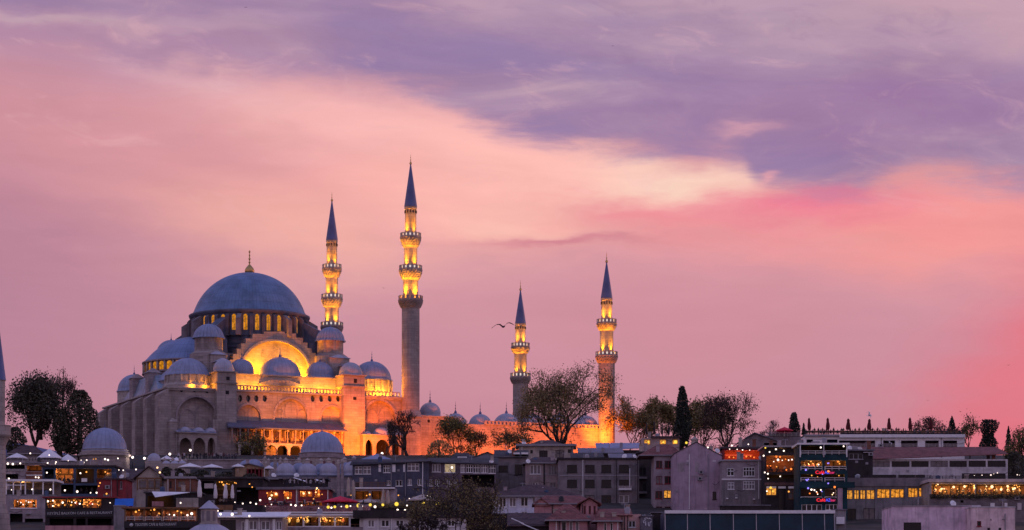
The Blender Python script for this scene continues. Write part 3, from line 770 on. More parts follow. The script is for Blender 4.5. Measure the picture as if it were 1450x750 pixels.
# ------------------------------------------------------------------ minarets
def wash(X, Y, t, rr, R, z0, z1):
    c, s_ = math.cos(rad(t)), math.sin(rad(t)); ra = rr + (R - rr) * .8
    light('POINT', (X + ra * c, Y + ra * s_, z0), 260, SODIUM, size=.5, name='balcony_lamp')
    light('SPOT', (X + ra * c, Y + ra * s_, z0), 13500, SODIUM, (X + rr * c, Y + rr * s_, z0 + (z1 - z0) * .66), 58, 1.0, .4, name='balcony_lamp')
def minaret(name, label, X, Y, s, spec, parapet_led, px_c, group='minarets of the great mosque'):
    """spec in photo rows at depth s: spire tip/base, balconies, shaft radii"""
    k = Y / F
    z = lambda py: (HY - py) * k - MZ
    r = lambda p: p * k
    rt_ = thing(name, label, 'minaret', (X, Y, MZ), 0.0, group)
    d = MB(); d.lathe([(r(spec['sr']) + .15, z(spec['sb']) - .15), (r(spec['sr']) + .15, z(spec['sb']) + .1), (.10, z(spec['st']))], 0, 0, 24)
    so = d.obj('spire', SPIRE, rt_, (0, 0, z(spec['sb'])))
    f_ = MB(); f_.lathe(finial_prof(z(spec['st']) - .2, (z(spec['ft']) - z(spec['st'])) / 2.6), 0, 0, 8); f_.obj('finial', GOLD, so, (0, 0, z(spec['st'])))
    top = spec['sb']
    for i, (pt, cb, pr, rs_) in enumerate(spec['balc']):
        d = MB(); rr = r(rs_); d.lathe([(rr, z(pt + 7)), (rr, z(top) - (.15 if i == 0 else 0))], 0, 0, 20, smooth=False)
        d.lathe([(rr + .08, z(pt + 7)), (rr + .08, z(pt + 7) + 1.1), (rr, z(pt + 7) + 1.2)], 0, 0, 20, smooth=False)
        if i == 0:
            d.lathe([(rr, z(top) - .9), (rr + .14, z(top) - .7), (rr + .14, z(top) - .2)], 0, 0, 20, smooth=False)
        d.obj('shaft', STONE, rt_)
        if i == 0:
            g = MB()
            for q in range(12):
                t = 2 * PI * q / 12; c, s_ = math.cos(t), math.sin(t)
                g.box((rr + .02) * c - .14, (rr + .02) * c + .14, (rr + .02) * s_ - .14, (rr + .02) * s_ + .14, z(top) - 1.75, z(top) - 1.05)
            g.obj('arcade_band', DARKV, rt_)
        R = r(pr); zc = z(pt + 6.5)
        d = MB()
        nx = r(spec['balc'][i + 1][3]) if i + 1 < len(spec['balc']) else r(spec['lr'])
        lv = 5
        for j in range(lv):                         # corbel rows of little niches
            f0 = j / lv; r0 = nx + (R - nx) * (f0 + .18); r1 = nx + (R - nx) * (f0 + .36)
            z0_, z1_ = z(cb) + (zc - z(cb)) * f0, z(cb) + (zc - z(cb)) * (j + 1) / lv
            vs = []; m_ = 40
            for zz, rrr, al in ((z0_, r0, .06), (z1_ - .02, min(R, r1 + .1), -.06), (z1_, min(R, r1 + .1), 0)):
                for q in range(m_):
                    t = 2 * PI * q / m_; r2 = rrr * (1 + (al if (q + j) % 2 else -al) * .6)
                    vs.append((r2 * math.cos(t), r2 * math.sin(t), zz))
            d.add(vs, [(jj * m_ + q, jj * m_ + (q + 1) % m_, (jj + 1) * m_ + (q + 1) % m_, (jj + 1) * m_ + q) for jj in range(2) for q in range(m_)])
        d.lathe([(nx, z(cb) - .2), (nx + .1, z(cb))], 0, 0, 20, smooth=False)
        d.lathe([(R, zc - .05), (R + .12, zc + .02), (R + .12, zc + .2), (R - .3, zc + .2), (rr, zc + .18)], 0, 0, 40, smooth=False)
        bo = d.obj('balcony', STONE_L if i < 2 and parapet_led[i] else STONE, rt_)
        g = MB(); zp = z(pt); np_ = 16
        g.lathe([(R + .02, zc + .2), (R + .02, zc + .45), (R - .12, zc + .45)], 0, 0, 40, smooth=False)
        g.lathe([(R - .12, zp - .1), (R - .14, zp + .02), (R + .04, zp + .02), (R + .04, zp - .1), (R - .12, zp - .1)], 0, 0, 40, smooth=False)
        for q in range(np_):
            t0, t1 = 2 * PI * (q + .2) / np_, 2 * PI * (q + .8) / np_
            vs = [(rr2 * math.cos(t), rr2 * math.sin(t), zz) for rr2 in (R - .12, R + .02) for t, zz in ((t0, zc + .4), (t1, zc + .4), (t1, zp + .1), (t0, zp + .1))]
            g.add(vs, [(0, 1, 2, 3)[::-1], (4, 5, 6, 7), (0, 3, 7, 4), (1, 5, 6, 2), (3, 2, 6, 7)])
        g.obj('parapet', STONE_D, bo)
        if parapet_led[i]:
            g = MB(); g.lathe([(R - .26, zc + .5), (R - .26, zp - .12)], 0, 0, 32); g.obj('lamp_ring', LED, bo)
            for t in (-52, -128, 90):
                ra = rr + (R - rr) * .62
                wash(X, Y, t, rr, R, MZ + zc + .7, MZ + z(top))
        elif i == 2:
            for t in (-52, -128, 90):
                ra = rr + (R - rr) * .62
                wash(X, Y, t, rr, R, MZ + zc + .7, MZ + z(top))
        top = cb
    d = MB(); lr = r(spec['lr']); d.lathe([(lr, z(spec['fb'])), (lr, z(top) - .1)], 0, 0, 16, smooth=False)
    d.obj('lower_shaft', STONE, rt_)
    d = MB(); br = r(spec['br']); d.lathe([(br, -3), (br, z(spec['fb']) - 1.6), (br + .25, z(spec['fb']) - 1.5), (br + .25, z(spec['fb']) - 1.2), (lr + .15, z(spec['fb']) + .1), (lr, z(spec['fb']) + .5)], 0, 0, 12, smooth=False)
    d.obj('base', STONE, rt_)
    return rt_
TALL = dict(ft=217, st=231, sb=292, sr=8.2, balc=[(330.5, 350, 14.6, 8.0), (376.5, 396, 16.2, 9.2), (419.5, 436, 17.2, 10.6)], lr=12.6, fb=583, br=15.4)
SHORT = dict(ft=355, st=370, sb=421.5, sr=7.4, balc=[(452.5, 468, 14.0, 7.6), (498.5, 514, 15.6, 9.4)], lr=11.6, fb=640, br=13)
p = W(0.3, 0, 0); minaret('minaret', 'tallest minaret, right against the near corner of the mosque, three balconies', (581.5 - CX) / F * 580, 580, 580, TALL, (1, 1, 0), 581)
k2 = 630.0
minaret('minaret', 'three balconied minaret standing behind the mosque, left of the tallest one', (470 - CX) / F * k2, k2, 580, {k: ([(HY - (HY - x[0]) * 580 / k2, HY - (HY - x[1]) * 580 / k2, x[2] * 580 / k2, x[3] * 580 / k2) for x in v] if k == 'balc' else (HY - (HY - v) * 580 / k2 if k in ('ft', 'st', 'sb', 'fb') else v * 580 / k2)) for k, v in TALL.items()}, (1, 1, 1), 470)
minaret('minaret', 'two balconied minaret with its foot lit orange behind the big leafy tree', (859 - CX) / F * 603.5, 603.5, 603, SHORT, (1, 1), 859)
k2 = 650.0
minaret('minaret', 'shortest looking two balconied minaret with a grey shaft, a gull beside its spire', (737 - CX) / F * k2, k2, 603, {k: ([(HY - (HY - x[0]) * 603 / k2 + 2, HY - (HY - x[1]) * 603 / k2 + 2, x[2] * 603 / k2, x[3] * 603 / k2) for x in v] if k == 'balc' else (HY - (HY - v) * 603 / k2 + 2 if k in ('ft', 'st', 'sb', 'fb') else v * 603 / k2)) for k, v in SHORT.items()}, (1, 1), 737)
# ------------------------------------------------------------------ the courtyard with its row of domes
cy = thing('courtyard', 'low domed courtyard wall glowing orange between the minarets and behind trees', 'courtyard', (MX, MY, MZ), TH)
CW = H(602.5, 30, 0)
d = MB(); d.box(2.6, 12, .6, 54, -3, H(590, 6, 0)); d.box(12, 55, .6, 3, -3, CW); d.box(52, 55, 3, 54, -3, CW - .01); d.box(12, 52.1, 51, 54, -3, CW - .02)
d.obj('wall', STONE, cy)
d = MB(); d.box(2.5, 12.2, .4, 54, H(590, 6, 0), H(588, 6, 0)); d.obj('cornice', TRIM, cy)
d = MB()
a0, a1 = 21.0, 54.6
n = int((a1 - a0) / 1.05)
d.box(a0, a1, .4, .95, CW, CW + .18)
for i in range(n + 1):
    a_ = a0 + (a1 - a0) * i / n
    d.box(a_ - .30, a_ + .30, .42, .9, CW + .18, CW + .85)
d.box(a0, a1, .41, .92, CW + .85, CW + 1.02)
d.obj('cresting', TRIM, cy)
g = MB(); a_ = A(607, .6); panel(g, oval(a_, H(596, a_, .6), .4, .4), .56); g.obj('round_window', DARKV, cy)
for px, y0, y1, Rp, b_ in ((609, 588, 569.5, 14.5, 4.5), (645, 602, 585, 15, 4), (680, 601.5, 586, 16.5, 4), (717, 602.5, 585, 18.5, 4), (754, 603, 586, 18.5, 4), (792, 604, 587, 18.5, 4), (829, 605, 588, 18.5, 4)):
    a_ = A(px, b_); R = Rp * YW(a_, b_) / F; z0 = H(y0 - 1, a_, b_ - R)
    dome(cy, a_, b_, R, H(y1, a_, b_) - z0, z0, LEAD_P, 1.15, n=32)
    if Rp == 14.5:
        d = MB(); d.lathe([(R + .1, 10), (R + .1, z0 - .3)], a_, b_, 12, smooth=False); d.obj('dome_drum', LEAD_D, cy)
# ------------------------------------------------------------------ the mosque's own floodlights
def flood(a, b, h, ta, tb, th, p, col=AMBER, ang=95): light('SPOT', W(a, b, h), p * .86, col, W(ta, tb, th), ang, .8, .4)
for px, tx in ((347, 378), (359, 386), (424, 392), (434, 402)):
    light('POINT', W(A(px, 11.9), 12.1, Z2 + 1.0), 2600, SODIUM, size=.3)
    light('SPOT', W(A(px, 11.9), 12.1, Z2 + 1.0), 5600, SODIUM, W(A(tx, TB), TB + 1.5, H(497, A(tx, TB), TB)), 80, 1.0, .4)
for px, pw in ((346, 420), (366, 700), (430, 750), (455, 520), (472, 420)): light('POINT', W(A(px, 2.0), 2.2, HC + .6), pw * 2.2, SODIUM, size=.3)
for px, pw in ((523, 650), (536, 900), (553, 700)): light('POINT', W(A(px, 2.0), 1.9, HC + .6), pw * 2.2, SODIUM, size=.3)
for px, pw in ((271, 330), (292, 260)): light('POINT', W(A(px, 1.6), 1.4, HC + .6), pw * 1.8, SODIUM, size=.3)
flood(A(500, -13), -14, .6, A(503, 0), 0, 8, 54000, AMBER, 75)
flood(A(472, -16), -15, .6, A(470, 0), 0, 8, 36000, AMBER, 80)
flood(A(545, -15), -14, .6, A(540, 0), 0, 7, 22000, AMBER, 80)
flood(A(425, -18), -17, .6, A(415, 0), 0, 9, 42000, (1.0, 0.235, 0.02), 80)
for px in (352, 372, 392, 415, 440, 465): light('POINT', W(A(px, -2.2), -2.2, H(626, A(px, -2), -2)), 130 if px < 380 else 260, AMBER, size=.2)
for a_, pw in ((7, 15000), (16, 15000), (26, 18000), (36, 18000), (46, 18000), (54, 16000)): flood(a_, -11, .4, a_, 0, 4, pw * .95, AMBER, 110)
p3 = Vector(((859 - CX) / F * 603.5, 603.5, MZ))
light('SPOT', p3 + Vector((-4, -10, 1)), 80000, (1, .19, .008), p3 + Vector((0, 0, 17)), 62, .9, .4)
# ------------------------------------------------------------------ trees
LEAF = {
    'olive': mat('olive_leaves', (0.23, 0.17, 0.07), .7, var=.5, nscale=.5),
    'dark': mat('dark_leaves', (0.065, 0.06, 0.04), .7, var=.5, nscale=.5),
    'brown': mat('brown_buds', (0.13, 0.075, 0.06), .8, var=.4, nscale=.5),
    'green': mat('spring_leaves', (0.17, 0.14, 0.04), .7, var=.4, nscale=.5),
    'pine': mat('cypress_needles', (0.026, 0.034, 0.028), .8, var=.5, nscale=.6),
    'pink': mat('blossom', (0.30, 0.20, 0.22), .8, var=.3, nscale=.5),
}
def leaf_quad(mb, p, s, rg):
    u = Vector((rg.gauss(0, 1), rg.gauss(0, 1), rg.gauss(0, 1))).normalized()
    v = u.cross(Vector((rg.gauss(0, 1), rg.gauss(0, 1), rg.gauss(0, 1)))).normalized()
    a = s * rg.uniform(.6, 1.25); b = a * rg.uniform(.45, .8)
    mb.add([p - u * a, p + v * b * .8, p + u * a, p - v * b], [(0, 1, 2, 3)])

def tree(label, px0, px1, ytop, ybase, Y, leaf='olive', nl=2600, ls=.30, seed=1, trunk=.22, fork=3, levels=5, spread=.95, name='tree', group=None, bare=0.0, lean=0.0, clus=.7, rt=.42, crown_low=.12, sink=2.0):
    """a branching skeleton stretched to the crown's outline, then leaves in loose clumps at its twigs"""
    rg = random.Random(seed)
    k = Y / F; w_ = (px1 - px0) * k; h_ = (ybase - ytop) * k
    base = P((px0 + px1) / 2 + lean, ybase, Y)
    segs = []; tips = []
    def grow(p, d, L, lev, rank):
        n = 3; pts = [p]
        for i in range(n):
            d = (d + Vector((rg.gauss(0, .16), rg.gauss(0, .16), rg.gauss(.03, .12)))).normalized()
            p = p + d * (L / n); pts.append(p)
        segs.append((pts, lev))
        if lev >= levels: tips.append(pts); return
        if lev >= levels - 2: tips.append(pts)
        m = rg.choice((2, 3, 3)) if lev else fork + 1
        for i in range(m):
            az = 2 * PI * (i + rg.random() * .7) / m; ti = rg.uniform(.35, spread) if lev else rg.uniform(.45, spread)
            u = d.cross(Vector((.3, .2, 1))).normalized() if abs(d.z) < .98 else Vector((1, 0, 0))
            v = d.cross(u)
            nd = (d * math.cos(ti) + (u * math.cos(az) + v * math.sin(az)) * math.sin(ti) + Vector((0, 0, .10))).normalized()
            q = pts[-1] if i < m - 1 or lev == 0 else pts[-2]
            grow(q, nd, L * rg.uniform(.62, .86), lev + 1, rank + 1)
    grow(Vector((0, 0, 0)), Vector((0, 0, 1)), 1.0, 0, 0)
    zz_ = sorted(t[-1].z for t in tips); xs = sorted(abs(t[-1].x) for t in tips); ysx = sorted(abs(t[-1].y) for t in tips)
    q9 = int(len(tips) * .90); rx, ry = xs[q9], ysx[q9]; zmx = zz_[int(len(tips) * .97)]
    tz = trunk * h_
    off = -lean * k
    def fit(p):
        if p.z <= 1.0 and abs(p.x) < .3 and abs(p.y) < .3:
            f = max(0, p.z); return Vector((p.x * w_ * .3, p.y * w_ * .3, f * tz))
        t = min(1, max(0, (p.z - 1) / max(.01, zmx - 1)) * 1.0)
        sq = lambda v: v if abs(v) < .8 else math.copysign(.8 + .28 * (1 - math.exp(-(abs(v) - .8) / .28)), v)
        return Vector((sq(p.x / rx) * w_ / 2 + off * min(1, t * 1.5), sq(p.y / ry) * w_ / 2, tz + (p.z - 1) / (zmx - 1) * (h_ - tz) if p.z > 1 else tz + (p.z - 1) * h_ * .4))
    root = thing(name, label, 'tree', base, 0.0, group)
    tb = MB(); r0 = max(.14, rt * .62 * (h_ / 14))
    for pts, lev in segs:
        ra = r0 * (.60 ** lev) ; rb = r0 * (.60 ** (lev + 1))
        q = [fit(p) for p in pts]
        if lev == 0: q[0].z = -sink
        tb.path(q, [max(.045, ra + (rb - ra) * i / (len(q) - 1)) for i in range(len(q))], 7 if lev < 2 else 4)
    tb.obj('trunk', BARK, root)
    lb = MB(); pool = [t for t in tips if rg.random() >= bare] or tips
    dens = [rg.uniform(.15, 1.8) for _ in pool]
    tot = sum(dens)
    for t, dn in zip(pool, dens):
        for _ in range(max(1, int(nl * dn / tot))):
            a = fit(t[1].lerp(t[-1], rg.random() ** .6)) if len(t) > 1 else fit(t[0])
            leaf_quad(lb, a + Vector((rg.gauss(0, clus), rg.gauss(0, clus), rg.gauss(0, clus * .7))), ls, rg)
    lb.obj('crown', LEAF[leaf], root)
    return root

def conifer(label, px, ytop, ybase, Y, wpx, leaf='pine', nl=5200, ls=.26, seed=1, shape=None, name='cypress', cat='tree', group=None, tiers=0):
    """dense dark crown filled through its volume, with lumps and notches in the outline"""
    rg = random.Random(seed); k = Y / F; h_ = (ybase - ytop) * k; R = wpx * k / 2
    root = thing(name, label, cat, P(px, ybase, Y), 0.0, group)
    tb = MB(); tb.path([(0, 0, -2), (0, 0, h_ * .5), (rg.uniform(-.1, .1), 0, h_ * .93)], [R * .16 + .1, R * .1 + .06, .05], 7); tb.obj('trunk', BARK, root)
    shape = shape or (lambda f: (min(1, (1 - f) * 1.25) ** .8) * (.75 + .25 * min(1, f * 6)))
    lumps = [(rg.uniform(0, 2 * PI), rg.uniform(0, 1), rg.uniform(-.22, .26), rg.uniform(.5, 1.1), rg.uniform(.05, .14)) for _ in range(34)]
    lb = MB()
    for _ in range(nl):
        f = rg.random() ** 1.15; a = rg.uniform(0, 2 * PI)
        r_ = shape(f)
        for la, lf, am, sa, sf in lumps:
            da = (a - la + PI) % (2 * PI) - PI
            r_ *= 1 + am * math.exp(-(da / sa) ** 2 - ((f - lf) / sf) ** 2)
        if tiers: r_ *= .55 + .45 * (1 - (f * tiers) % 1)
        q = R * r_ * (rg.random() ** .35)
        leaf_quad(lb, Vector((q * math.cos(a), q * math.sin(a), h_ * (.03 + .97 * f))) + Vector((0, 0, rg.gauss(0, .1))), ls, rg)
    lb.obj('crown', LEAF[leaf], root)
    return root
blobby = lambda f: max(.05, math.sin(PI * min(1, .10 + .88 * f)) ** .55)
tree('big spreading leafy tree in front of the orange courtyard wall, between the two short minarets', 742, 866, 532, 642, 556, 'olive', 22000, .19, 11, trunk=.07, fork=5, levels=6, spread=1.05, clus=1.0, rt=.75)
tree('bare dark tree with a thick forked trunk before the tallest minaret', 548, 612, 586, 655, 535, 'brown', 800, .16, 5, trunk=.3, fork=4, levels=6, spread=1.0, clus=.5, rt=.95, bare=.3)
tree('green tree beside the bare one, catching orange light on its right side', 612, 668, 592, 655, 540, 'green', 5200, .2, 8, trunk=.1, fork=4, levels=5)
conifer('grey green bush standing left of the small slate roofed house, under the orange wall', 622, 624, 668, 528, 46, 'olive', 2200, .24, 3, blobby, 'bush', 'bush')
tree('sparse orange lit sapling in the middle of the glowing courtyard wall', 694, 748, 610, 650, 548, 'green', 1700, .2, 21, trunk=.15, fork=4, levels=5, bare=.2)
tree('loose sapling between the green tree and the glowing courtyard wall', 655, 688, 612, 652, 546, 'green', 900, .2, 23, trunk=.18, fork=4, levels=5, bare=.2)
tree('open crowned tree just right of the orange lit minaret foot', 858, 924, 570, 640, 600, 'olive', 7000, .25, 31, trunk=.1, fork=4, levels=5)
tree('olive crowned tree left of the tall cypress', 896, 966, 571, 640, 605, 'olive', 9000, .26, 32, trunk=.1, fork=4, levels=5)
conifer('tall dark cypress rising alone above the red tiled roofs', 966, 547, 634, 540, 27, 'pine', 5200, .24, 2, lambda f: (1 - f) ** .55 * (.8 + .2 * min(1, f * 5)) * .98 + .10)
tree('broad leafy tree touching the right side of the tall cypress', 966, 1036, 571, 642, 560, 'olive', 10000, .27, 33, trunk=.1, fork=5, levels=5)
tree('twiggy half bare tree with red buds right of the cypress', 996, 1078, 562, 640, 545, 'brown', 6500, .18, 34, trunk=.1, fork=5, levels=6, spread=1.1, rt=.6)
tree('small pale twiggy tree far behind the roofs, beside the squat cypress', 1076, 1122, 596, 630, 700, 'pink', 800, .2, 35, trunk=.1, fork=4, levels=5, rt=.4)
conifer('squat dark cypress left of the long rooftop terrace', 1124.5, 584.5, 622, 500, 15, 'pine', 2600, .2, 6, lambda f: .35 + .65 * math.sin(PI * min(1, .2 + .8 * f)) ** .8)
conifer('little pointed conifer squeezed at the left end of the rooftop terrace', 1138, 599, 616, 490, 8, 'pine', 700, .15, 7, tiers=3)
conifer('dark pointed conifer beside the last parasol of the rooftop terrace', 1348, 590, 616, 495, 15, 'pine', 1300, .17, 8)
tree('twiggy tree peeping over the right half of the rooftop terrace', 1296, 1345, 592, 622, 560, 'brown', 1300, .2, 36, trunk=.1, fork=4, levels=5)
tree('thin green tree at the right end of the rooftop terrace', 1358, 1389, 592, 638, 505, 'green', 1400, .18, 37, trunk=.1, fork=4, levels=5)
conifer('blocky dark evergreen right of the rooftop terrace', 1399.5, 594.5, 645, 480, 28, 'pine', 4600, .2, 9, lambda f: .80 + .2 * math.sin(9 * f) if f < .93 else .7)
conifer('slim tiered spruce near the right edge of the photo', 1428, 604, 650, 500, 16, 'pine', 1500, .18, 10, tiers=6)
tree('leafy tree cut by the right edge of the photo', 1428, 1476, 610, 690, 470, 'green', 3000, .2, 38, trunk=.1, fork=4, levels=5)
conifer('rounded dark shrub filling the corner right of the long white building', 1436, 640, 688, 455, 36, 'dark', 2800, .2, 12, blobby, 'bush', 'bush')
tree('tall dark leafy tree at the left with a bent bare trunk', 18, 80, 536, 645, 520, 'dark', 9000, .30, 41, trunk=.12, fork=6, levels=5, spread=.9, clus=1.0, rt=.5)
conifer('dense dark crown standing inside the left tree group', 57, 535, 610, 524, 36, 'dark', 3600, .3, 13, blobby, 'evergreen', 'tree')
tree('half bare tree with reddish twigs between the two dark trees at the left', 58, 106, 534, 640, 535, 'brown', 2200, .2, 42, trunk=.2, fork=4, levels=6)
conifer('bushy dark tree behind the small lead dome at the left', 113, 553, 645, 518, 52, 'dark', 7000, .3, 14, lambda f: max(.05, math.sin(PI * min(1, .18 + .80 * f)) ** .5), 'evergreen', 'tree')
conifer('narrow dark evergreen between the two big dark trees at the left', 86, 578, 640, 515, 26, 'dark', 2600, .3, 15, blobby, 'evergreen', 'tree')
conifer('low dark bush under the left tree group beside the near minaret', 22, 605, 645, 508, 32, 'dark', 2200, .26, 16, blobby, 'bush', 'bush')
tree('small leafy tree standing in front of the lit side gallery of the mosque', 334, 373, 616, 650, 540, 'green', 1900, .2, 43, trunk=.1, fork=4, levels=5)
tree('small dark tree before the arches of the right porch', 551, 566, 617, 652, 541, 'brown', 500, .18, 44, trunk=.35, fork=3, levels=5)
tree('soft olive tree close to the viewer at the bottom of the photo', 580, 708, 682, 775, 300, 'olive', 9000, .11, 45, trunk=.1, fork=5, levels=6, spread=1.1, clus=.45, rt=.4)
tree('pale blossoming branches at the bottom edge below the white windows', 566, 640, 726, 775, 305, 'pink', 900, .07, 46, trunk=.1, fork=5, levels=6, rt=.15, clus=.3)
for px, yt, w_, sd, Y in ((252, 664, 30, 51, 470), (285, 666, 34, 52, 468), (322, 668, 40, 53, 466), (355, 671, 34, 54, 455), (236, 662, 22, 55, 470)):
    conifer('low dark bush in the row below the mosque forecourt', px, yt, yt + 18, Y, w_, 'dark', 900, .24, sd, blobby, 'bush', 'bush', 'bushes below the forecourt')
# ------------------------------------------------------------------ the houses and cafes on the slope
def plaster(name, col, var=.2, streak=.6): return mat(name, col, .85, var=var * 1.35, nscale=.55, streak=min(.85, streak * 1.2), bump=.15, bscale=2.0, spec=.2)
PW = plaster('white_plaster', (0.56, 0.52, 0.55)); PG = plaster('grey_plaster', (0.21, 0.18, 0.195), .2, .6); PM = plaster('mauve_plaster', (0.34, 0.28, 0.31), .2, .6)
PPK = plaster('pink_plaster', (0.48, 0.25, 0.27)); PC = plaster('cream_plaster', (0.40, 0.34, 0.31)); PSL = plaster('slate_cladding', (0.085, 0.085, 0.125), .2, .4)
PSP = plaster('plum_cladding', (0.13, 0.10, 0.13), .2, .4); PRD = plaster('dark_red_paint', (0.24, 0.04, 0.05), .2, .3); PBL = plaster('blue_paint', (0.06, 0.085, 0.15), .2, .4)
PBR = mat('red_brick', (0.24, 0.10, 0.07), .85, var=.25, nscale=.8, block=(.5, .2, .02), bump=.2); PTL = plaster('teal_paint', (0.014, 0.045, 0.06), .2, .3)
PDK = plaster('dark_render', (0.042, 0.033, 0.038), .25, .5); CONC = plaster('concrete', (0.24, 0.22, 0.235), .22, .7); PLIL = plaster('lilac_gable_render', (0.40, 0.29, 0.37), .14, .55)
TILE = mat('clay_roof_tiles', (0.21, 0.075, 0.07), .85, var=.35, nscale=.9, tiles=4.2, bump=.4); TILE_D = mat('old_roof_tiles', (0.085, 0.05, 0.055), .85, var=.35, nscale=.9, tiles=4.2, bump=.4)
SHEET = mat('roof_sheet', (0.16, 0.15, 0.19), .55, .2, var=.35, nscale=.7, streak=.5); FELT = mat('roof_felt', (0.06, 0.052, 0.06), .9, var=.35, nscale=.8)
WHT = mat('white_paint', (0.78, 0.76, 0.78), .6, var=.08, nscale=1.5); GREYP = mat('grey_paint', (0.28, 0.26, 0.29), .6, var=.12); DKM = mat('dark_metal', (0.022, 0.02, 0.026), .5, .3, var=.2)
STEEL = mat('steel_rail', (0.38, 0.36, 0.40), .4, .6, var=.1); WOOD = mat('warm_wood', (0.20, 0.10, 0.05), .7, var=.3, nscale=1.5, streak=.4); INNER = mat('warm_interior_wall', (0.20, 0.10, 0.06), .8, var=.5, nscale=.9, block=(1.5, 2.1, .16), mortar=.25, streak=.7)
GLZ = mat('pane_glass', (0.010, 0.009, 0.013), .15, var=.15, spec=.22); CURT = mat('pane_with_curtain', (0.11, 0.095, 0.11), .3, var=.35, nscale=2.0, spec=.6)
LITW = lit('lit_window_pane', (1.0, 0.40, 0.06), 1.05, .85, 2.6); LITC = lit('lit_room_pane', (1.0, 0.72, 0.45), .45, .45, 1.0); LITO = lit('lit_restaurant_pane', (1.0, 0.36, 0.04), 1.1, .92, 2.2)

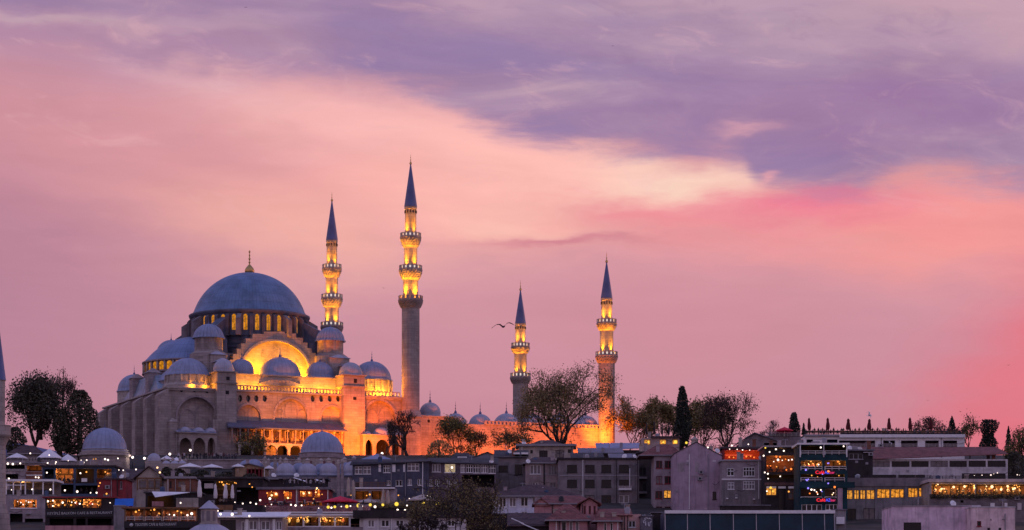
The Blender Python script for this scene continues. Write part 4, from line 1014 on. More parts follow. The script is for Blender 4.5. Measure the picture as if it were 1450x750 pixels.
ALLB = []
rw = random.Random(17)
class Bld:
    def __init__(s, name, label, cat, Y, px0, px1, ytop, depth, wall, group=None, ybot=None, drop=1.5):
        s.Y, s.k = Y, Y / F; s.px0, s.px1, s.ytop, s.depth, s.wall = px0, px1, ytop, depth, wall
        s.cx = (px0 + px1) / 2
        s.Z = (HY - ybot) * s.k if ybot else ground_z(Y) - drop
        s.root = thing(name, label, cat, ((s.cx - CX) * s.k, Y, s.Z), 0.0, group)
        s.x0, s.x1, s.zt = s.x(px0), s.x(px1), s.z(ytop); s.holes = []; s.label = label; ALLB.append(s)
    def x(s, px): return (px - s.cx) * s.k
    def z(s, py): return (HY - py) * s.k - s.Z
    def at(s, px, py, dy=0.0): return Vector(((px - CX) * s.k, s.Y + dy, (HY - py) * s.k))
    def walls(s, holes=(), d=.28, top=True, name='wall', back=True, floors=()):
        s.holes = list(holes); m = MB(); hs = [(s.x(a), s.x(b), s.z(y1), s.z(y0)) for a, y0, b, y1 in holes]
        xs = sorted({s.x0, s.x1, *[h[0] for h in hs], *[h[1] for h in hs]}); zs = sorted({0.0, s.zt, *[h[2] for h in hs], *[h[3] for h in hs]})
        for i in range(len(xs) - 1):
            for j in range(len(zs) - 1):
                xm, zm = (xs[i] + xs[i + 1]) / 2, (zs[j] + zs[j + 1]) / 2
                if any(h[0] < xm < h[1] and h[2] < zm < h[3] for h in hs): continue
                m.add([(xs[i], 0, zs[j]), (xs[i + 1], 0, zs[j]), (xs[i + 1], 0, zs[j + 1]), (xs[i], 0, zs[j + 1])], [(0, 1, 2, 3)])
        for a, b, c, e in hs:
            m.add([(a, 0, c), (b, 0, c), (b, 0, e), (a, 0, e), (a, d, c), (b, d, c), (b, d, e), (a, d, e)], [(0, 4, 5, 1), (1, 5, 6, 2), (2, 6, 7, 3), (3, 7, 4, 0)])
        D = s.depth
        m.add([(s.x0, 0, 0), (s.x0, D, 0), (s.x0, D, s.zt), (s.x0, 0, s.zt), (s.x1, 0, 0), (s.x1, D, 0), (s.x1, D, s.zt), (s.x1, 0, s.zt)],
              [(1, 0, 3, 2), (4, 5, 6, 7), (5, 1, 2, 6)])
        if top: m.add([(s.x0, 0, s.zt), (s.x1, 0, s.zt), (s.x1, D, s.zt), (s.x0, D, s.zt)], [(0, 1, 2, 3)])
        return m.obj(name, s.wall, s.root)
    def part(s, name, m, px0, px1, y0, y1, d0, d1, parent=None):
        b = MB(); b.box(s.x(px0), s.x(px1), d0, d1, s.z(y1), s.z(y0)); return b.obj(name, m, parent or s.root)
    def win(s, px0, y0, px1, y1, nx=2, ny=1, frame=None, pane=None, bar=.085, sill=True, tz=.62, dy=.10, name='window'):
        frame = frame or WHT; pane = pane or (GLZ if rw.random() < .7 else CURT)
        if pane is GLZ and rw.random() < .16: pane = CURT
        a, b, c, e = s.x(px0), s.x(px1), s.z(y1), s.z(y0); g = MB()
        o3 = ((a + b) / 2, dy, (c + e) / 2)
        for i in range(nx + 1):
            xx = a + (b - a) * i / nx; q = bar * (1.0 if i in (0, nx) else .7)
            x0 = max(a, xx - q); g.box(x0, min(b, xx + q), dy, dy + .07, c, e)
        zz = [c, e] + ([c + (e - c) * tz] if ny > 1 else [])
        for i, z_ in enumerate(zz):
            q = bar * (1 if i < 2 else .7); g.box(a, b, dy - .002, dy + .066, max(c, z_ - q), min(e, z_ + q))
        if sill: g.box(a - .1, b + .1, -.08, dy, c - .1, c)
        o = g.obj(name, frame, s.root, o3)
        p = MB(); p.add([(a, dy + .04, c), (b, dy + .04, c), (b, dy + .04, e), (a, dy + .04, e)], [(0, 1, 2, 3)]); p.obj('pane', pane, o, o3)
        return o
    def slab(s, y0, y1, ov=.3, m=None, px0=None, px1=None, name='roof', d1=None):
        b = MB(); b.box(s.x(px0) if px0 else s.x0 - ov, s.x(px1) if px1 else s.x1 + ov, -ov, d1 or s.depth + ov, s.z(y1), s.z(y0)); return b.obj(name, m or FELT, s.root)
    def hip(s, y_eave, y_ridge, ov=.5, m=None, px0=None, px1=None, r0=.3, r1=.7, fascia=True, d=None):
        a = s.x(px0) if px0 is not None else s.x0 - ov; b = s.x(px1) if px1 is not None else s.x1 + ov
        z0, z1 = s.z(y_eave), s.z(y_ridge); D = (d or s.depth) + ov
        yr = (D - ov) / 2; xa, xb = a + (b - a) * r0, a + (b - a) * r1
        z1 = (HY - y_ridge) / F * (s.Y + yr) - s.Z
        g = MB(); v = [(a, -ov, z0), (b, -ov, z0), (b, D, z0), (a, D, z0), (xa, yr, z1), (xb, yr, z1), (a, -ov, z0 - .16), (b, -ov, z0 - .16), (b, D, z0 - .16), (a, D, z0 - .16)]
        g.add(v, [(0, 1, 5, 4), (1, 2, 5), (2, 3, 4, 5), (3, 0, 4), (6, 9, 8, 7)])
        o = g.obj('roof', m or TILE, s.root)
        if fascia:
            f = MB(); f.box(a - .03, b + .03, -ov - .06, -ov, z0 - .17, z0 + .03); f.box(b, b + .06, -ov, D, z0 - .17, z0 + .02); f.box(a - .06, a, -ov, D, z0 - .17, z0 + .02); f.obj('gutter', GREYP, o)
        return o
    def shed(s, y_eave, y_top, ov=.35, m=None, px0=None, px1=None, d=None, name='roof', y_eave2=None):
        a = s.x(px0) if px0 is not None else s.x0 - ov; b = s.x(px1) if px1 is not None else s.x1 + ov
        D = d or s.depth; z0 = s.z(y_eave); z0b = s.z(y_eave2) if y_eave2 else z0; z1 = (HY - y_top) / F * (s.Y + D) - s.Z
        g = MB(); v = [(a, -ov, z0), (b, -ov, z0b), (b, D, z1), (a, D, z1)]
        g.add(v + [(x, y, z - .14) for x, y, z in v], [(0, 1, 2, 3), (7, 6, 5, 4), (0, 4, 5, 1), (1, 5, 6, 2), (2, 6, 7, 3), (3, 7, 4, 0)])
        return g.obj(name, m or SHEET, s.root)
    def gable(s, y_eave, y_peak, pxp=None, ov=.3, m=None, y_eave2=None):
        """gable facing the viewer: wall triangle plus two slopes running back"""
        zp = s.z(y_peak); xp = s.x(pxp) if pxp else 0; z0 = s.z(y_eave); z1 = s.z(y_eave2 or y_eave); D = s.depth
        g = MB(); g.extr([(s.x0, s.zt - .01), (s.x1, s.zt - .01), (s.x1, z1), (xp, zp), (s.x0, z0)], 0.002, .25); g.obj('gable', s.wall, s.root)
        g = MB()
        for xa, za in ((s.x0 - ov, z0 - .12), (s.x1 + ov, z1 - .12)):
            v = [(xa, -ov, za), (xp, -ov, zp + .05), (xp, D, zp + .05), (xa, D, za)]
            g.add(v + [(x, y, z + .16) for x, y, z in v], [(4, 5, 6, 7), (0, 3, 2, 1), (0, 1, 5, 4), (3, 7, 6, 2), (0, 4, 7, 3)])
        return g.obj('roof', m or TILE, s.root)
    def rail(s, px0, px1, y0, y1, dy=-.12, m=None, gap=.55, name='railing', bars=3):
        a, b, c, e = s.x(px0), s.x(px1), s.z(y1), s.z(y0); g = MB(); n = max(1, int((b - a) / gap))
        for i in range(n + 1):
            xx = a + (b - a) * i / n; w_ = .05 if i % 4 == 0 else .025
            g.box(xx - w_, xx + w_, dy - .03, dy + .03, c, e)
        for j in range(bars): zz = c + (e - c) * (j + 1) / bars; g.box(a, b, dy - .045, dy + .045, zz - .07, zz)
        return g.obj(name, m or STEEL, s.root)
    def room(s, px0, y0, px1, y1, d=3.2, m=None, floor=None):
        """the inside of an open bay: floor, ceiling, back and side walls"""
        a, b, c, e = s.x(px0) - .15, s.x(px1) + .15, s.z(y1) - .02, s.z(y0) + .1; g = MB()
        g.add([(a, .3, c), (b, .3, c), (b, d, c), (a, d, c), (a, .3, e), (b, .3, e), (b, d, e), (a, d, e)], [(0, 1, 2, 3), (7, 6, 5, 4), (3, 2, 6, 7), (0, 3, 7, 4), (2, 1, 5, 6)])
        return g.obj('interior', m or INNER, s.root)
    def glow(s, px, py, p, col=(1.0, .45, .12), dy=1.6, size=.15): light('POINT', s.at(px, py, dy), p * 2.0, col, size=size, name='cafe_lamp')
    def text(s, txt, pxc, yc, hpx, wpx, m, dy=-.1, parent=None, tilt=0.0):
        cu = bpy.data.curves.new('lettering', 'FONT'); cu.body = txt; cu.align_x = 'CENTER'; cu.align_y = 'CENTER'; cu.extrude = .02
        o = bpy.data.objects.new('lettering', cu); COL.objects.link(o); bpy.context.view_layer.update()
        wd, ht = max(.01, o.dimensions.x), max(.01, o.dimensions.y)
        dg = bpy.context.evaluated_depsgraph_get(); me = bpy.data.meshes.new_from_object(o.evaluated_get(dg)); bpy.data.objects.remove(o)
        me.materials.clear(); me.materials.append(m); o = bpy.data.objects.new('lettering', me); COL.objects.link(o); o.parent = parent or s.root
        o.rotation_euler = (rad(90), tilt, 0); o.scale = (wpx * s.k / wd, hpx * s.k / ht, 1); o.location = (s.x(pxc), dy, s.z(yc))
        return o
BACKDROP_ROWS = []
# --- mosque forecourt terraces and small lead domes -------------------------------------------------
fc = Bld('terrace_wall', 'low stone retaining wall of the mosque forecourt, above the dark bushes', 'wall', 512, 205, 500, 651, 8, STONE_D); fc.walls(); fc.slab(650, 651.2, .2, TRIM, name='coping')
t = Bld('domed_tomb', 'small lead domed tomb at the left end of the mosque terrace', 'tomb', 500, 108, 176, 640, 9, STONE)
d = MB(); R = 35.5 * t.k; cyy = R; zc = t.z(634.5)
d.prism([(R * math.cos(PI * 2 * i / 12 + .1), cyy + R * math.sin(PI * 2 * i / 12 + .1)) for i in range(12)], 0, zc - .5); d.obj('wall', STONE, t.root)
d = MB(); d.lathe([(R + .1, zc - 1.5), (R + .35, zc - 1.3), (R + .35, zc - 1.0), (R * .95, zc - .9), (R * .93, zc - .2), (R * .96, zc), (R * .88, zc + .1)], 0, cyy, 36, smooth=False); d.obj('cornice', TRIM, t.root)
dome(t.root, 0, cyy, 31.5 * t.k, t.z(602.5) - zc, zc, LEAD_S, .5, n=48)
t = Bld('domed_tomb', 'lead domed octagonal tomb before the orange side of the mosque', 'tomb', 482, 417, 489, 640, 9, STONE_L)
R = 35.5 * t.k; cyy = R; zc = t.z(639.0)
d = MB(); d.prism([(R * math.cos(PI / 8 + PI / 4 * i), cyy + R * math.sin(PI / 8 + PI / 4 * i)) for i in range(8)], 0, t.z(647)); d.obj('wall', STONE_L, t.root)
d = MB(); d.lathe([(R - .2, t.z(647) - .01), (R + .3, t.z(647)), (R + .3, t.z(646)), (R * .92, t.z(645.5))], 0, cyy, 8, PI / 8, 2 * PI + PI / 8, smooth=False)
d.lathe([(R * .92, t.z(645.6)), (R * .92, zc - .3), (R * .96, zc - .1), (R * .9, zc + .05)], 0, cyy, 32, smooth=False); d.obj('drum', STONE_D, t.root)
dome(t.root, 0, cyy, 30.5 * t.k, t.z(608) - zc, zc, LEAD_S, .6, n=48)
for px in (438, 457, 470):
    g = MB(); g.box(t.x(px) - .5, t.x(px) + .5, cyy - R - .02 + (abs(t.x(px)) > 2.4) * .9, cyy, t.z(664), t.z(652)); g.obj('window', mat('red_shutter', (0.20, 0.10, 0.11), .8), t.root)
# the soup kitchen: lead domes in two rows and a crowd of stone chimneys
sk = Bld('madrasa', 'row of small grey lead domes with stone lanterns behind the red cafe', 'madrasa', 466, 398, 508, 673, 14, STONE_D); sk.walls(); sk.slab(672.5, 674.5, .3, LEAD_D, name='eave')
for px, yb, yt, Rp, dy in ((403, 672.5, 656, 14, 2.4), (434, 672.5, 656.5, 13.5, 2.4), (464, 672.5, 656, 12.5, 2.4), (500, 672.5, 653, 14, 2.6), (418, 668, 653, 9, 8), (450, 668, 654, 9.5, 8), (484, 667, 652, 9, 8)):
    R = Rp * sk.k; zz = sk.z(yb); o = dome(sk.root, sk.x(px), dy, R, sk.z(yt) - zz, zz + .3, LEAD_P if dy < 5 else LEAD_S, 0, n=28, eave=.1)
    g = MB(); zt_ = sk.z(yt) + .3; g.lathe([(.42, zt_ - .2), (.42, zt_ + .5), (.55, zt_ + .55), (.1, zt_ + 1.0), (.02, zt_ + 1.1)], sk.x(px), dy, 8, smooth=False); g.obj('lantern', STONE_L, o, (sk.x(px), dy, zt_))
sk2 = Bld('soup_kitchen', 'lead vaulted kitchen building crowded with pale stone chimneys', 'kitchen building', 478, 332, 400, 661, 14, STONE_D); sk2.walls()
for px, yt, Rp, dy in ((343, 646.5, 13, 9), (357, 648, 14, 4), (383, 650, 12, 8)):
    R = Rp * sk2.k; dome(sk2.root, sk2.x(px), dy, R, sk2.z(yt) - sk2.z(661), sk2.z(661), LEAD_S, 0, n=28, eave=.1)
an = None
def chimney(b, px, y0, y1, wpx, dy, m=None, cap=True):
    g = MB(); xx = b.x(px); h = wpx * b.k / 2
    g.taper(xx - h, xx + h, dy - h, dy + h, b.z(y1), b.z(y0) - .5, h * .12, h * .12, h * .12, h * .12)
    if cap: g.box(xx - h * 1.1, xx + h * 1.1, dy - h * 1.1, dy + h * 1.1, b.z(y0) - .5, b.z(y0) - .3); g.taper(xx - h, xx + h, dy - h, dy + h, b.z(y0) - .3, b.z(y0) + .15, h * .8, h * .8, h * .8, h * .8)
    return g.obj('chimney', m or STONE_L, b.root)
for px, y0, y1, w_, dy in ((373, 645, 661, 4.5, 3), (379, 648, 662, 4, 2), (386, 646, 662, 4.5, 5), (391, 643, 661, 4, 9), (395, 651, 663, 4, 2), (399, 655, 664, 3.6, 1), (368, 650, 661, 3.6, 6), (376, 653, 663, 4, 1)): chimney(sk2, px, y0, y1, w_, dy)
for px, y0, y1, w_, dy in ((407, 651, 664, 4, 6), (413, 648, 662, 4.5, 9), (424, 650, 664, 4, 9), (442, 651, 663, 3.6, 9)): chimney(sk, px, y0, y1, w_, dy, STONE)
st = Bld('chimney_stack', 'pair of joined stone chimney stacks standing right of the lead domes', 'chimney', 440, 476.5, 486.5, 655, 2, STONE_D)
g = MB(); g.taper(st.x(476.5), st.x(481.8), 0, .9, 0, st.z(656), .1, .1, .1, .1); g.taper(st.x(482), st.x(486.8), .1, .9, 0, st.z(654.5), .1, .1, .1, .1); g.obj('shaft', STONE_D, st.root)
for px, y in ((479, 656), (484.4, 654.5)):
    g = MB(); g.lathe([(.42, st.z(y) - .05), (.46, st.z(y) + .1), (.3, st.z(y) + .4), (.34, st.z(y) + .55), (.02, st.z(y) + .8)], st.x(px), .45, 8); g.obj('chimney_pot', STONE_L, st.root)
ld = Bld('domed_kiosk', 'little white lead domed kiosk beside a lamp below the mosque corner', 'kiosk', 500, 206, 226, 652, 4, STONE_L); ld.walls(); dome(ld.root, 0, 2, 9.5 * ld.k, ld.z(640.5) - ld.z(652), ld.z(652), LEAD_P, 0, n=24, eave=.1)
fk = Bld('forecourt_cafe', 'low cafe hut with a tan wall and dark red posts below the forecourt', 'cafe', 462, 330, 377, 661, 5, plaster('tan_plaster', (0.36, 0.24, 0.16)))
fk.walls([(349, 664, 371, 676)]); fk.gable(663, 657, 352, .5, SHEET); fk.room(349, 664, 371, 676, 3, PRD)
for px in (351, 356, 361.5, 367, 371): fk.part('post', PRD, px - .7, px + .7, 663, 677, -.2, .05)
an = Bld('kitchen_annex', 'small domed stone annex with pale chimneys right of the white kiosk', 'kitchen building', 492, 226, 262, 656, 8, STONE_L); an.walls()
for px, Rp in ((233, 6), (245, 6.5), (256, 6)): dome(an.root, an.x(px), 2.5, Rp * an.k, 5.2 * an.k, an.z(656), LEAD_P, 0, n=20, eave=.1)
for px, y0, w_, dy in ((228, 646, 3.6, 5), (239, 645, 4, 6), (250, 644.5, 3.6, 5), (260, 648, 3.6, 3)): chimney(an, px, y0, 658, w_, dy)
# --- far left group -------------------------------------------------------------------------------
hu = Bld('tiled_hut', 'dark tile roofed hut behind the near minaret at the left', 'hut', 500, 14, 54, 642, 7, PG); hu.walls(); hu.hip(642, 630.5, .6, TILE_D)
gw = Bld('battlement_wall', 'short crenellated stone wall below the dark trees at the left', 'wall', 490, 8, 112, 652, 1.2, STONE); gw.walls()
g = MB()
for i in range(17): xx = gw.x(40 + i * 4.2); g.box(xx - .22, xx + .22, 0.05, .8, gw.zt, gw.z(647.5))
g.obj('merlons', STONE, gw.root)
def parasol_open(label, px, ytop, yedge, Y, wpx, m, group=None, post=10, name='parasol'):
    k = Y / F; r = thing(name, label, 'parasol', P(px, yedge + post, Y), 0.0, group); h0 = post * k; h1 = (yedge + post - ytop) * k; R = wpx * k / 2
    d = MB(); d.tube((0, 0, 0), (0, 0, h1), .05, .05, 6); d.obj('pole', WHT, r)
    d = MB(); d.lathe([(R, h0 - .18), (R, h0), (R * .55, h0 + (h1 - h0) * .52), (.08, h1), (.02, h1 + .12)], 0, 0, 8, smooth=False); d.obj('canopy', m, r)
    return r
CANV = mat('white_canvas', (0.78, 0.74, 0.77), .85, var=.12, nscale=.8); CANB = mat('beige_canvas', (0.46, 0.37, 0.33), .85, var=.2, nscale=1.2, streak=.3); CANR = mat('red_canvas', (0.62, 0.02, 0.06), .8, var=.2, nscale=1.0); CANDR = mat('dark_red_canvas', (0.10, 0.012, 0.018), .85, var=.3, nscale=1.5)
parasol_open('white open parasol beside the near minaret, below the tiled hut', 24, 641.5, 648, 478, 30, CANV)
parasol_open('large dome shaped white parasol under the dark trees at the left', 70, 635.5, 648, 484, 36, CANV)
parasol_open('white open parasol right of the crenellated wall', 96, 643, 652, 486, 26, CANV)
parasol_open('small white open parasol just right of the white domed kiosk', 236, 645, 649.5, 506, 18, CANV)
parasol_open('small white open parasol under the mosque corner pier', 250, 647.5, 652, 504, 20, CANV)
parasol_open('white open parasol in the forecourt, left one of two', 269, 655.5, 661, 470, 34, CANV)
parasol_open('white open parasol in the forecourt, right one of two', 300, 657, 661.5, 471, 32, CANV)
parasol_open('small pale parasol left of the tan cafe hut', 337, 656.5, 660, 456, 18, CANV)
parasol_open('small pale parasol right of the tan cafe hut', 381, 659, 662.5, 456, 14, CANV)
b = Bld('terrace_cafe', 'mauve cafe with a brick bay right beside the near minaret', 'cafe', 440, 2, 62, 655, 8, PM)
b.walls([(8, 658, 35, 666), (38, 659, 59, 667), (8, 671, 26, 678)]); b.slab(654, 656, .3, GREYP)
b.part('brick_bay', PBR, 37, 61.5, 668, 680, -.25, .05); b.room(8, 658, 35, 666, 3.5, PDK); b.room(38, 659, 59, 667, 3.5); b.rail(8, 35, 664, 667); b.rail(38, 60, 672, 673.5, -.3, WHT)
b.glow(49, 661, 40)
b = Bld('glass_pavilion', 'white framed glass dining pavilion on a terrace at the left edge', 'pavilion', 402, 4, 77, 678.5, 6, WHT)
d = MB(); d.box(b.x0, b.x1, 0, 6, b.z(702.5), b.z(700)); d.box(b.x0, b.x1, 5.8, 6, b.z(700), b.zt); d.obj('floor', CONC, b.root)
b.slab(678.5, 681.5, .4, WHT)
for px in (9, 19, 29.5, 36, 47, 61, 75.5): b.part('post', WHT, px - .8, px + .8, 681.5, 700, -.1, .12)
for p0, p1 in ((9, 19), (19, 29.5), (29.5, 36), (36, 47), (47, 61), (61, 75.5)):
    g = MB(); g.box(b.x(p0 + .8), b.x(p1 - .8), 0, .03, b.z(700), b.z(693)); g.obj('glass_panel', GLZ, b.root)
b.part('rail', WHT, 9, 36, 686, 687.2, -.05, .05); b.glow(30, 684, 30)
b = Bld('cafe_house', 'mauve house with one long lit window under the glass pavilion', 'house', 400, 0, 67, 702, 8, PM)
b.walls([(19, 707, 52, 719), (14, 727, 32, 752), (35, 734, 61, 752)]); b.room(19, 707, 52, 719, 2.6); b.room(14, 727, 32, 752, 2, PDK); b.room(35, 734, 61, 752, 2, PDK)
b.part('lintel', WHT, 15, 53, 718.7, 720.4, -.15, .02); b.rail(35, 61, 743, 747, -.05, WHT); b.part('lamp_bracket', GREYP, 37, 44, 727, 728, -.6, .02); b.glow(30, 709, 90); b.glow(44, 709, 90)
b = Bld('blue_cafe', 'dark blue two storey cafe front below the small domed tomb', 'cafe', 428, 60, 162, 660, 8, PBL)
bays = [(63, 664, 76, 677), (79, 663.5, 104, 684), (107.5, 663.5, 133, 684), (137, 664, 158, 684), (63, 686, 104, 699), (107, 687, 141, 699)]
b.walls(bays); b.slab(658.5, 661, .35, PDK)
for q in bays: b.room(*q, 3.4, PDK if q[1] > 680 or q[0] in (63, 107.5) else INNER)
for q in bays[:4]: b.rail(q[0], q[2], q[3] - 5, q[3], -.05, DKM)
b.glow(84, 667, 110); b.glow(100, 667, 60); b.glow(120, 667, 30); b.glow(150, 667, 30); b.part('notice', WHT, 115.5, 123.5, 677, 682, -.12, -.06)
b = Bld('dark_red_house', 'dark red painted house wall with a small wall lamp at the left', 'house', 404, 138, 178, 678, 7, PRD); b.walls([(146, 699, 155, 706), (170, 681, 173, 692)]); b.slab(677, 679, .3, TILE_D); b.win(146, 699, 155, 706, 2, 1, GREYP, CURT); b.win(170, 681, 173, 692, 1, 1, GREYP, GLZ)
b = Bld('restaurant', 'dark fronted restaurant with a lit dining strip over a long black signboard', 'restaurant', 380, 64, 163, 704, 8, PDK)
bays = [(67, 706.5, 93, 719), (95, 706.5, 116, 719), (118, 706.5, 143, 719), (70, 734, 104, 743.5), (108, 734, 121, 743.5), (124, 734, 158, 743.5)]
b.walls(bays); b.slab(703, 705, .4, PRD)
for q in bays: b.room(*q, 2.8, INNER if q[1] < 720 else PDK)
b.rail(67, 143, 715, 720, -.08, DKM); o = b.part('signboard', DKM, 65, 162, 721.5, 731.5, -.3, -.1)
b.text('KEYİFLİ BALKON CAFE & RESTAURANT', 113.5, 726.5, 4.6, 92, mat('sign_letters', (0.50, 0.50, 0.52), .6), -.32, tilt=rad(-.9)); b.part('plinth', PPK, 64, 163, 744, 756, -.06, .02)
for px, p in ((72, 50), (83, 50), (105, 60), (122, 130), (134, 90)): b.glow(px, 708.5, p, dy=1.0)
b = Bld('corner_pier', 'plain grey wall pier between the two restaurant signboards', 'wall', 370, 161, 176.5, 716, 4, CONC); b.walls(); b.part('coping', GREYP, 160.5, 177, 715, 716.5, -.1, 4.1)
g = MB(); k = 372 / F
tp_ = [((163 - CX) * k, 372, (HY - 706) * k), ((189.5 - CX) * k, 372, (HY - 705.5) * k), ((189.5 - CX) * k, 371.4, (HY - 716.5) * k), ((163 - CX) * k, 371.4, (HY - 716.5) * k)]
nseg = 8; vs = []
for j in range(4):
    for i in range(nseg + 1):
        f, h = i / nseg, j / 3; a_ = Vector(tp_[0]).lerp(Vector(tp_[1]), f); c_ = Vector(tp_[3]).lerp(Vector(tp_[2]), f); v = a_.lerp(c_, h); v.y -= .12 * math.sin(f * 9) * h; vs.append(v)
g.add(vs, [(j * 9 + i, (j + 1) * 9 + i, (j + 1) * 9 + i + 1, j * 9 + i + 1) for j in range(3) for i in range(8)])
g.add([v + Vector((0, .06, 0)) for v in vs], [(j * 9 + i, j * 9 + i + 1, (j + 1) * 9 + i + 1, (j + 1) * 9 + i) for j in range(3) for i in range(8)])
tag(g.obj('tarpaulin', mat('blue_tarpaulin', (0.02, 0.15, 0.62), .5, var=.12)), 'bright blue tarpaulin hung beside the dark red house', 'tarpaulin')
b = Bld('gabled_house', 'tile roofed house with a pale timbered gable above the blue tarpaulin', 'house', 424, 193, 229, 677, 9, PC)
b.walls([(197, 680, 207, 691), (210, 680, 218, 691), (220, 680, 227, 691)]); b.gable(677, 661, 211, .5, TILE_D); 
for q in ((197, 680, 207, 691), (210, 680, 218, 691), (220, 680, 227, 691)): b.win(*q, 1, 1, WOOD, CURT)
for px in (194.5, 208.5, 219, 228): b.part('timber_post', WOOD, px - .8, px + .8, 677, 694, -.08, .05)
b.part('timber_beam', WOOD, 193, 229, 676, 678, -.1, .05)
b = Bld('tiled_wing', 'long low wing with a slanting old tile roof, left of the pale gable', 'house', 426, 150, 194, 677, 8, PM); b.walls([(156, 681, 168, 690), (174, 681, 186, 690)]); b.shed(678, 664, .5, TILE_D, d=7); b.win(156, 681, 168, 690, 3, 1, WOOD, GLZ); b.win(174, 681, 186, 690, 3, 1, WOOD, GLZ)
b = Bld('brick_house', 'orange brown brick house with a pale flat roof edge, right of the pale gable', 'house', 420, 236, 274, 677, 7, PBR); b.walls([(240, 681, 243, 690), (252, 681, 262, 690)]); b.slab(674.5, 677.5, .4, GREYP); b.win(240, 681, 243, 690, 1, 1, DKM, GLZ); b.win(252, 681, 262, 690, 2, 1, WOOD, CURT); b.glow(260, 686, 14)
# white sail awning
g = MB(); k = 384 / F; pts = [(213, 695), (232, 694.5), (267, 696), (221, 704)]
vs = [Vector(((px - CX) * k, 384 + dy, (HY - py) * k)) for (px, py), dy in zip(pts, (1.5, 3, 1.5, -1))]
g.add(vs + [v - Vector((0, 0, .06)) for v in vs], [(0, 3, 2, 1), (4, 5, 6, 7), (0, 4, 7, 3), (3, 7, 6, 2), (2, 6, 5, 1), (1, 5, 4, 0)])
aw = tag(g.obj('awning', CANV), 'white sail awning stretched below the timbered gable', 'awning')
b = Bld('terrace_shed', 'dark cafe shed with a planter box under the white sail awning', 'shed', 388, 206, 282, 697, 6, PDK); b.walls([(209, 702, 246, 718)]); b.slab(696, 698, .3, FELT); b.room(209, 702, 246, 718, 3, PDK); b.part('planter', PPK, 216, 232, 710, 717, -.6, -.05); b.part('parapet', PC, 250, 281, 705, 718, -.5, -.02); b.glow(225, 705, 20)
b = Bld('restaurant', 'glazed terrace restaurant with wooden posts over a black signboard near the lantern', 'restaurant', 352, 176, 281, 719, 7, PDK)
bays = [(178.5, 721.5, 203, 737.5), (205.5, 721.5, 228.5, 737.5), (231, 721.5, 252.5, 737.5), (255, 721.5, 277, 737.5)]
b.walls(bays); b.slab(718, 720, .4, WOOD)
for q in bays:
    b.room(*q, 3); b.rail(q[0], q[2], 731.5, 737.5, -.02, WHT, gap=.9, bars=2)
for px in (177.5, 204.2, 229.8, 253.8, 278.5): b.part('post', WOOD, px - .9, px + .9, 720, 738, -.12, .02)
o = b.part('signboard', DKM, 176, 281, 738.5, 747.5, -.25, -.05); b.text('TEOSTEPE CAFE & RESTAURANT', 221, 742.6, 4.0, 59, MATS['sign_letters'], -.27, tilt=rad(-.7))
g = MB(); g.lathe([(.3, -.02), (.3, .02), (.01, .03)], 0, 0, 14); o2 = g.obj('sign_emblem', MATS['sign_letters'], b.root, (0, 0, 0)); o2.rotation_euler = (rad(90), 0, 0); o2.location = (b.x(186.5), -.27, b.z(743)); o2.scale = (.95, .85, 1)
for px, p in ((192, 30), (216, 25), (240, 55), (266, 60)): b.glow(px, 724, p, (1, .42, .2), 1.4)
# lantern and lead dome of a bath house, close to the viewer
b = Bld('bath_house', 'lead dome with a pointed stone lantern rising at the bottom edge', 'bath house', 255, 258, 326, 760, 8, STONE)
R = 36 * b.k; zz = b.z(757); dome(b.root, b.x(291.5), 3, R, b.z(738.5) - zz, zz, LEAD_P, 0, n=64, rib=.02, nrib=40)
d = MB(); xx = b.x(291.2); r_ = 12.4 * b.k
d.lathe([(r_ * 1.15, b.z(740.5)), (r_ * 1.15, b.z(739)), (r_, b.z(738.6)), (r_, b.z(719.5)), (r_ * 1.12, b.z(719.3)), (r_ * 1.12, b.z(718.4))], xx, 3, 8, PI / 8, 2 * PI + PI / 8, smooth=False); lo = d.obj('lantern', STONE_L, b.root, (xx, 3, b.z(719)))
d = MB(); d.lathe([(r_ * 1.2, b.z(718.4)), (r_ * .35, b.z(709)), (.02, b.z(706))], xx, 3, 12); d.obj('lantern_roof', LEAD_P, lo, (xx, 3, b.z(718)))
for i in range(8):
    t_ = PI / 4 * i; g = MB(); c, s_ = math.cos(t_), math.sin(t_); q = r_ * .935
    u = Vector((-s_, c, 0)); ctr = Vector((xx + q * c, 3 + q * s_, 0)); hw = r_ * .2
    pts = [ctr + u * -hw + Vector((0, 0, b.z(736))), ctr + u * hw + Vector((0, 0, b.z(736))), ctr + u * hw + Vector((0, 0, b.z(722))), ctr + u * -hw + Vector((0, 0, b.z(722)))]
    g.add(pts, [(0, 1, 2, 3)]); g.obj('lantern_window', mat('shuttered_stone', (.20, .17, .19), .9), lo, (xx, 3, b.z(719)))
# --- centre left: open cafe with closed parasols, the red cafe, the low terraces ---------------------
b = Bld('open_cafe', 'dark open sided cafe behind the four closed white parasols', 'cafe', 404, 282, 372, 676, 8, PDK)
b.walls([(306, 681, 332, 714), (335, 690, 368, 714), (286, 681, 303, 700)]); b.slab(675, 677.5, .4, FELT); b.room(306, 681, 332, 714, 3.5, PDK); b.room(335, 690, 368, 714, 3.5, PDK); b.room(286, 681, 303, 700, 3, PDK)
b.rail(306, 331, 692, 693.5, -.1, WOOD, bars=1); b.part('shelf', WOOD, 306, 332, 700, 701, .1, .5); b.glow(314, 684, 26); b.glow(325, 684, 20); b.part('skylight', STEEL, 289, 302, 684, 691, .3, .5); b.part('counter', GREYP, 336, 341, 694, 696, -.2, .1)
b = Bld('terrace_roof', 'long dark flat roof with a pale edge behind the open cafe', 'roof terrace', 440, 300, 460, 676, 8, PDK); b.walls(); b.slab(675, 678, .5, SHEET); b.part('edge', GREYP, 304, 395, 677.6, 678.8, -.6, -.48)
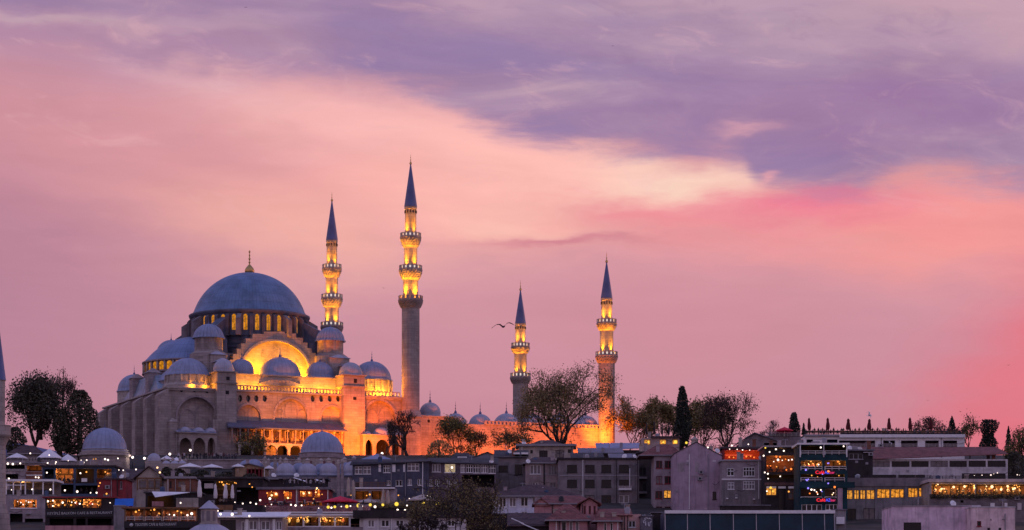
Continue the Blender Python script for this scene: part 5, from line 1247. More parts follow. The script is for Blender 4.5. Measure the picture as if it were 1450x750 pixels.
b = Bld('low_white_house', 'low pale house under a broad white roof edge, right of the lantern', 'house', 338, 304, 400, 731, 8, PM)
q3 = [(342, 738, 351, 752), (353, 737, 364, 750), (370, 737.5, 382, 750), (391, 738, 402 - 3, 750)]
b.walls(q3 + [(312, 736, 334, 752)]); b.shed(731.5, 725, .7, CANV, d=6)
for q in q3: b.win(*q, 2, 1, WHT, CURT)
b.win(312, 736, 334, 752, 3, 1, DKM, GLZ)
b.part('pilaster', WHT, 347.5, 352, 735, 752, -.1, .02); b.part('pilaster', WHT, 386, 390, 735, 752, -.1, .02)
b = Bld('planter_terrace', 'terrace edge with a dark signboard and small white boards, right of the closed parasols', 'terrace', 366, 304, 372, 715, 5, PDK); b.walls(); b.part('fascia', WOOD, 304, 330, 715, 722, -.25, .02)
for p0, p1 in ((317, 329), (331, 342), (343.5, 349.5)):
    b.part('signboard', mat('worn_signboard', (0.42, 0.38, 0.38), .7, var=.2, nscale=2.0), p0, p1, 722.5, 726, -.35, -.2)
b = Bld('red_cafe', 'dark red painted cafe with warm lit windows under a grey roof terrace', 'cafe', 398, 366, 466, 692, 8, PRD)
wn = [(378.5, 696.5, 394, 706), (402, 696.5, 413, 706.5), (425.5, 695.5, 442, 704), (446, 693.5, 453, 705)]
b.walls(wn + [(424, 710, 456, 719)]); b.slab(689.5, 693, .4, SHEET); b.room(424, 710, 456, 719, 3)
for q in wn: b.room(*q, 2.6); b.win(*q, 2, 1, PRD, None, sill=False, dy=.12) if False else None
for q in wn:
    g = MB(); x0_, x1_ = b.x(q[0]), b.x(q[2]); g.box(x0_, x1_, -.03, .03, b.z(q[3]) - .06, b.z(q[3]) + .08); g.box((x0_ + x1_) / 2 - .05, (x0_ + x1_) / 2 + .05, -.02, .04, b.z(q[3]), b.z(q[1])); g.obj('window_frame', PRD, b.root)
for px, y, p in ((386, 699, 130), (407, 699, 190), (433, 698, 130), (449.5, 697, 190), (430, 712, 70), (450, 712, 40)): b.glow(px, y, p, (1, .40, .08), 1.0)
b = Bld('terrace_parapet', 'long pink hedge planter terrace crossing in front of the red cafe', 'terrace', 376, 366, 522, 716, 5, PPK)
b.walls(); d = MB(); rg = random.Random(77)
for _ in range(2600): leaf_quad(d, Vector((rg.uniform(b.x0, b.x1), rg.uniform(-.5, .3), b.z(rg.uniform(716, 723.5)))), .1, rg)
d.obj('hedge', mat('dry_hedge', (0.22, 0.13, 0.13), .9, var=.4), b.root); b.part('ledge', WHT, 366, 522, 724.5, 726.5, -.7, .02)
b = Bld('glazed_terrace', 'low glazed dining terrace with white posts and yellow lamps at the bottom', 'restaurant', 346, 398, 514, 729, 7, WHT)
bays = [(400, 732.5, 428.5, 745), (431, 732, 451, 744.5), (454, 732.5, 473, 744.5), (475.5, 732.5, 494, 744.5), (496.5, 734, 509, 746)]
b.walls(bays); b.slab(727.5, 730, .4, WHT)
for q in bays: b.room(*q, 3, INNER if q[0] < 490 else PDK)
for q in bays: b.rail(q[0], q[2], q[3] - 4, q[3], .05, WOOD, bars=1)
for px, p in ((408, 50), (420, 40), (434, 60), (459, 60), (467, 50), (482, 60)): b.glow(px, 734.5, p, (1, .55, .12), .9)
b.part('plinth', PM, 398, 514, 746, 752, -.1, .02)
b = Bld('slate_house', 'dark slate blue house with white sash windows, in front of the tall bare tree', 'house', 450, 499, 607, 654, 9, PSL)
w1 = [(502.5, 660, 513, 671), (514.5, 660, 525, 671), (543, 658.5, 552.5, 669), (577, 655.5, 593.5, 666.5)]
w2 = [(548, 680, 553, 687), (560.5, 679.5, 569.5, 688), (577.5, 678, 583, 687), (591, 678, 596.5, 687)]
b.walls(w1 + w2)
for q in w1: b.win(*q, 2 if q[0] < 540 else 3, 2)
for q in w2: b.win(*q, 2, 1)
for p0, p1 in ((536, 539.5), (555.5, 560), (571, 574)): b.part('shutter', WHT, p0, p1, 657.5, 668, -.06, .02)
b.shed(658, 650, .5, FELT, d=8, y_eave2=652.5); b.part('downpipe', WHT, 598, 599.2, 653, 700, -.15, -.02)
b = Bld('plum_house', 'plum coloured slate house with a row of white windows and one lit room', 'house', 452, 607.5, 702, 655, 9, PSP)
w1 = [(612, 656.5, 624, 668), (629.5, 656.5, 645, 669), (652, 657, 658.5, 669), (660, 657.5, 669.5, 669), (670.5, 657.5, 680, 669.5), (681, 657.5, 690.5, 669.5), (692, 658, 702 - .5, 670)]
w2 = [(607.8, 678.5, 613, 688), (616.5, 678.5, 622, 688), (633, 679, 639, 689), (641.5, 679, 647, 689)]
b.walls(w1 + w2 + [(654, 672, 700, 690)])
for i, q in enumerate(w1): b.win(*q, 3 if i != 1 else 2, 2 if i > 1 else 1, None, LITC if i == 1 else CURT if i == 0 else GLZ)
for q in w2: b.win(*q, 2, 1)
b.room(654, 672, 700, 690, 3, DARKV); b.shed(654, 648, .5, FELT, d=8, y_eave2=657)
b = Bld('slate_roof_house', 'small house with a blue grey pyramid roof behind the slate blue house', 'house', 500, 505, 560, 653, 7, PG); b.walls(); b.hip(653, 642.5, .4, LEAD_S, r0=.48, r1=.52)
b = Bld('cafe_terrace', 'pale terrace with dark balusters and closed beige parasols under the slate house', 'terrace', 420, 498, 560, 690, 6, PM); b.walls([(503, 695, 522, 707), (526, 695, 546, 707)]); b.rail(500, 553, 682.5, 690, -.1, WOOD, 1.0); b.part('slab_edge', WHT, 498, 559, 690, 692, -.5, .02); b.room(503, 695, 522, 707, 3); b.room(526, 695, 546, 707, 3); b.glow(512, 698, 22); b.glow(536, 698, 22)
b = Bld('white_house', 'white walled house with dark windows along the bottom, left of the blossom', 'house', 345, 514, 660, 733, 8, PW)
w1 = [(521, 736, 530, 746), (540, 736, 551, 745.5), (560.5, 736, 571.5, 745), (590, 736, 600, 745), (612, 736, 622, 745), (634, 736, 644, 745)]
b.walls(w1); b.slab(722.5, 733, .5, PDK, px0=500, px1=690)
for q in w1: b.win(*q, 2, 1, WHT, GLZ)
# --- centre right --------------------------------------------------------------------------------
b = Bld('roadside_house', 'flat roofed cream house under the big leafy tree', 'house', 502, 735, 812, 631, 9, PC)
w1 = [(751, 637, 754.5, 642), (763.5, 637.5, 775.5, 648), (786.5, 637.5, 798.5, 648), (804, 636, 808.5, 641)]
b.walls(w1); b.slab(628.5, 631.5, .7, GREYP); b.hip(628.5, 623, .3, TILE_D, px0=752, px1=796)
for q in w1: b.win(*q, 2, 1, DKM, GLZ, sill=False)
b = Bld('blue_gable_house', 'blue grey house with a low rounded gable under the orange wall', 'house', 470, 664, 714, 650, 8, plaster('blue_grey_plaster', (0.24, 0.25, 0.31))); b.walls([(686, 645.5 + 6, 690, 655.5)]); b.gable(650, 641, 690, .3, FELT); b.win(686, 651.5, 690, 655.5, 1, 1, DKM, GLZ)
b = Bld('grey_lean_house', 'grey house with a slanting roof and one dark doorway, left of the pink windows house', 'house', 462, 702, 746, 646, 8, PG); w1 = [(729, 657.5, 739.5, 672), (706, 659, 719, 668)]; b.walls(w1); b.shed(647, 637, .4, FELT, d=8)
for q in w1: b.win(*q, 2, 1, DKM, GLZ)
for p0, p1 in ((727, 736), (738, 748)): b.part('skylight', WHT, p0, p1, 640.5, 643, -.2, 2.0)
b = Bld('small_slate_house', 'small slate roofed house with a white framed dormer under the orange wall', 'house', 478, 636, 672, 652, 7, PG); b.walls(); b.hip(652, 641, .4, FELT); b.part('dormer', WHT, 648, 661, 646.5, 651.5, -.5, 1); g = MB(); g.box(b.x(649.5), b.x(659.5), -.56, -.4, b.z(651), b.z(648)); g.obj('dormer_window', GLZ, b.root)
b = Bld('pink_windows_house', 'dull pink house with an awning window and a dark tile roof, centre right', 'house', 456, 744, 792, 655, 8, plaster('dull_pink_plaster', (0.33, 0.25, 0.25)))
w1 = [(750.5, 658, 765.5, 671), (777, 659, 788, 672), (754, 683, 762, 690), (779, 683, 787, 690)]; b.walls(w1); b.hip(655, 647, .5, TILE_D); b.part('downpipe', DKM, 769.5, 771.5, 656, 692, -.12, -.02)
for q in w1: b.win(*q, 3 if q[1] < 660 else 2, 1, WHT if q[0] < 766 else GREYP, CURT)
b = Bld('apartment_block', 'drab four storey apartment block with rows of dark square windows', 'apartment block', 446, 791, 905, 650, 10, PG)
w1 = []
for y0, y1 in ((658, 669), (679, 690), (701, 712)):
    for p0, p1 in ((803, 817), (828.5, 842), (851.5, 865.5), (876.5, 890.5)): w1.append((p0, y0, p1, y1))
w1 += [(893.5, 0, 0, 0)]; w1 = w1[:-1]
b.walls(w1); b.slab(648, 650.5, .3, PDK)
for q in w1: b.win(*q, 2, 1, WHT if q[0] > 876 and q[1] > 690 else DKM, GLZ if (q[0] + q[1]) % 2 < 1 or q[1] < 690 else CURT)
b.part('balcony', WHT, 876, 894, 691, 694, -.7, 0); b.rail(876, 894, 688, 691, -.65, STEEL); b.part('pipe', WHT, 891.2, 892.2, 663, 690, -.2, -.05); b.part('cornice', GREYP, 791, 905, 672.5, 674, -.08, .02)
b = Bld('alley_house', 'very dark narrow house in the gap beside the drab apartment block', 'house', 458, 903, 930, 640, 9, PDK); b.walls([(905, 662, 915, 673), (905, 684, 915, 694), (905, 705, 915, 716)]); b.slab(639, 641, .2, FELT)
for y in (675, 696, 718): b.part('balcony', PG, 904, 916, y, y + 3, -.8, 0)
for y in (662, 684, 705): b.win(905, y, 915, y + 11, 2, 1, DKM, GLZ)
for i, (n_, p0, p1, y0, y1, Y, m_, lab) in enumerate(((0, 822, 880, 634, 641, 492, SHEET, 'rusty sheet roofed shed among the roofs below the orange minaret'), (0, 848, 905, 627, 637, 505, LEAD_S, 'blue grey sheet roofed shed nearest to the orange minaret foot'), (0, 866, 932, 642, 650, 478, SHEET, 'long low shed with a pale slanting sheet roof above the apartment block'), (0, 812, 852, 641, 650, 474, FELT, 'black felt roofed shed at the left end of the apartment block'))):
    b = Bld('shed', lab, 'shed', Y, p0, p1, y1, 7, PDK); b.walls(); b.shed(y1, y0, .5, m_, d=7, y_eave2=y1 - 3 if i % 2 else None)
    b.part('roof_ladder', GREYP, p0 + 14, p0 + 15.2, y0 + 2, y1 - 1, -.1, .1); b.part('vent', GREYP, p0 + 30, p0 + 34, y0 - 1, y1 - 2, .8, 1.6)
b = Bld('tiled_house', 'red tile roofed house with one yellow lit window, left of the lilac gable', 'house', 434, 926, 956, 644, 9, PM)
w1 = [(929, 652, 938, 663), (941, 652, 952, 663), (929, 674, 938, 685), (941, 674, 952, 685), (928, 695, 938, 706), (940, 694, 957 - 1.2, 705), (929, 717, 938, 728), (941, 717, 952, 728)]
b.walls(w1); b.hip(644, 629, .5, TILE, px0=905, px1=968, r0=.45, r1=.75)
for i, q in enumerate(w1): b.win(*q, 3 if i == 5 else 2, 1, PRD if i != 5 else DKM, LITW if i == 5 else GLZ)
b = Bld('blank_gable_house', 'tall lilac house wall with a wide blank gable and only faint marks', 'house', 424, 955, 1022, 642, 11, PLIL); b.walls([(1009, 696, 1014.5, 707)]); b.gable(642, 626.5, 986, .1, FELT, 645); b.win(1009, 696, 1014.5, 707, 1, 1, DKM, GLZ); chimney(b, 984.5, 618, 632, 9.5, 2.0, PC)
b.part('cornice_mark', PM, 975, 1004, 673, 674.6, -.05, .02); b.part('vent', WHT, 972, 976, 652, 653.2, -.08, .02); b.part('vent', WHT, 1009, 1014, 652, 653.2, -.08, .02)
for p0, p1 in ((960, 969), (984, 990)): b.part('bricked_window', PM, p0, p1, 655, 668, -.03, .02)
b = Bld('rooftop_cafe', 'little rooftop cafe with three orange lit windows under the cypress', 'cafe', 462, 909, 962, 620, 5, plaster('pale_pink_plaster', (0.40, 0.30, 0.29)))
w1 = [(912, 622, 921, 629.5), (934, 622, 943.5, 629), (952, 622, 960, 629)]; b.walls(w1); b.slab(617.5, 620, .5, TILE_D, px0=922, px1=965)
for q in w1: b.win(*q, 2, 1, WOOD, LITW, sill=False)
b = Bld('white_windows_house', 'pale house with barred white windows below the red lit terrace', 'house', 420, 1022, 1083, 652, 10, PM)
w1 = [(1029.5, 663, 1039.5, 673.5), (1052.5, 661.5, 1068.5, 674), (1030.5, 683, 1039.5, 692.5), (1052.5, 681, 1068.5, 692.5)]
b.walls(w1); b.slab(650.5, 653, .3, GREYP); b.part('band', WHT, 1022, 1083, 677.5, 679.5, -.1, .02); b.part('lower_render', PG, 1022, 1083, 679.5, 724, -.03, .0)
for q in w1: b.win(*q, 4 if q[0] > 1045 else 2, 2, WHT, GLZ, dy=-.04)
for px, y in ((1028, 705), (1041, 704), (1066, 706)): b.part('air_conditioner', WHT, px, px + 3, y, y + 1.6, -.4, -.05)
b = Bld('red_terrace', 'rooftop terrace glowing red under strings of bulbs, above the barred white windows', 'terrace cafe', 432, 1024, 1080, 634, 6, PRD)
b.walls([(1026, 638, 1078, 651)]); b.room(1026, 638, 1078, 651, 4, PBR); b.slab(632.5, 635, .4, FELT); b.part('light_strip', lit('red_light_strip', (1.0, .12, .05), 1.1), 1027, 1065, 643.8, 644.6, -.05, .05)
for px in (1033, 1046, 1058, 1070): b.glow(px, 641, 90, (1.0, .16, .05), 1.2)
b = Bld('grey_gable_house', 'house with a broad grey gable roof behind the red lit terrace', 'house', 470, 1048, 1100, 627, 8, PG); b.walls(); b.gable(627, 613.5, 1068, .6, SHEET, 625)
b = Bld('brick_cafe', 'dark brick cafe of open floors hung with bulbs beside the glass balcony cafe', 'cafe', 414, 1083, 1132, 632, 9, PDK)
bays = [(1085, 634.5, 1130, 640), (1085, 645, 1130, 668), (1085, 672, 1130, 681), (1085, 688, 1099.5, 701), (1102, 692, 1113, 724), (1116, 692, 1128, 706)]
b.walls(bays); b.slab(630.5, 633, .3, GREYP); b.part('shop_front', plaster('maroon_render', (0.14, 0.075, 0.08)), 1083, 1132, 683, 687, -.1, .02)
for i, q in enumerate(bays[:3]): b.room(*q, 4, PBR if i == 1 else PDK); b.rail(q[0], q[2], q[3] - 4, q[3], -.05, DKM)
b.win(*bays[3], 2, 1, WOOD, LITW); b.win(*bays[4], 1, 1, DKM, GLZ, sill=False); b.win(*bays[5], 2, 1, WOOD, CURT)
for q in ((1085, 688.5, 1099, 691), (1102, 688.5, 1112.5, 691.5), (1116, 688.5, 1129, 691.5)): b.part('white_panel', WHT, q[0], q[2], q[1], q[3], -.15, -.08)
b.glow(1100, 649, 70); b.glow(1117, 649, 50); b.glow(1108, 636, 20); b.glow(1105, 675, 25)
b = Bld('roof_lounge', 'glass railed rooftop lounge with a red parasol beside the squat cypress', 'terrace', 470, 1082, 1134, 617, 7, PG); b.walls(); b.rail(1086, 1133, 612.5, 617.5, -.1, STEEL, .8); g = MB(); g.box(b.x(1088), b.x(1132), -.06, -.03, b.z(617.5), b.z(613.5)); g.obj('glass_panel', GLZ, b.root)
b.part('hut', PRD, 1101, 1122, 609.5, 617, 2, 5)
parasol_open('red open parasol on the glass railed rooftop lounge', 1111, 604.5, 609, 468, 24, CANR, post=9)
# the glass balcony cafe with neon signs
b = Bld('balcony_cafe', 'teal framed cafe of stacked glass balconies with red and blue neon signs', 'cafe', 402, 1132, 1200, 627, 8, PTL)
bays = [(1134, 631, 1165, 643), (1168, 631, 1198, 643), (1134, 652, 1164, 665), (1168, 652, 1198, 665), (1134, 671, 1164, 681), (1168, 671, 1196, 681), (1134, 692, 1164, 704), (1168, 692, 1184, 704), (1135, 714, 1164, 723), (1169, 714, 1186, 722)]
b.walls(bays, d=.35); b.slab(627, 629.5, .35, WHT)
for q in bays[:8]: b.room(*q, 4, PDK if q[1] in (631, 671) else INNER if q[1] == 652 else PDK)
for q in bays[:6]:
    b.rail(q[0], q[2], q[3] - 5, q[3] + .8, -.1, WHT, 1.2, bars=2)
    g = MB(); g.box(b.x(q[0]), b.x(q[2]), -.05, -.02, b.z(q[3]), b.z(q[3] - 4.4)); g.obj('glass_panel', GLZ, b.root)
for q in bays[6:8]: b.rail(q[0], q[2], q[3] - .8, q[3] + .8, -.1, WHT, 2, bars=1)
b.win(*bays[8], 4, 1); b.win(*bays[9], 3, 1)
for px in (1133, 1166.3, 1199): b.part('post', WHT if px != 1166.3 else STEEL, px - .7, px + .7, 629, 647, -.2, .02)
b.part('teal_band', PTL, 1132, 1210, 682.5, 690.5, -.35, .02); b.part('pier', PLIL, 1186, 1193, 691, 726, -.2, .02)
NR = lit('red_neon', (1.0, .03, .06), 1.5); NBL = lit('blue_neon', (.10, .10, 1.0), 1.5); NP = lit('pink_neon', (.95, .05, .22), 1.1)
for yc, p0 in ((669, 1155.0), (708.2, 1156.5)):
    o = b.part('neon_signboard', DKM, p0 - 1.5, p0 + 28, yc - 2.9, yc + 2.9, -.42, -.36)
    b.text('Café', p0 + 5.5, yc, 4.4, 12.5, NR, -.48); b.text('AZ', p0 + 15.6, yc, 4.2, 6.4, NBL, -.48); b.text('bar', p0 + 22.6, yc + .1, 3.6, 7, NP, -.48)
for px, y, p in ((1147, 656, 90), (1156, 656, 80), (1186, 656, 110), (1147, 673.5, 30), (1186, 674, 40), (1152, 696, 40), (1180, 696, 50), (1150, 634, 12), (1185, 634, 12)): b.glow(px, y, p, (1, .5, .15) if y < 680 else (1, .5, .4), 1.2)
b.part('terrace_wall', CONC, 1132, 1138, 622, 627, .5, 3)
# long rooftop terrace
b = Bld('terrace_building', 'long rooftop terrace building with white pillars, people along its rail', 'terrace building', 484, 1139, 1366, 616, 12, WHT)
ops = [(1188, 623.5, 1239.5, 632.5), (1250.5, 623.5, 1267.5, 632.5), (1276, 623.5, 1299.5, 632.5), (1310, 623.5, 1329.5, 632.5), (1335.5, 623.5, 1355.5, 632.5), (1142, 622, 1186, 634)]
b.walls(ops, d=.5); b.slab(615, 619.5, .6, WHT, px0=1188, px1=1366); b.slab(615, 617.5, .6, GREYP, px0=1139, px1=1187.8, name='roof_edge')
for q in ops[:5]: b.room(*q, 4, PM)
b.room(*ops[5], 3, PBL); b.rail(1139, 1365, 610, 615, -.3, DKM, .5, bars=3); b.part('planter', FELT, 1190, 1362, 612.8, 615, -.1, .3)
for q in ops[:5]: b.rail(q[0], q[2], 628, 632.5, .1, STEEL, .7)
b.part('lattice_sign', WHT, 1151, 1164, 622.5, 626.5, -.2, -.1)
# the long tile roofed building
b = Bld('long_building', 'long white building with a low red roof and bands of dark windows', 'building', 446, 1209, 1427, 650, 12, PW)
ws = [(1211, 653, 1233, 661), (1235, 653, 1260, 661), (1262.5, 652.8, 1288, 661), (1290.5, 652.6, 1315, 661), (1317.5, 652.4, 1342, 661), (1344.5, 652.2, 1369, 661), (1371.5, 652, 1396, 661), (1398.5, 652, 1424, 661)]
w2 = [(1211, 672, 1233, 680), (1235, 672, 1269, 680), (1272, 672, 1310, 680), (1362, 670, 1424, 679)]
b.walls(ws + w2); b.shed(650, 632.5, .6, TILE, px0=1232, px1=1427, d=11, y_eave2=642.5); b.shed(648, 640, .5, FELT, px0=1207, px1=1233, d=8)
for q in ws: b.win(*q, 3, 1, DKM, GLZ, .05, sill=False)
for q in w2: b.win(*q, 4, 1, DKM, GLZ, .05, sill=False)
b.part('fascia', WHT, 1209, 1427, 648.5, 651, -.7, -.5) if False else None
b = Bld('rooftop_lean_to', 'cluttered dark lean to left of the red roofed long building', 'lean-to', 430, 1198, 1236, 637, 6, PDK); b.walls([(1202, 642, 1222, 650)]); b.slab(636, 638, .3, SHEET); b.win(1202, 642, 1222, 650, 3, 1, GREYP, GLZ); b.part('water_tank', GREYP, 1208, 1216, 631, 636, 1, 2.6); b.part('pipe', STEEL, 1222, 1236, 640, 641, -.4, -.2)
b = Bld('restaurant_block', 'concrete block with a strip of glowing orange restaurant windows', 'restaurant', 408, 1191, 1318, 688, 10, CONC)
ws = [(1196.5, 693.5, 1207.5, 706.5), (1209.5, 693.5, 1216.5, 706.5), (1218, 693.5, 1225.5, 706.5), (1227, 693.5, 1238.5, 706.5), (1242, 692, 1260, 705), (1261.5, 692, 1280, 704.5), (1286, 690.5, 1299.5, 704), (1301, 690.5, 1312.5, 703)]
w2 = [(1199, 720, 1212, 738), (1222.5, 719.5, 1239, 738), (1250, 719, 1266, 740)]
b.walls(ws + w2); b.slab(676.5, 688.5, .3, PG); b.rail(1192, 1318, 672.5, 677, -.2, DKM)
for i, q in enumerate(ws): b.win(*q, 2 if i < 4 else 3, 1, WOOD, LITO if i > 3 else LITW, sill=False)
for q in w2: b.win(*q, 2, 1, DKM, GLZ)
b.part('pilaster', CONC, 1238.8, 1241.5, 689, 745, -.15, .02); b.part('pilaster', CONC, 1281, 1285, 689, 745, -.12, .02)
b = Bld('lit_terrace', 'long lit dining terrace with lamps and planters at the right edge', 'terrace restaurant', 400, 1316, 1475, 680.5, 9, PC)
b.walls([(1319, 685, 1380, 700.5), (1382, 685.5, 1474, 701)]); b.room(1319, 685, 1380, 700.5, 4); b.room(1382, 685.5, 1474, 701, 4); b.slab(678, 682.5, .3, plaster('pale_fascia', (0.5, 0.42, 0.42))); b.rail(1316, 1474, 673.5, 678, -.1, DKM)
d = MB(); rg = random.Random(5)
for _ in range(3200): leaf_quad(d, Vector((rg.uniform(b.x0, b.x1), rg.uniform(-.6, 0), b.z(rg.uniform(699, 705.5)))), .12, rg)
d.obj('planting', LEAF['dark'], b.root)
for px, p in ((1330, 150), (1345, 110), (1362, 100), (1378, 120), (1398, 110), (1412, 90), (1430, 110), (1445, 90)): b.glow(px, 688, p, (1, .5, .14), 1.2)
b.part('brick_base', mat('grey_brick', (0.20, 0.17, 0.18), .9, var=.25, nscale=.7, block=(.6, .25, .02)), 1316, 1475, 706, 760, -.08, .0)
for p0, p1 in ((1402, 1408), (1422, 1426), (1440, 1446)): b.part('vent', WHT if p0 < 1430 else STEEL, p0, p1, 712, 722, -.3, -.1)
b = Bld('flat_white_house', 'plain pale flat roofed house at the bottom right corner', 'house', 322, 1265, 1376, 716.5, 10, plaster('lilac_white_plaster', (0.68, 0.51, 0.61)))
b.walls([(1279.5, 739.5, 1304.5, 756)]); b.win(1279.5, 739.5, 1304.5, 756, 2, 1, DKM, GLZ); b.part('coping', PM, 1264.5, 1376.3, 715.5, 717.2, -.1, 10.1); b.part('step', PW, 1360, 1395, 713.5, 717.3, 3, 8)
b = Bld('stair_tower', 'pink white house block with a tiny red window at the bottom right corner', 'house', 318, 1376, 1437.5, 718, 8, plaster('pale_rose_plaster', (0.74, 0.55, 0.57)))
b.walls([(1383.5, 737.5, 1389.5, 745), (1402.5, 734.5, 1404, 737), (1398, 747, 1402, 754), (1414, 747, 1418, 754)]); b.win(1383.5, 737.5, 1389.5, 745, 1, 1, PRD, GLZ); b.part('coping', PW, 1375, 1438, 717, 718.5, -.1, 8.1); b.part('pipe', GREYP, 1422.5, 1423.7, 727, 756, -.2, -.05); b.part('pipe', GREYP, 1419, 1424, 734.5, 735.4, -.22, -.05)
for q in ((1402.5, 734.5, 1404, 737), (1398, 747, 1402, 754), (1414, 747, 1418, 754)): b.win(*q, 1, 1, DKM, GLZ, sill=False)
# the blue glass roof hall
b = Bld('glass_hall', 'long low hall of dark blue glass panels under a white gutter', 'hall', 336, 941, 1182, 724, 12, PSL)
b.walls(); GB = mat('blue_glass_panel', (0.008, 0.03, 0.05), .25, var=.35, nscale=.4, spec=.2); e = [941.5, 973, 1005, 1038, 1070.5, 1103, 1135.5, 1167, 1181]
for i in range(len(e) - 1):
    g = MB(); xa, xb = b.x(e[i]) + .06, b.x(e[i + 1]) - .06; g.add([(xa, -1.2, 0), (xb, -1.2, 0), (xb, -.12, b.z(727.5)), (xa, -.12, b.z(727.5))], [(0, 1, 2, 3)]); g.obj('glass_panel', GB, b.root)
for px in e: g = MB(); g.path([(b.x(px), -1.26, 0), (b.x(px), -.16, b.z(727.3))], [.07, .07], 4); g.obj('rib', STEEL, b.root)
b.part('gutter', WHT, 941, 1182, 722.5, 727, -.45, 0)
# red roofed houses at the bottom
b = Bld('blue_white_house', 'white house with tall twin windows under a wide dark tile roof', 'house', 402, 696, 800, 702, 10, plaster('bluish_white_plaster', (0.60, 0.62, 0.76)))
w1 = [(707.5, 704.5, 716.5, 717.5), (721.5, 704.5, 730.5, 717), (737.5, 704, 747.5, 716.5), (754, 703.5, 762, 715.5), (738, 724.5, 747, 730)]
b.walls(w1); b.hip(702, 686, .8, TILE_D, px0=684, px1=826, r0=.45, r1=.60)
for q in w1: b.win(*q, 2, 1, WHT, GLZ)
chimney(b, 769, 684, 696, 2.2, 3.5, WHT, False)
b = Bld('pink_gable_house', 'dusky pink house with a small gable and stepped red tile roofs', 'house', 352, 757, 822, 712, 8, PPK)
w1 = [(762.5, 731.5, 767, 738), (770, 731.5, 774, 738)]; b.walls(w1); b.hip(712.5, 701.5, .5, TILE, px0=754, px1=846, r0=.2, r1=.75)
for q in w1: b.win(*q, 1, 1, PRD, GLZ, sill=False)
g = MB(); g.extr([(b.x(757.5), b.z(716)), (b.x(777), b.z(716)), (b.x(777), b.z(714)), (b.x(766), b.z(705)), (b.x(757.5), b.z(713))], -.35, 1.5); g.obj('gable', PPK, b.root)
g = MB()
for q in (((755.5, 714.8), (766, 704.6)), ((766, 704.6), (778.5, 714.8))):
    (xa, za), (xb, zb) = q; v = [(b.x(xa), -.7, b.z(za)), (b.x(xb), -.7, b.z(zb)), (b.x(xb), 2.5, b.z(zb)), (b.x(xa), 2.5, b.z(za))]
    g.add(v + [(x, y, z - .14) for x, y, z in v], [(0, 1, 2, 3), (7, 6, 5, 4), (0, 4, 5, 1)])
g.obj('gable_roof', TILE, b.root)
b = Bld('pink_front_house', 'dusky pink house front with columns under a low red hip roof, bottom edge', 'house', 340, 778, 832, 736, 7, PPK); w1 = [(795, 738, 802, 756), (806, 738, 811, 756), (815, 738, 820, 756)]; b.walls(w1); b.hip(736, 714, .7, TILE, px0=772, px1=836, r0=.42, r1=.58)
for q in w1: b.win(*q, 1, 1, WHT, GLZ, sill=False)
b = Bld('pink_dormer_house', 'dusky pink house with three narrow windows in a little gable', 'house', 346, 823, 846, 713, 7, PPK); w1 = [(826.5, 716, 829.5, 728), (833.5, 716, 836.8, 728), (840.5, 716, 843.5, 728)]; b.walls(w1); b.gable(713.5, 705.5, 834.5, .6, TILE)
for q in w1: b.win(*q, 1, 1, PRD, GLZ, sill=False)
b = Bld('pink_side_house', 'dusky pink house wing under a red hip roof right of the little gable', 'house', 337, 846, 877, 737, 7, PPK); w1 = [(855, 740, 859, 756), (864, 740, 868, 756)]; b.walls(w1); b.hip(737, 720.5, .6, TILE, px0=840, px1=881, r0=.25, r1=.5)
for q in w1: b.win(*q, 1, 1, WHT, GLZ, sill=False)
b = Bld('salmon_house', 'salmon walled house with two white windows beside the blue glass hall', 'house', 342, 868, 907.5, 728, 8, plaster('salmon_plaster', (0.62, 0.36, 0.33))); w1 = [(871.5, 737, 877.5, 746), (890, 737, 900, 746.5)]; b.walls(w1); b.shed(729, 720, .3, TILE, px0=846, px1=896, d=6)
for q in w1: b.win(*q, 2, 1, WHT, GLZ)
chimney(b, 860.5, 719.5, 728, 3.2, 1.5, WHT, False)
b = Bld('dark_roof_house', 'dark roofed house with pale roof edges, bottom edge left of the pink houses', 'house', 344, 722, 778, 742, 7, PDK); b.walls(); b.shed(744, 726, .4, TILE_D, d=6); 
for p0, y0, p1, y1 in ((724, 734, 742, 742), (738, 741, 764, 752)):
    g = MB(); g.path([(b.x(p0), -.6, b.z(y0)), (b.x(p1), -.6, b.z(y1))], [.09, .09], 4); g.obj('roof_edge', WHT, b.root)
# ------------------------------------------------------------------ the near minaret at the left edge
Y0 = 270.0; k = Y0 / F; pz = lambda py: (HY - py) * k - ground_z(Y0)
nm = thing('minaret', 'pale minaret close to the viewer, cut by the left edge of the photo', 'minaret', ((-1.5 - CX) * k, Y0, ground_z(Y0)))
d = MB(); d.lathe([(10.2 * k, pz(538)), (9.6 * k, pz(536.5)), (.03, pz(462))], 0, 0, 24); d.obj('spire', SPIRE, nm)
d = MB(); d.lathe([(8.7 * k, pz(607)), (8.7 * k, pz(540)), (9.4 * k, pz(539)), (9.4 * k, pz(537.5))], 0, 0, 16, smooth=False)
d.obj('shaft', STONE_L, nm)
d = MB(); d.lathe([(9.4 * k, pz(632)), (10.6 * k, pz(628)), (12 * k, pz(625)), (13.8 * k, pz(621)), (16.6 * k, pz(618)), (17.4 * k, pz(616)), (17.4 * k, pz(614.5)), (8.7 * k, pz(614.3))], 0, 0, 24, smooth=False); bo = d.obj('balcony', STONE_L, nm)
d = MB(); d.lathe([(16.8 * k, pz(615)), (16.8 * k, pz(604)), (17.3 * k, pz(603.6)), (17.3 * k, pz(602)), (15.8 * k, pz(602)), (15.8 * k, pz(615))], 0, 0, 16, smooth=False); d.obj('parapet', STONE_L, bo)
d = MB(); d.lathe([(9.6 * k, pz(716)), (9.6 * k, pz(631))], 0, 0, 16, smooth=False); d.obj('lower_shaft', STONE_L, nm)
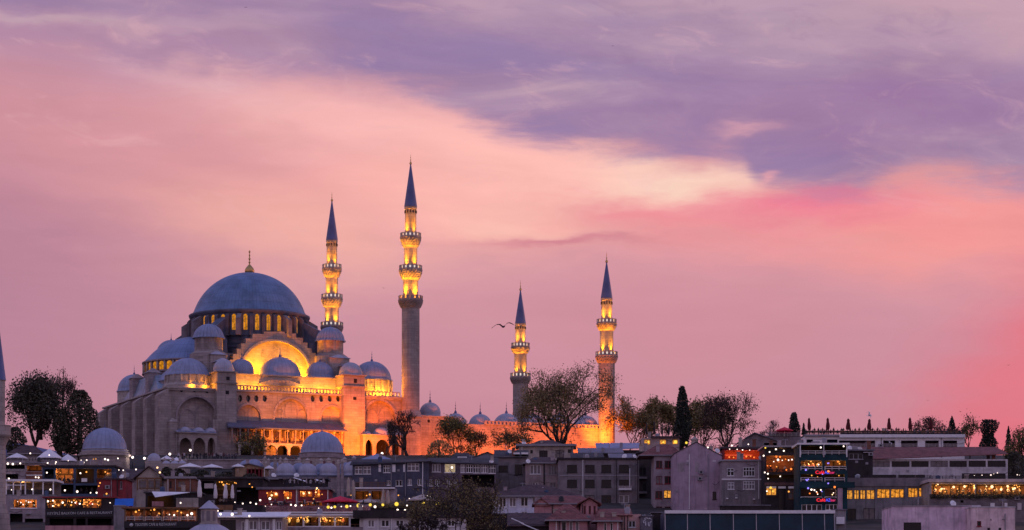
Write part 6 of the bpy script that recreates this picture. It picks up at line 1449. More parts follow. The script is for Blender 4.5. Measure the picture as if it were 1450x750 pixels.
d = MB(); d.lathe([(19 * k, 0), (17 * k, pz(752)), (14 * k, pz(730)), (10.5 * k, pz(716)), (9.6 * k, pz(713))], 0, 0, 12, smooth=False); d.obj('base', STONE, nm)

# ------------------------------------------------------------------ people
SKIN = mat('skin', (0.36, 0.22, 0.16), .6, var=.08); HAIR = mat('dark_hair', (0.02, 0.015, 0.012), .6); TROU = mat('dark_trousers', (0.03, 0.03, 0.045), .85)
def figure(pose, cloth):
    """one continuous body grown over a joint skeleton"""
    J = {'pel': ((0, 0, .95), .135), 'bel': ((0, .005, 1.10), .125), 'che': ((0, .01, 1.30), .155), 'nek': ((0, .005, 1.48), .058), 'hed': ((0, -.02, 1.60), .098), 'top': ((0, -.015, 1.69), .075)}
    E = [('pel', 'bel'), ('bel', 'che'), ('che', 'nek'), ('nek', 'hed'), ('hed', 'top')]
    for sg, n in ((-1, 'l'), (1, 'r')):
        J['sh' + n] = ((sg * .19, .01, 1.40), .068); E.append(('che', 'sh' + n))
        if pose == 'stand': el, ha = (sg * .25, .03, 1.12), (sg * .24, -.06, .88)
        elif pose == 'phone' and sg > 0: el, ha = (sg * .27, -.12, 1.22), (sg * .12, -.30, 1.46)
        elif pose == 'phone': el, ha = (sg * .26, .03, 1.12), (sg * .22, -.10, .90)
        else: el, ha = (sg * .26, -.04, 1.14), (sg * .14, -.32, 1.10)
        J['el' + n] = (el, .048); J['wr' + n] = (ha, .036); hv = (Vector(ha) - Vector(el)).normalized(); J['hn' + n] = (tuple(Vector(ha) + hv * .13), .026)
        E += [('sh' + n, 'el' + n), ('el' + n, 'wr' + n), ('wr' + n, 'hn' + n)]
        if pose == 'sit': hp, kn, an, to = (sg * .11, 0, .90), (sg * .13, -.44, .95), (sg * .13, -.42, .52), (sg * .13, -.62, .475)
        else: hp, kn, an, to = (sg * .10, 0, .86), (sg * .11, -.02, .48), (sg * .12, .02, .07), (sg * .13, -.16, .03)
        J['hp' + n] = (hp, .10); J['kn' + n] = (kn, .062); J['an' + n] = (an, .045); J['to' + n] = (to, .035)
        E += [('pel', 'hp' + n), ('hp' + n, 'kn' + n), ('kn' + n, 'an' + n), ('an' + n, 'to' + n)]
    names = list(J); me = bpy.data.meshes.new('person')
    dz = -.44 if pose == 'sit' else 0
    me.from_pydata([(p[0], p[1], p[2] + dz) for p, r in J.values()], [(names.index(a), names.index(b)) for a, b in E], [])
    o = bpy.data.objects.new('person', me); COL.objects.link(o)
    md = o.modifiers.new('skin', 'SKIN'); o.modifiers.new('sub', 'SUBSURF').levels = 1
    for i, n in enumerate(names):
        sv = me.skin_vertices[0].data[i]; sv.radius = (J[n][1], J[n][1] * (.72 if n in ('che', 'bel', 'pel') else 1)); sv.use_root = n == 'pel'
    dg = bpy.context.evaluated_depsgraph_get(); out = bpy.data.meshes.new_from_object(o.evaluated_get(dg)); bpy.data.objects.remove(o)
    out.materials.clear()
    for q in (cloth, TROU, SKIN, HAIR): out.materials.append(q)
    for p in out.polygons:
        c = p.center; z_ = c.z - dz; p.use_smooth = True
        leg = z_ < .93 and abs(c.x) < .2 and not (pose == 'sit' and z_ > 1.02)
        p.material_index = (3 if (z_ > 1.64 or c.y > .02) else 2) if z_ > 1.49 else 1 if (leg or (pose == 'sit' and c.y < -.15 and z_ < 1.05)) else 2 if (c - Vector((0, 0, dz))).length and abs(c.x) > .1 and (z_ < .92 or (c.y < -.24 and z_ > 1.0)) else 0
    return out
CL = [mat('dark_coat', (0.025, 0.022, 0.03), .85), mat('wine_jacket', (0.09, 0.02, 0.03), .85), mat('grey_coat', (0.12, 0.11, 0.13), .85), mat('pale_shirt', (0.42, 0.38, 0.40), .85)]
FIG = {(p, i): figure(p, c) for p in ('stand', 'phone', 'sit') for i, c in enumerate(CL)}
rp = random.Random(99)
def person(pose, loc, rz, ci, label, group):
    o = bpy.data.objects.new('person', FIG[(pose, ci)]); COL.objects.link(o); o.location = loc; o.rotation_euler = (0, 0, rz); o.scale = [rp.uniform(.94, 1.05)] * 3
    return tag(o, label, 'person', group)
def bench(label, p0, p1, y, Y, cat='bench', dep=.5, group=None):
    k = Y / F; a = P(p0, y, Y); w_ = (p1 - p0) * k; r = thing('bench', label, cat, a, 0, group)
    g = MB(); g.box(0, w_, -.02, dep, .40, .45); g.obj('seat', WOOD, r)
    g = MB(); g.box(0, w_, dep - .04, dep, .5, .85); g.obj('backrest', WOOD, r)
    for i in range(max(2, int(w_ / 4) + 1)):
        g = MB(); xx = w_ * i / max(1, int(w_ / 4)); xx = min(max(xx, .06), w_ - .06); g.box(xx - .05, xx + .05, .02, dep - .05, 0, .40); g.obj('leg', DKM, r)
    return r
def guests(px_list, y, Y, label, group, pose=('sit',), dy=(0, .0), face=0.0, cl=(0, 1, 2, 0)):
    for px in px_list:
        a = P(px, y, Y + rp.uniform(*dy))
        a.z = (HY - y) / F * Y
        person(rp.choice(pose), a, face + rp.uniform(-.5, .5), rp.choice(cl), label, group)
# rooftop terrace crowd on its long bench
bench('long wooden bench along the rail of the long rooftop terrace', 1141, 1361, 615, 485.6)
px = 1142.0; L = []
while px < 1361:
    L.append(px); px += rp.choice((2.5, 2.9, 3.3, 4.2, 5.6))
for i, px in enumerate(L):
    z_ = (HY - 615) / F * 484
    if i % 5 in (1, 3, 4): person(rp.choice(('stand', 'phone')), (((px - CX) / F * 486.9), 486.9, z_), rp.uniform(-1, 1), rp.choice((0, 0, 1)), 'dark standing guest behind the seated row on the long rooftop terrace', 'guests standing on the rooftop terrace')
    else: person('sit', ((px - CX) / F * 485.8, 485.8, z_), rp.uniform(-.4, .4), rp.choice((0, 0, 1, 2)), 'guest sitting in dark silhouette along the rail of the long rooftop terrace', 'guests seated on the rooftop terrace')
FCZ = (HY - 650.3) / F * 512
for i in range(27):
    px = 252 + i * 3.2 + rp.uniform(-1.2, 1.2)
    Yp = rp.uniform(512.6, 518); person(rp.choice(('stand', 'stand', 'phone')), ((px - CX) / F * Yp, Yp, FCZ), rp.uniform(0, 6.28), rp.choice((0, 0, 2, 1, 3)), 'visitor standing on the mosque forecourt below the left arches', 'visitors on the forecourt')
zt = (HY - 689.5) / F * 398
for px in (402, 406, 411, 417, 422, 428, 434, 440, 447, 452, 458):
    Yp = rp.uniform(399, 403); person(rp.choice(('stand', 'phone')), ((px - CX) / F * Yp, Yp, zt), rp.uniform(0, 6.28), rp.choice((0, 2, 3, 3, 1)), 'guest standing on the grey roof terrace above the red cafe', 'guests on the red cafe roof')
# seated guests in the open bays
def seats(n, p0, p1, y, Y, what, off=1.4):
    k = Y / F; z_ = (HY - y) / F * Y + .03; Yp = Y + off
    for i in range(n):
        px = p0 + (p1 - p0) * (i + .5) / n; xx = (px - CX) / F * Y
        st = dup(STOOL, (xx, Yp, z_), 0, 'plain dark cafe chair in ' + what, 'cafe chairs in ' + what) if i or STOOL.get('used') else STOOL
        if st is STOOL: STOOL['used'] = 1; st.location = (xx, Yp, z_); st['label'] = 'plain dark cafe chair in ' + what; st['group'] = 'cafe chairs in ' + what
        person('sit', (xx, Yp, z_), rp.uniform(-.6, .6), rp.choice((0, 1, 2, 3)), 'guest sitting in ' + what, 'guests in ' + what)
STOOL = thing('chair', 'plain dark cafe chair', 'chair')
g = MB(); g.box(-.22, .22, -.2, .24, .41, .45); g.obj('seat', DKM, STOOL)
g = MB(); g.box(-.22, .22, .22, .26, .5, .9); g.obj('backrest', DKM, STOOL)
for sx_ in (-.19, .19):
    for sy_ in (-.17, .22): g = MB(); g.box(sx_ - .02, sx_ + .02, sy_ - .02, sy_ + .02, 0, .41); g.obj('leg', DKM, STOOL)
seats(7, 70, 142, 719, 380, 'the lit dining strip over the long black signboard')
seats(8, 180, 276, 737.5, 352, 'the glazed terrace with wooden posts')
seats(7, 402, 492, 744.5, 346, 'the low glazed terrace with yellow lamps')
seats(16, 1322, 1450, 700.5, 400, 'the long lit terrace at the right edge')
seats(4, 109, 140, 699, 428, 'the dark lower bay of the blue cafe')
seats(4, 80, 103, 684, 428, 'the orange lit bay of the blue cafe')
seats(5, 308, 331, 714, 404, 'the dark open sided cafe')
seats(4, 1136, 1163, 665, 402, 'the lit balcony of the neon cafe')
seats(4, 1087, 1128, 668, 414, 'the brick floor hung with bulbs')
seats(3, 22, 50, 719, 400, 'the long lit window under the glass pavilion')
# tables along the hedge terrace
TABLE = thing('cafe_table', 'small round cafe table behind the pink hedge', 'table', (0, 0, 0), 0, 'cafe tables behind the hedge')
g = MB(); g.lathe([(.02, .73), (.42, .73), (.42, .76), (.02, .765)], 0, 0, 14, smooth=False); g.obj('tabletop', CANV, TABLE)
g = MB(); g.tube((0, 0, 0), (0, 0, .73), .04); g.obj('leg', DKM, TABLE)
zt = (HY - 716) / F * 376
for i, px in enumerate((384, 396, 410, 424, 438, 452, 466, 480, 494, 508)):
    l3 = ((px - CX) / F * 378.2, 378.2, zt)
    if i == 0: TABLE.location = l3
    else: dup(TABLE, l3)
    for sg in (-1, 1):
        c3 = (l3[0] + sg * .75, 378.3, zt); st = dup(STOOL, c3, -sg * PI / 2, 'plain dark cafe chair behind the pink hedge', 'cafe chairs behind the hedge')
        if (i + (sg > 0)) % 3: person('sit', c3, -sg * PI / 2, rp.choice((0, 1, 2, 3)), 'guest at a small round table behind the pink hedge', 'guests behind the hedge')
# ------------------------------------------------------------------ parasols
def closed_proto(name, label, h, r, m, bulge):
    t = thing(name, label, 'parasol'); g = MB(); g.tube((0, 0, 0), (0, 0, h * .95), .05, .04); g.obj('pole', DKM, t)
    g = MB(); zs = [.30, .34, .5, .66, .8, .9, .97, 1.0, 1.03]; rs = [.75, .85, 1.0, .85, .62, .7, .45, .22, .05]
    n = 20; vs = []
    for z_, r_ in zip(zs, rs):
        for i in range(n):
            a = 2 * PI * i / n; q = r * r_ * (1 + (.20 if i % 2 else -.16) * (1.3 - z_) + bulge * math.sin(a + z_ * 5))
            vs.append((q * math.cos(a), q * math.sin(a), z_ * h))
    g.add(vs, [(j * n + i, j * n + (i + 1) % n, (j + 1) * n + (i + 1) % n, (j + 1) * n + i) for j in range(len(zs) - 1) for i in range(n)], 0, True); g.obj('canopy', m, t)
    return t
def place_parasols(proto, rows, Y, labels, group):
    for i, ((px, yt, yb, wd), lb) in enumerate(zip(rows, labels)):
        k = Y / F; loc = P(px, yb, Y); s_ = (yb - yt) * k / 1.0; sw = wd * k / 2
        if i == 0: proto.location = loc; proto['label'] = lb; proto['group'] = group; r = proto
        else: r = dup(proto, loc, i * 1.3, lb, group)
        r.scale = (sw, sw, s_ / 1.03)
ORD = ['first', 'second', 'third', 'fourth', 'fifth', 'sixth', 'seventh']
pr = closed_proto('closed_parasol', '', 1, 1, CANDR, .12)
place_parasols(pr, [(1145.7, 591, 615, 4.6), (1172, 591, 615, 5), (1201, 592, 615, 5.6), (1231, 592.5, 615, 5.4), (1259, 591, 615, 5), (1288.7, 590.5, 615, 5), (1318, 590, 615, 5)], 486.3,
    [f'closed dark red parasol on the rooftop terrace, {o} from the squat cypress' for o in ORD], 'closed red parasols on the rooftop terrace')
pr = closed_proto('closed_parasol', '', 1, 1, CANV, .08)
place_parasols(pr, [(282.6, 679, 714, 6), (305, 684.5, 714, 5), (319.3, 685, 714, 6), (329.2, 685.5, 713.5, 4.8)], 372,
    ['closed white parasol tallest of four, beside the white sail awning', 'closed white parasol second from the lantern among four', 'thickest closed white parasol, third of four before the dark cafe', 'slim closed white parasol, last of four before the dark cafe'], 'closed white parasols before the open cafe')
pr = closed_proto('closed_parasol', '', 1, 1, CANB, .10)
place_parasols(pr, [(493.5, 675.5, 713, 5.5), (500.2, 679, 713, 5.5), (542.5, 692, 722, 5.4), (549.6, 693.5, 722, 5)], 374,
    ['closed beige parasol, taller of a pair beside the red parasol', 'closed beige parasol, lower of a pair beside the red parasol', 'closed beige parasol at the end of the pale terrace, left of two', 'closed beige parasol at the end of the pale terrace, right of two'], 'closed beige parasols by the pale terrace')
pr = closed_proto('closed_parasol', '', 1, 1, DKM, .06)
place_parasols(pr, [(915.5, 597, 622, 3), (926.5, 596, 622, 3.2), (937.5, 598, 622, 3), (947, 598, 622, 3)], 470,
    ['dark closed parasol above the rooftop cafe, farthest from the cypress', 'dark closed parasol above the rooftop cafe, the tallest of four', 'dark closed parasol above the rooftop cafe, third towards the cypress', 'dark closed parasol above the rooftop cafe, nearest the cypress'], 'dark closed parasols above the rooftop cafe')
b = Bld('parasol_terrace', 'dark roof terrace carrying four closed parasols behind the rooftop cafe', 'terrace', 468, 908, 964, 622, 6, PDK); b.walls()
parasol_open('wide bright red parasol beside the red cafe', 482, 702.5, 710, 379, 54, CANR, post=10)
parasol_open('beige open parasol strung with lamps under the plum house', 599, 699.5, 708, 384, 48, CANB, post=12)
parasol_open('pale wide parasol half hidden behind the bright red one', 521, 706, 711, 390, 36, CANB, post=10)
b = Bld('garden_terrace', 'dark planted terrace under the beige open parasol', 'terrace', 382, 524, 640, 719, 6, PDK); b.walls()
d = MB(); rg = random.Random(8)
for _ in range(3800): leaf_quad(d, Vector((rg.uniform(b.x0, b.x1), rg.uniform(-.6, 1), b.z(719) + abs(rg.gauss(0, .7)) * (.4 + .6 * math.sin(rg.uniform(0, 3))))), .12, rg)
d.obj('planting', LEAF['olive'], b.root)
for pts_, lab in (([(415, 674.5), (432, 679.5), (432, 681.5), (415, 676)], 'white slanting awning on the red cafe roof, larger of two'), ([(446, 677), (454.5, 679.5), (454.5, 682), (446, 679.5)], 'white slanting awning on the red cafe roof, smaller of two')):
    k = 404 / F; v = [Vector(((px - CX) * k, 404 + (2.0 if i in (0, 1) else 0.0), (HY - py) * k)) for i, (px, py) in enumerate(pts_)]
    r = thing('awning', lab, 'awning', tuple(v[3])); g = MB(); w_ = [q - v[3] for q in v]
    g.add(w_ + [q - Vector((0, 0, .05)) for q in w_], [(0, 3, 2, 1), (4, 5, 6, 7), (0, 4, 7, 3), (3, 7, 6, 2), (2, 6, 5, 1)]); g.obj('canopy', CANV, r)
    g = MB(); g.tube((w_[3].x + .1, .1, -1.8), (w_[3].x + .1, .1, 0), .04); g.obj('post', DKM, r); g = MB(); g.tube((w_[2].x - .1, .1, -1.3), (w_[2].x - .1, .1, w_[2].z), .04); g.obj('post', DKM, r)
# ------------------------------------------------------------------ bulbs and globes
BULB = {}
def bulb_mesh(key, col, st, r):
    d = MB(); d.sphere((0, 0, 0), r, 10, 6); me = bpy.data.meshes.new('bulb'); me.from_pydata(d.v, [], d.f); me.materials.append(lit('glow_' + key, col, st)); me.polygons.foreach_set('use_smooth', [True] * len(d.f)); BULB[key] = me
bulb_mesh('white', (1.0, .80, .70), 2.6, .15); bulb_mesh('small', (1.0, .78, .70), 2.0, .10); bulb_mesh('warm', (1.0, .38, .07), 1.7, .115); bulb_mesh('yellow', (1.0, .66, .08), 1.3, .24); bulb_mesh('violet', (.30, .22, 1.0), 1.5, .13); bulb_mesh('red', (1.0, .22, .04), 1.8, .14); bulb_mesh('big', (1.0, .82, .74), 3.0, .28); bulb_mesh('flare', (1.0, .60, .30), 2.4, .19)
def bulbs(key, Y, pts, where, word='bulb'):
    for px, py in pts:
        o = bpy.data.objects.new(word, BULB[key]); COL.objects.link(o); o.location = P(px, py, Y); o.scale = [rp.choice((.6, .8, .9, 1.0, 1.1, 1.35))] * 3; o.location += Vector((rp.uniform(-.12, .12), 0, rp.uniform(-.1, .1)))
        tag(o, {'white': 'small bare white ', 'small': 'tiny white ', 'warm': 'warm orange ', 'yellow': 'round yellow ', 'violet': 'small blue violet ', 'red': 'small red orange ', 'big': 'large white ', 'flare': 'glaring warm '}[key] + word.replace('_', ' ') + ' glowing ' + where, 'lamp', word.replace('_', ' ') + 's ' + key + ' ' + where)
bulbs('white', 439, [(10.5, 656), (19, 656.5), (28, 656.5), (67, 655), (79, 653.5), (78, 656.5), (50.5, 675), (53.8, 675.6), (13, 678)], 'on the mauve cafe by the near minaret')
bulbs('white', 474, [(42.5, 642), (69, 644), (96.5, 652.5), (114.5, 651), (117.5, 655)], 'among the white parasols at the left')
bulbs('white', 401, [(17, 694), (46, 692.5), (72, 692.5)], 'in the white framed glass pavilion')
bulbs('small', 399.6, [(26, 710), (30, 712), (41, 711), (43.5, 711), (48.5, 715), (33.5, 715), (37, 709.5)], 'in the long window under the pavilion')
bulbs('warm', 495, [(131.5, 650), (136, 650)], 'under the eaves of the small domed tomb')
bulbs('white', 494, [(149.5, 649.5), (152.5, 651.5), (167.5, 648.5), (122, 651)], 'in front of the small domed tomb')
bulbs('warm', 427.5, [(86, 669.5), (101, 668.8), (121.5, 668), (150, 667.5)], 'in the bays of the blue cafe')
bulbs('white', 426.5, [(91, 694), (109.5, 695.5), (128, 697), (137, 698), (65.5, 669), (113.5, 669.8)], 'across the front of the blue cafe')
bulbs('warm', 402.5, [(142, 683.5), (139.3, 688), (151, 698.3)], 'on the dark red house wall')
bulbs('white', 379.4, [(69, 709.5), (74.5, 709), (74, 715.5), (89, 711.5), (102.5, 711), (107.5, 711), (114, 713.5), (130, 714), (156.5, 712.5)], 'in the dining strip over the long black signboard')
bulbs('warm', 379.5, [(79.5, 714.5), (121, 711), (124, 716), (99, 710)], 'in the dining strip over the long black signboard')
bulbs('white', 424, [(169, 666), (174, 665.5), (192, 665)], 'on the ridge of the low tiled wing')
bulbs('flare', 418, [(227, 669), (222.5, 662.3)], 'beside the timbered gable')
bulbs('white', 419, [(260, 688)], 'at the window of the orange brick house')
bulbs('white', 351.5, [(240.5, 728.5), (247.5, 730), (265, 730), (270.5, 727.5), (256, 711.5)], 'in the glazed terrace with wooden posts')
bulbs('warm', 403, [(310.5, 683), (313.5, 683.2), (321.5, 685), (334, 684.5)], 'under the roof of the dark open cafe')
bulbs('small', 430, [(357.5, 684), (364.5, 684)], 'on the dark flat roof behind the open cafe')
bulbs('white', 375, [(333, 711.5), (343, 712), (354.5, 712), (355.5, 717), (363, 713), (368, 707.5), (382, 706.5), (384, 713.5), (411, 714.5), (376.5, 717), (419, 715.2), (428, 715), (450.5, 718.6)], 'along the pink hedge terrace')
bulbs('white', 337, [(313, 728), (329.5, 728), (354, 730.5), (309, 723)], 'along the white roof edge right of the lantern')
bulbs('flare', 397, [(391, 699), (408, 704.5), (430, 699), (437, 698), (449.5, 691.5), (448, 697.5), (384, 701)], 'in the windows of the red cafe')
bulbs('warm', 345.4, [(386, 732), (402, 732), (408.5, 733), (411.5, 733), (426, 732.5), (431, 734), (435, 734), (457, 734.5), (463, 736), (467, 737.5), (479, 735.5), (482, 736), (512, 732.5), (517, 732.5)], 'under the roof of the low glazed terrace')
bulbs('yellow', 373, [(464, 718), (475, 717), (490.5, 717), (507.5, 716), (524, 715), (542, 714), (560.5, 713.5), (599, 713), (619, 714)], 'strung along the terrace right of the red cafe', 'globe_lamp')
bulbs('white', 373.5, [(482.5, 717.2), (496, 717), (513.3, 716.7), (531.5, 716.5), (470, 718.4), (564, 722), (573, 722), (576, 715.5), (583, 724)], 'between the yellow globe lamps')
bulbs('warm', 418.5, [(519.5, 701), (524, 699.5), (564, 701.5), (468, 702), (497, 701)], 'below the pale terrace balusters')
rb = random.Random(6)
sc = lambda x0, x1, y0, y1, n: [(rb.uniform(x0, x1), y0 + (y1 - y0) * rb.random() ** 1.4) for _ in range(n)]
bulbs('small', 401, sc(372, 462, 707, 714, 14), 'among the tables before the red cafe')
bulbs('warm', 397.2, sc(376, 460, 695, 706, 14), 'in the windows of the red cafe')
bulbs('warm', 379.6, sc(68, 142, 708, 716, 14), 'in the dining strip over the long black signboard')
bulbs('warm', 351.4, sc(180, 276, 722, 729, 8), 'in the glazed terrace with wooden posts')
bulbs('warm', 403.2, sc(300, 366, 682, 698, 7), 'under the roof of the dark open cafe')
bulbs('red', 412.8, sc(1086, 1129, 646, 666, 9), 'on the open floors of the brick cafe')
bulbs('red', 401.3, sc(1136, 1195, 653, 702, 5), 'in the balconies of the neon cafe')
bulbs('violet', 401.2, sc(1136, 1195, 653, 703, 10), 'in the balconies of the neon cafe')
bulbs('warm', 399.2, sc(1322, 1446, 687, 697, 18), 'in the long lit terrace at the right edge')
bulbs('small', 383, [(580, 706), (588, 704), (610, 704), (617, 706), (606, 702)], 'on the beige open parasol')
bulbs('white', 452.1, [(639.5, 661.5)], 'in the lit room of the plum house')
bulbs('yellow', 455, [(972, 627), (918, 626), (939, 626), (957, 626)], 'by the rooftop cafe under the cypress')
bulbs('white', 421, [(1001.5, 632.5)], 'on the edge of the lilac gable')
bulbs('white', 431, [(1034, 636), (1043, 636.3), (1052, 637), (1061, 637.5), (1060, 629.5), (1037, 630.5)], 'above the red terrace')
bulbs('red', 431.5, [(1033, 647), (1039, 648), (1045, 647), (1048, 649), (1051, 647.5), (1057, 646.5), (1063, 645.5), (1068, 647)], 'on the strings of the red terrace')
bulbs('white', 413, [(1090.5, 639), (1081, 644.5), (1098, 636.5), (1110.5, 637.5), (1129, 632), (1095.5, 653.5), (1101, 650.5), (1108.5, 651.5), (1116.5, 651), (1082.5, 668.5), (1088, 670), (1087, 677), (1104.5, 673.5), (1129.5, 667), (1085.5, 695), (1122, 651)], 'on the open floors of the brick cafe')
bulbs('yellow', 413, [(1084, 633.5), (1095, 695), (1091.5, 691)], 'on the open floors of the brick cafe')
bulbs('warm', 412.5, [(1117.5, 695.5), (1099, 660)], 'at the lower window of the brick cafe')
bulbs('warm', 401.4, [(1148, 653), (1150.3, 656), (1161, 654.5), (1157, 656.5), (1188, 653.5), (1188.6, 657), (1150, 673), (1157, 675), (1188, 674)], 'in the balconies of the neon cafe')
bulbs('white', 401.2, [(1158.5, 657.5), (1163, 633.5), (1195.5, 632.5), (1150, 693), (1153, 694), (1156, 695.5), (1158, 699), (1162, 694), (1179.5, 697)], 'in the balconies of the neon cafe')
bulbs('flare', 401, [(1179.5, 699.5)], 'in the lowest balcony of the neon cafe')
bulbs('yellow', 396, [(1188, 724.5), (1192, 724), (1190.5, 728.5), (1192, 738)], 'in the gap below the neon cafe')
bulbs('flare', 399, [(1329, 686.5), (1334, 692), (1337, 692), (1366.5, 688), (1397, 689), (1405.5, 689.5), (1427, 689), (1434, 691.5), (1437.5, 691.5), (1381, 691), (1350, 690), (1418, 693)], 'in the long lit terrace at the right edge')
bulbs('small', 444, [(1379, 672.5), (1391, 673), (1408, 671), (1412, 670), (1403, 673), (1440, 672), (1444, 672)], 'along the front of the long white building')
# street lamps on the forecourt
def lamp(label, px, py, Y, hpx, m='white_bulb'):
    k = Y / F; r = thing('street_lamp', label, 'street lamp', P(px, py + hpx, Y), 0.0, 'lamps on the mosque forecourt'); h = hpx * k
    g = MB(); g.path([(0, 0, -1), (0, 0, h * .5), (0, 0, h)], [.08, .06, .05], 6); g.obj('post', DKM, r)
    g = MB(); g.sphere((0, 0, h + .2), .27, 10, 6); g.obj('lamp_globe', MATS['glow_big'], r)
    light('POINT', P(px, py, Y) + Vector((0, -.6, .3)), 60, (1, .82, .7), size=.3, name='street_light')
for px, py, Y, h, lb in ((187.7, 648.5, 505, 8, 'white globe street lamp right of the small domed tomb'), (204.5, 650, 505, 8, 'white globe street lamp left of the white domed kiosk'), (240.5, 644, 520, 9, 'white globe street lamp below the mosque corner'), (269.5, 638.5, 530, 14, 'tall street lamp before the three left arches'), (541, 643, 534, 10, 'bright white lamp before the right porch of the mosque')): lamp(lb, px, py, Y, h)
# ------------------------------------------------------------------ roof clutter
def antenna(where, px, py, Y, hpx, kind=0):
    k = Y / F; h = hpx * k; r = thing('antenna', 'thin television antenna on ' + where, 'antenna', P(px, py, Y), 0.0)
    g = MB(); g.tube((0, 0, -.6), (0, 0, h), .035); g.obj('mast', STEEL, r)
    g = MB(); g.tube((-.5, 0, h * .95), (.5, 0, h * .95), .02, n=4)
    for i in range(5): q = -.45 + i * .22; g.tube((q, 0, h * .95 - .25 + abs(q) * .2), (q, 0, h * .95 + .25 - abs(q) * .2), .015, n=4)
    g.obj('aerial', STEEL, r)
def dish(where, px, py, Y, R=.45, rz=.3):
    r = thing('satellite_dish', 'round satellite dish on ' + where, 'satellite dish', P(px, py, Y), rz); g = MB(); g.lathe([(.02, .12), (R * .5, .06), (R, -.10), (R + .02, -.08)], 0, 0, 16); o = g.obj('dish', WHT, r); o.rotation_euler = (rad(62), 0, 0); o.location = (0, 0, .35)
    g = MB(); g.tube((0, .1, -.5), (0, .1, .35), .035); g.tube((0, 0, .3), (0, -.45, .55), .02, n=4); g.obj('bracket', STEEL, r)
for a in (('the grey lean roof house', 716, 639, 464, 9), ('the drab apartment block', 862, 648, 450, 8), ('the drab apartment block edge', 800, 648, 450, 7), ('the tile roof of the pink windows house', 784, 649, 460, 8), ('the tile roofed house under the lit rooftop cafe', 932, 634, 437, 8), ('the lilac gable house', 1006, 637, 428, 8), ('the grey gable house behind the red terrace', 1086, 622, 474, 8), ('the brick cafe', 1112, 631, 418, 9), ('the concrete restaurant block', 1296, 677, 412, 8), ('the plain pale corner house', 1300, 716, 326, 12), ('the pink white stair tower', 1420, 718, 320, 11), ('the wide dark tile roof of the white house', 740, 692, 408, 8), ('the slate blue house', 560, 652, 454, 7), ('the plum house', 668, 653, 456, 8), ('the salmon house', 884, 722, 344, 9), ('the dark red house', 160, 678, 406, 9), ('the orange brick house', 246, 675, 422, 8), ('the mauve cafe by the near minaret', 32, 655, 442, 8), ('the blue cafe', 128, 659, 432, 8)): antenna(*a)
for a in (('the grey lean roof house', 722, 641, 463), ('the drab apartment block', 884, 648, 447, .5, -.4), ('the apartment block beside its alley', 899, 648, 447, .4, .5), ('the lilac gable house', 1016, 640, 426), ('the barred white windows house', 1078, 650.5, 421, .5), ('the concrete restaurant block', 1214, 677, 409, .5, -.5), ('the plain pale corner house', 1350, 715.5, 324, .45), ('the plum house', 696, 655, 453, .45, -.3), ('the pink windows house', 748, 655, 455, .45), ('the cream house under the big tree', 742, 629, 503, .5), ('the rooftop lean to', 1204, 636, 431, .45), ('the dark red house', 172, 677, 405, .45, -.4), ('the long dark roof terrace', 420, 675, 441, .5), ('the long dark roof terrace end', 388, 675, 441, .5, .6)): dish(*a)
for i, (px, y0, p1, Y, m_, lab) in enumerate(((908, 731, 924, 338, SHEET, 'low sheet roofed lean to beside the salmon house'), (924, 726, 942, 346, PDK, 'dark little shed between the salmon house and the blue glass hall'), (1182, 722, 1198, 350, CONC, 'concrete yard block with an air unit below the neon cafe'), (660, 728, 722, 352, PDK, 'dark garden wall behind the soft olive tree'), (1022, 716, 1090, 400, PDK, 'dark yard wall below the barred white windows'))):
    b = Bld('shed' if i < 3 else 'wall', lab, 'shed' if i < 3 else 'wall', Y, px, p1, y0, 4, m_); b.walls(); b.slab(y0 - 1.5, y0, .2, SHEET, name='roof')
    if i == 2: b.part('air_unit', WHT, 1184, 1195, 732, 742, -.7, -.02)
    if i == 0:
        g = MB(); rg = random.Random(3)
        for _ in range(10): xx = rg.uniform(b.x0, b.x1); g.path([(xx, -.3, b.zt - rg.uniform(.3, 1.6)), (xx + rg.uniform(-.8, .8), .6, b.zt + rg.uniform(-.2, .3))], [.05, .05], 4)
        g.obj('pipes', WHT, b.root)
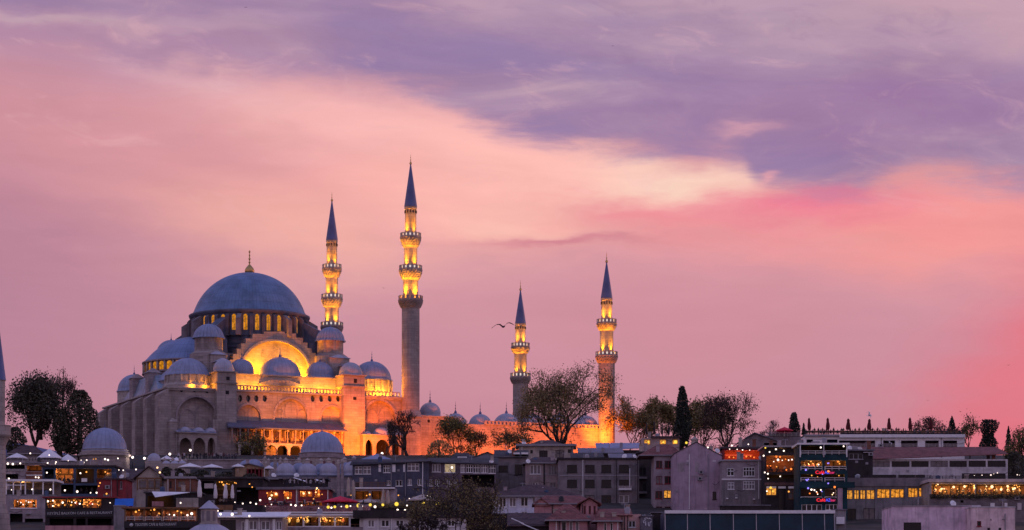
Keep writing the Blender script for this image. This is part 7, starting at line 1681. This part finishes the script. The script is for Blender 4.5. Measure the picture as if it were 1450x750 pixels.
# ------------------------------------------------------------------ birds
def gull(label, px, py, Y, span_px, roll=0.0, rz=0.0, flap=.35, m=None, white=False):
    s_ = span_px * Y / F / 2; g = MB(); m = m or mat('gull_dark', (0.10, 0.07, 0.09), .8, var=.2)
    prof = [(.004, -.40), (.05, -.30), (.085, -.12), (.095, .05), (.07, .22), (.05, .30), (.055, .36), (.035, .42), (.012, .47), (.002, .50)]
    n = 10; vs = []
    for r_, x in prof:
        for i in range(n): a = 2 * PI * i / n; vs.append((x * s_ * .8, r_ * s_ * .9 * math.cos(a), r_ * s_ * .9 * math.sin(a) + (.03 * s_ if x > .3 else 0)))
    g.add(vs, [(j * n + i, (j + 1) * n + i, (j + 1) * n + (i + 1) % n, j * n + (i + 1) % n) for j in range(len(prof) - 1) for i in range(n)], 0, True)
    g.add([(-.30 * s_, 0, .01), (-.52 * s_, .12 * s_, 0), (-.56 * s_, 0, .01), (-.52 * s_, -.12 * s_, 0)], [(0, 1, 2, 3)])
    for sg in (-1, 1):
        st = [(.06, 0, .16, 0), (.32, flap * .55, .15, .06), (.55, flap * .62, .12, .02), (.8, flap * .35, .07, -.06), (1.0, flap * .05, .01, -.16)]
        vs = []
        for f, z_, c, sw in st:
            y = sg * f * s_
            vs += [((sw + c) * s_, y, z_ * s_ + .02), ((sw - c) * s_, y, z_ * s_ - .01 * s_), ((sw + c * .3) * s_, y, z_ * s_ + .035 * s_)]
        fs = []
        for j in range(len(st) - 1):
            a, b_ = 3 * j, 3 * (j + 1)
            fs += [(a, a + 2, b_ + 2, b_), (a + 2, a + 1, b_ + 1, b_ + 2), (a + 1, a, b_, b_ + 1)]
        g.add(vs, fs, 0, True)
    o = g.obj('gull', m); o.location = P(px, py, Y); o.rotation_euler = (roll, 0, rz)
    return tag(o, label, 'bird')
gull('dark gull gliding with bent wings beside the spire of the short minaret', 713, 462.5, 130, 34, rad(10), rad(-72), .42)
GW = mat('gull_white', (0.8, 0.78, 0.8), .7, var=.05)
gull('white gull perched in the air right above the flapping red parasol', 1230.5, 588.5, 470, 15, rad(40), rad(20), .9, GW)
gull('white gull flying low before the pillars of the rooftop terrace', 1260, 627, 470, 9, rad(35), rad(40), .5, GW)
gull('tiny dark bird in the open sky right of the tallest minaret', 543, 408, 430, 4.5, 0, rad(-60), .5)
gull('tiny dark bird at the very top of the purple clouds', 348, 10.5, 430, 5, 0, rad(-100), .5)
gull('tiny dark bird in the purple cloud bank, centre top', 868, 65, 430, 4, 0, rad(-80), .4)
gull('tiny dark bird low in the red sky at the right edge', 1428, 517, 430, 5, 0, rad(-90), .4)
gull('tiny dark bird low over the rooftop terrace parasols', 1314, 567, 430, 3.5, 0, rad(-90), .4)
gull('white gull standing on the white gutter of the blue glass hall', 1000, 720, 336, 4, rad(5), rad(-30), .15, GW)

# strings the bulbs hang from
def wire(where, Y, pts, sag=.25):
    g = MB(); q = [P(px, py - 1.2, Y + .05) for px, py in pts]; path = []
    for a, b in zip(q, q[1:]):
        for i in range(4): f = i / 4; v = a.lerp(b, f); v.z -= sag * 4 * f * (1 - f); path.append(v)
    path.append(q[-1]); g.path(path, [.035] * len(path), 4); tag(g.obj('light_string', DKM), 'dark sagging cable of bulbs ' + where, 'light string')
wire('along the pink hedge terrace', 375, [(330, 710), (343, 711), (363, 711.5), (384, 712), (411, 713.5), (428, 714), (452, 716)])
wire('over the terrace right of the red cafe', 373, [(460, 716), (490, 715.5), (524, 713.5), (560, 712), (599, 711.5), (622, 712)])
wire('above the red terrace', 431, [(1026, 634), (1043, 635), (1061, 635.5), (1079, 634)])
wire('across the middle floor of the brick cafe', 413, [(1085, 650), (1101, 649), (1116, 649.5), (1130, 648)])
wire('on the mauve cafe by the near minaret', 439, [(6, 654.5), (19, 655), (40, 655), (62, 654)])
wire('in front of the small domed tomb', 494, [(112, 649.5), (149, 648.5), (168, 647.5), (188, 647)])
# pipes, cables, air units and vents on the house walls
rc_ = random.Random(31)
SKIP = ('terrace_wall', 'battlement_wall', 'domed', 'madrasa', 'soup', 'bath', 'glass_', 'chimney', 'parasol', 'planter', 'garden', 'wall', 'restaurant', 'stair', 'flat_white', 'corner', 'terrace_parapet')
for b in ALLB:
    if b.root.name.startswith(SKIP) or not b.holes: continue
    w_, top = b.px1 - b.px0, b.ytop; bot = max(q[3] for q in b.holes) + 8
    free = lambda x0, y0, x1, y1: b.px0 < x0 and x1 < b.px1 and not any(x0 < q[2] + .6 and x1 > q[0] - .6 and y0 < q[3] + .6 and y1 > q[1] - .6 for q in b.holes)
    for _ in range(int(w_ / 9) + 1):
        px, py = rc_.uniform(b.px0, b.px1), rc_.uniform(top + 3, bot)
        kind = rc_.random(); s_ = 1 / b.k
        if kind < .16:
            x1, y1 = px + .85 * s_, py + .62 * s_
            if free(px, py, x1, y1):
                o = b.part('air_conditioner', GREYP, px, x1, py, y1, -.42, -.06); g = MB(); g.lathe([(.005, 0), (.22, 0)], 0, 0, 10); f = g.obj('fan_grille', DKM, o); f.rotation_euler = (rad(90), 0, 0); f.location = (b.x((px + x1) / 2), -.425, b.z((py + y1) / 2))
        elif kind < .62:
            if free(px, top + 1, px + .12 * s_, bot): b.part('downpipe', rc_.choice((GREYP, WHT, DKM)), px, px + .12 * s_, top + 1, bot + 6, -.16, -.04)
        elif kind < .82:
            g = MB(); x1 = min(b.px1 - .5, px + rc_.uniform(6, 20)); y1 = py + rc_.uniform(-4, 4)
            v0, v1 = (b.x(px), -.1, b.z(py)), (b.x(x1), -.1, b.z(y1)); md = ((v0[0] + v1[0]) / 2, -.12, min(v0[2], v1[2]) - .25); g.path([v0, md, v1], [.03] * 3, 4); g.obj('cable', DKM, b.root)
        elif free(px, py, px + .5 * s_, py + .4 * s_): b.part('vent', GREYP, px, px + .5 * s_, py, py + .4 * s_, -.08, -.0)
    if w_ > 24:
        for _ in range(2):
            px = rc_.uniform(b.px0 + 3, b.px1 - 4); hh = rc_.uniform(.8, 1.7)
            kind = rc_.random(); zt_ = b.zt - .3; xx = b.x(px); yy = rc_.uniform(.8, 3)
            g = MB()
            if kind < .55: g.box(xx - .3, xx + .3, yy - .3, yy + .3, zt_, zt_ + hh + .5); g.box(xx - .38, xx + .38, yy - .38, yy + .38, zt_ + hh + .5, zt_ + hh + .62); g.obj('chimney', rc_.choice((PC, PM, PBR)), b.root)
            elif kind < .8: g.lathe([(.42, zt_), (.42, zt_ + 1.2), (.25, zt_ + 1.38), (.02, zt_ + 1.42)], xx, yy, 12); g.obj('water_tank', rc_.choice((GREYP, DKM, PBL)), b.root)
            else: g.box(xx - .7, xx + .7, yy, yy + .7, zt_, zt_ + .8); g.obj('vent_box', GREYP, b.root)
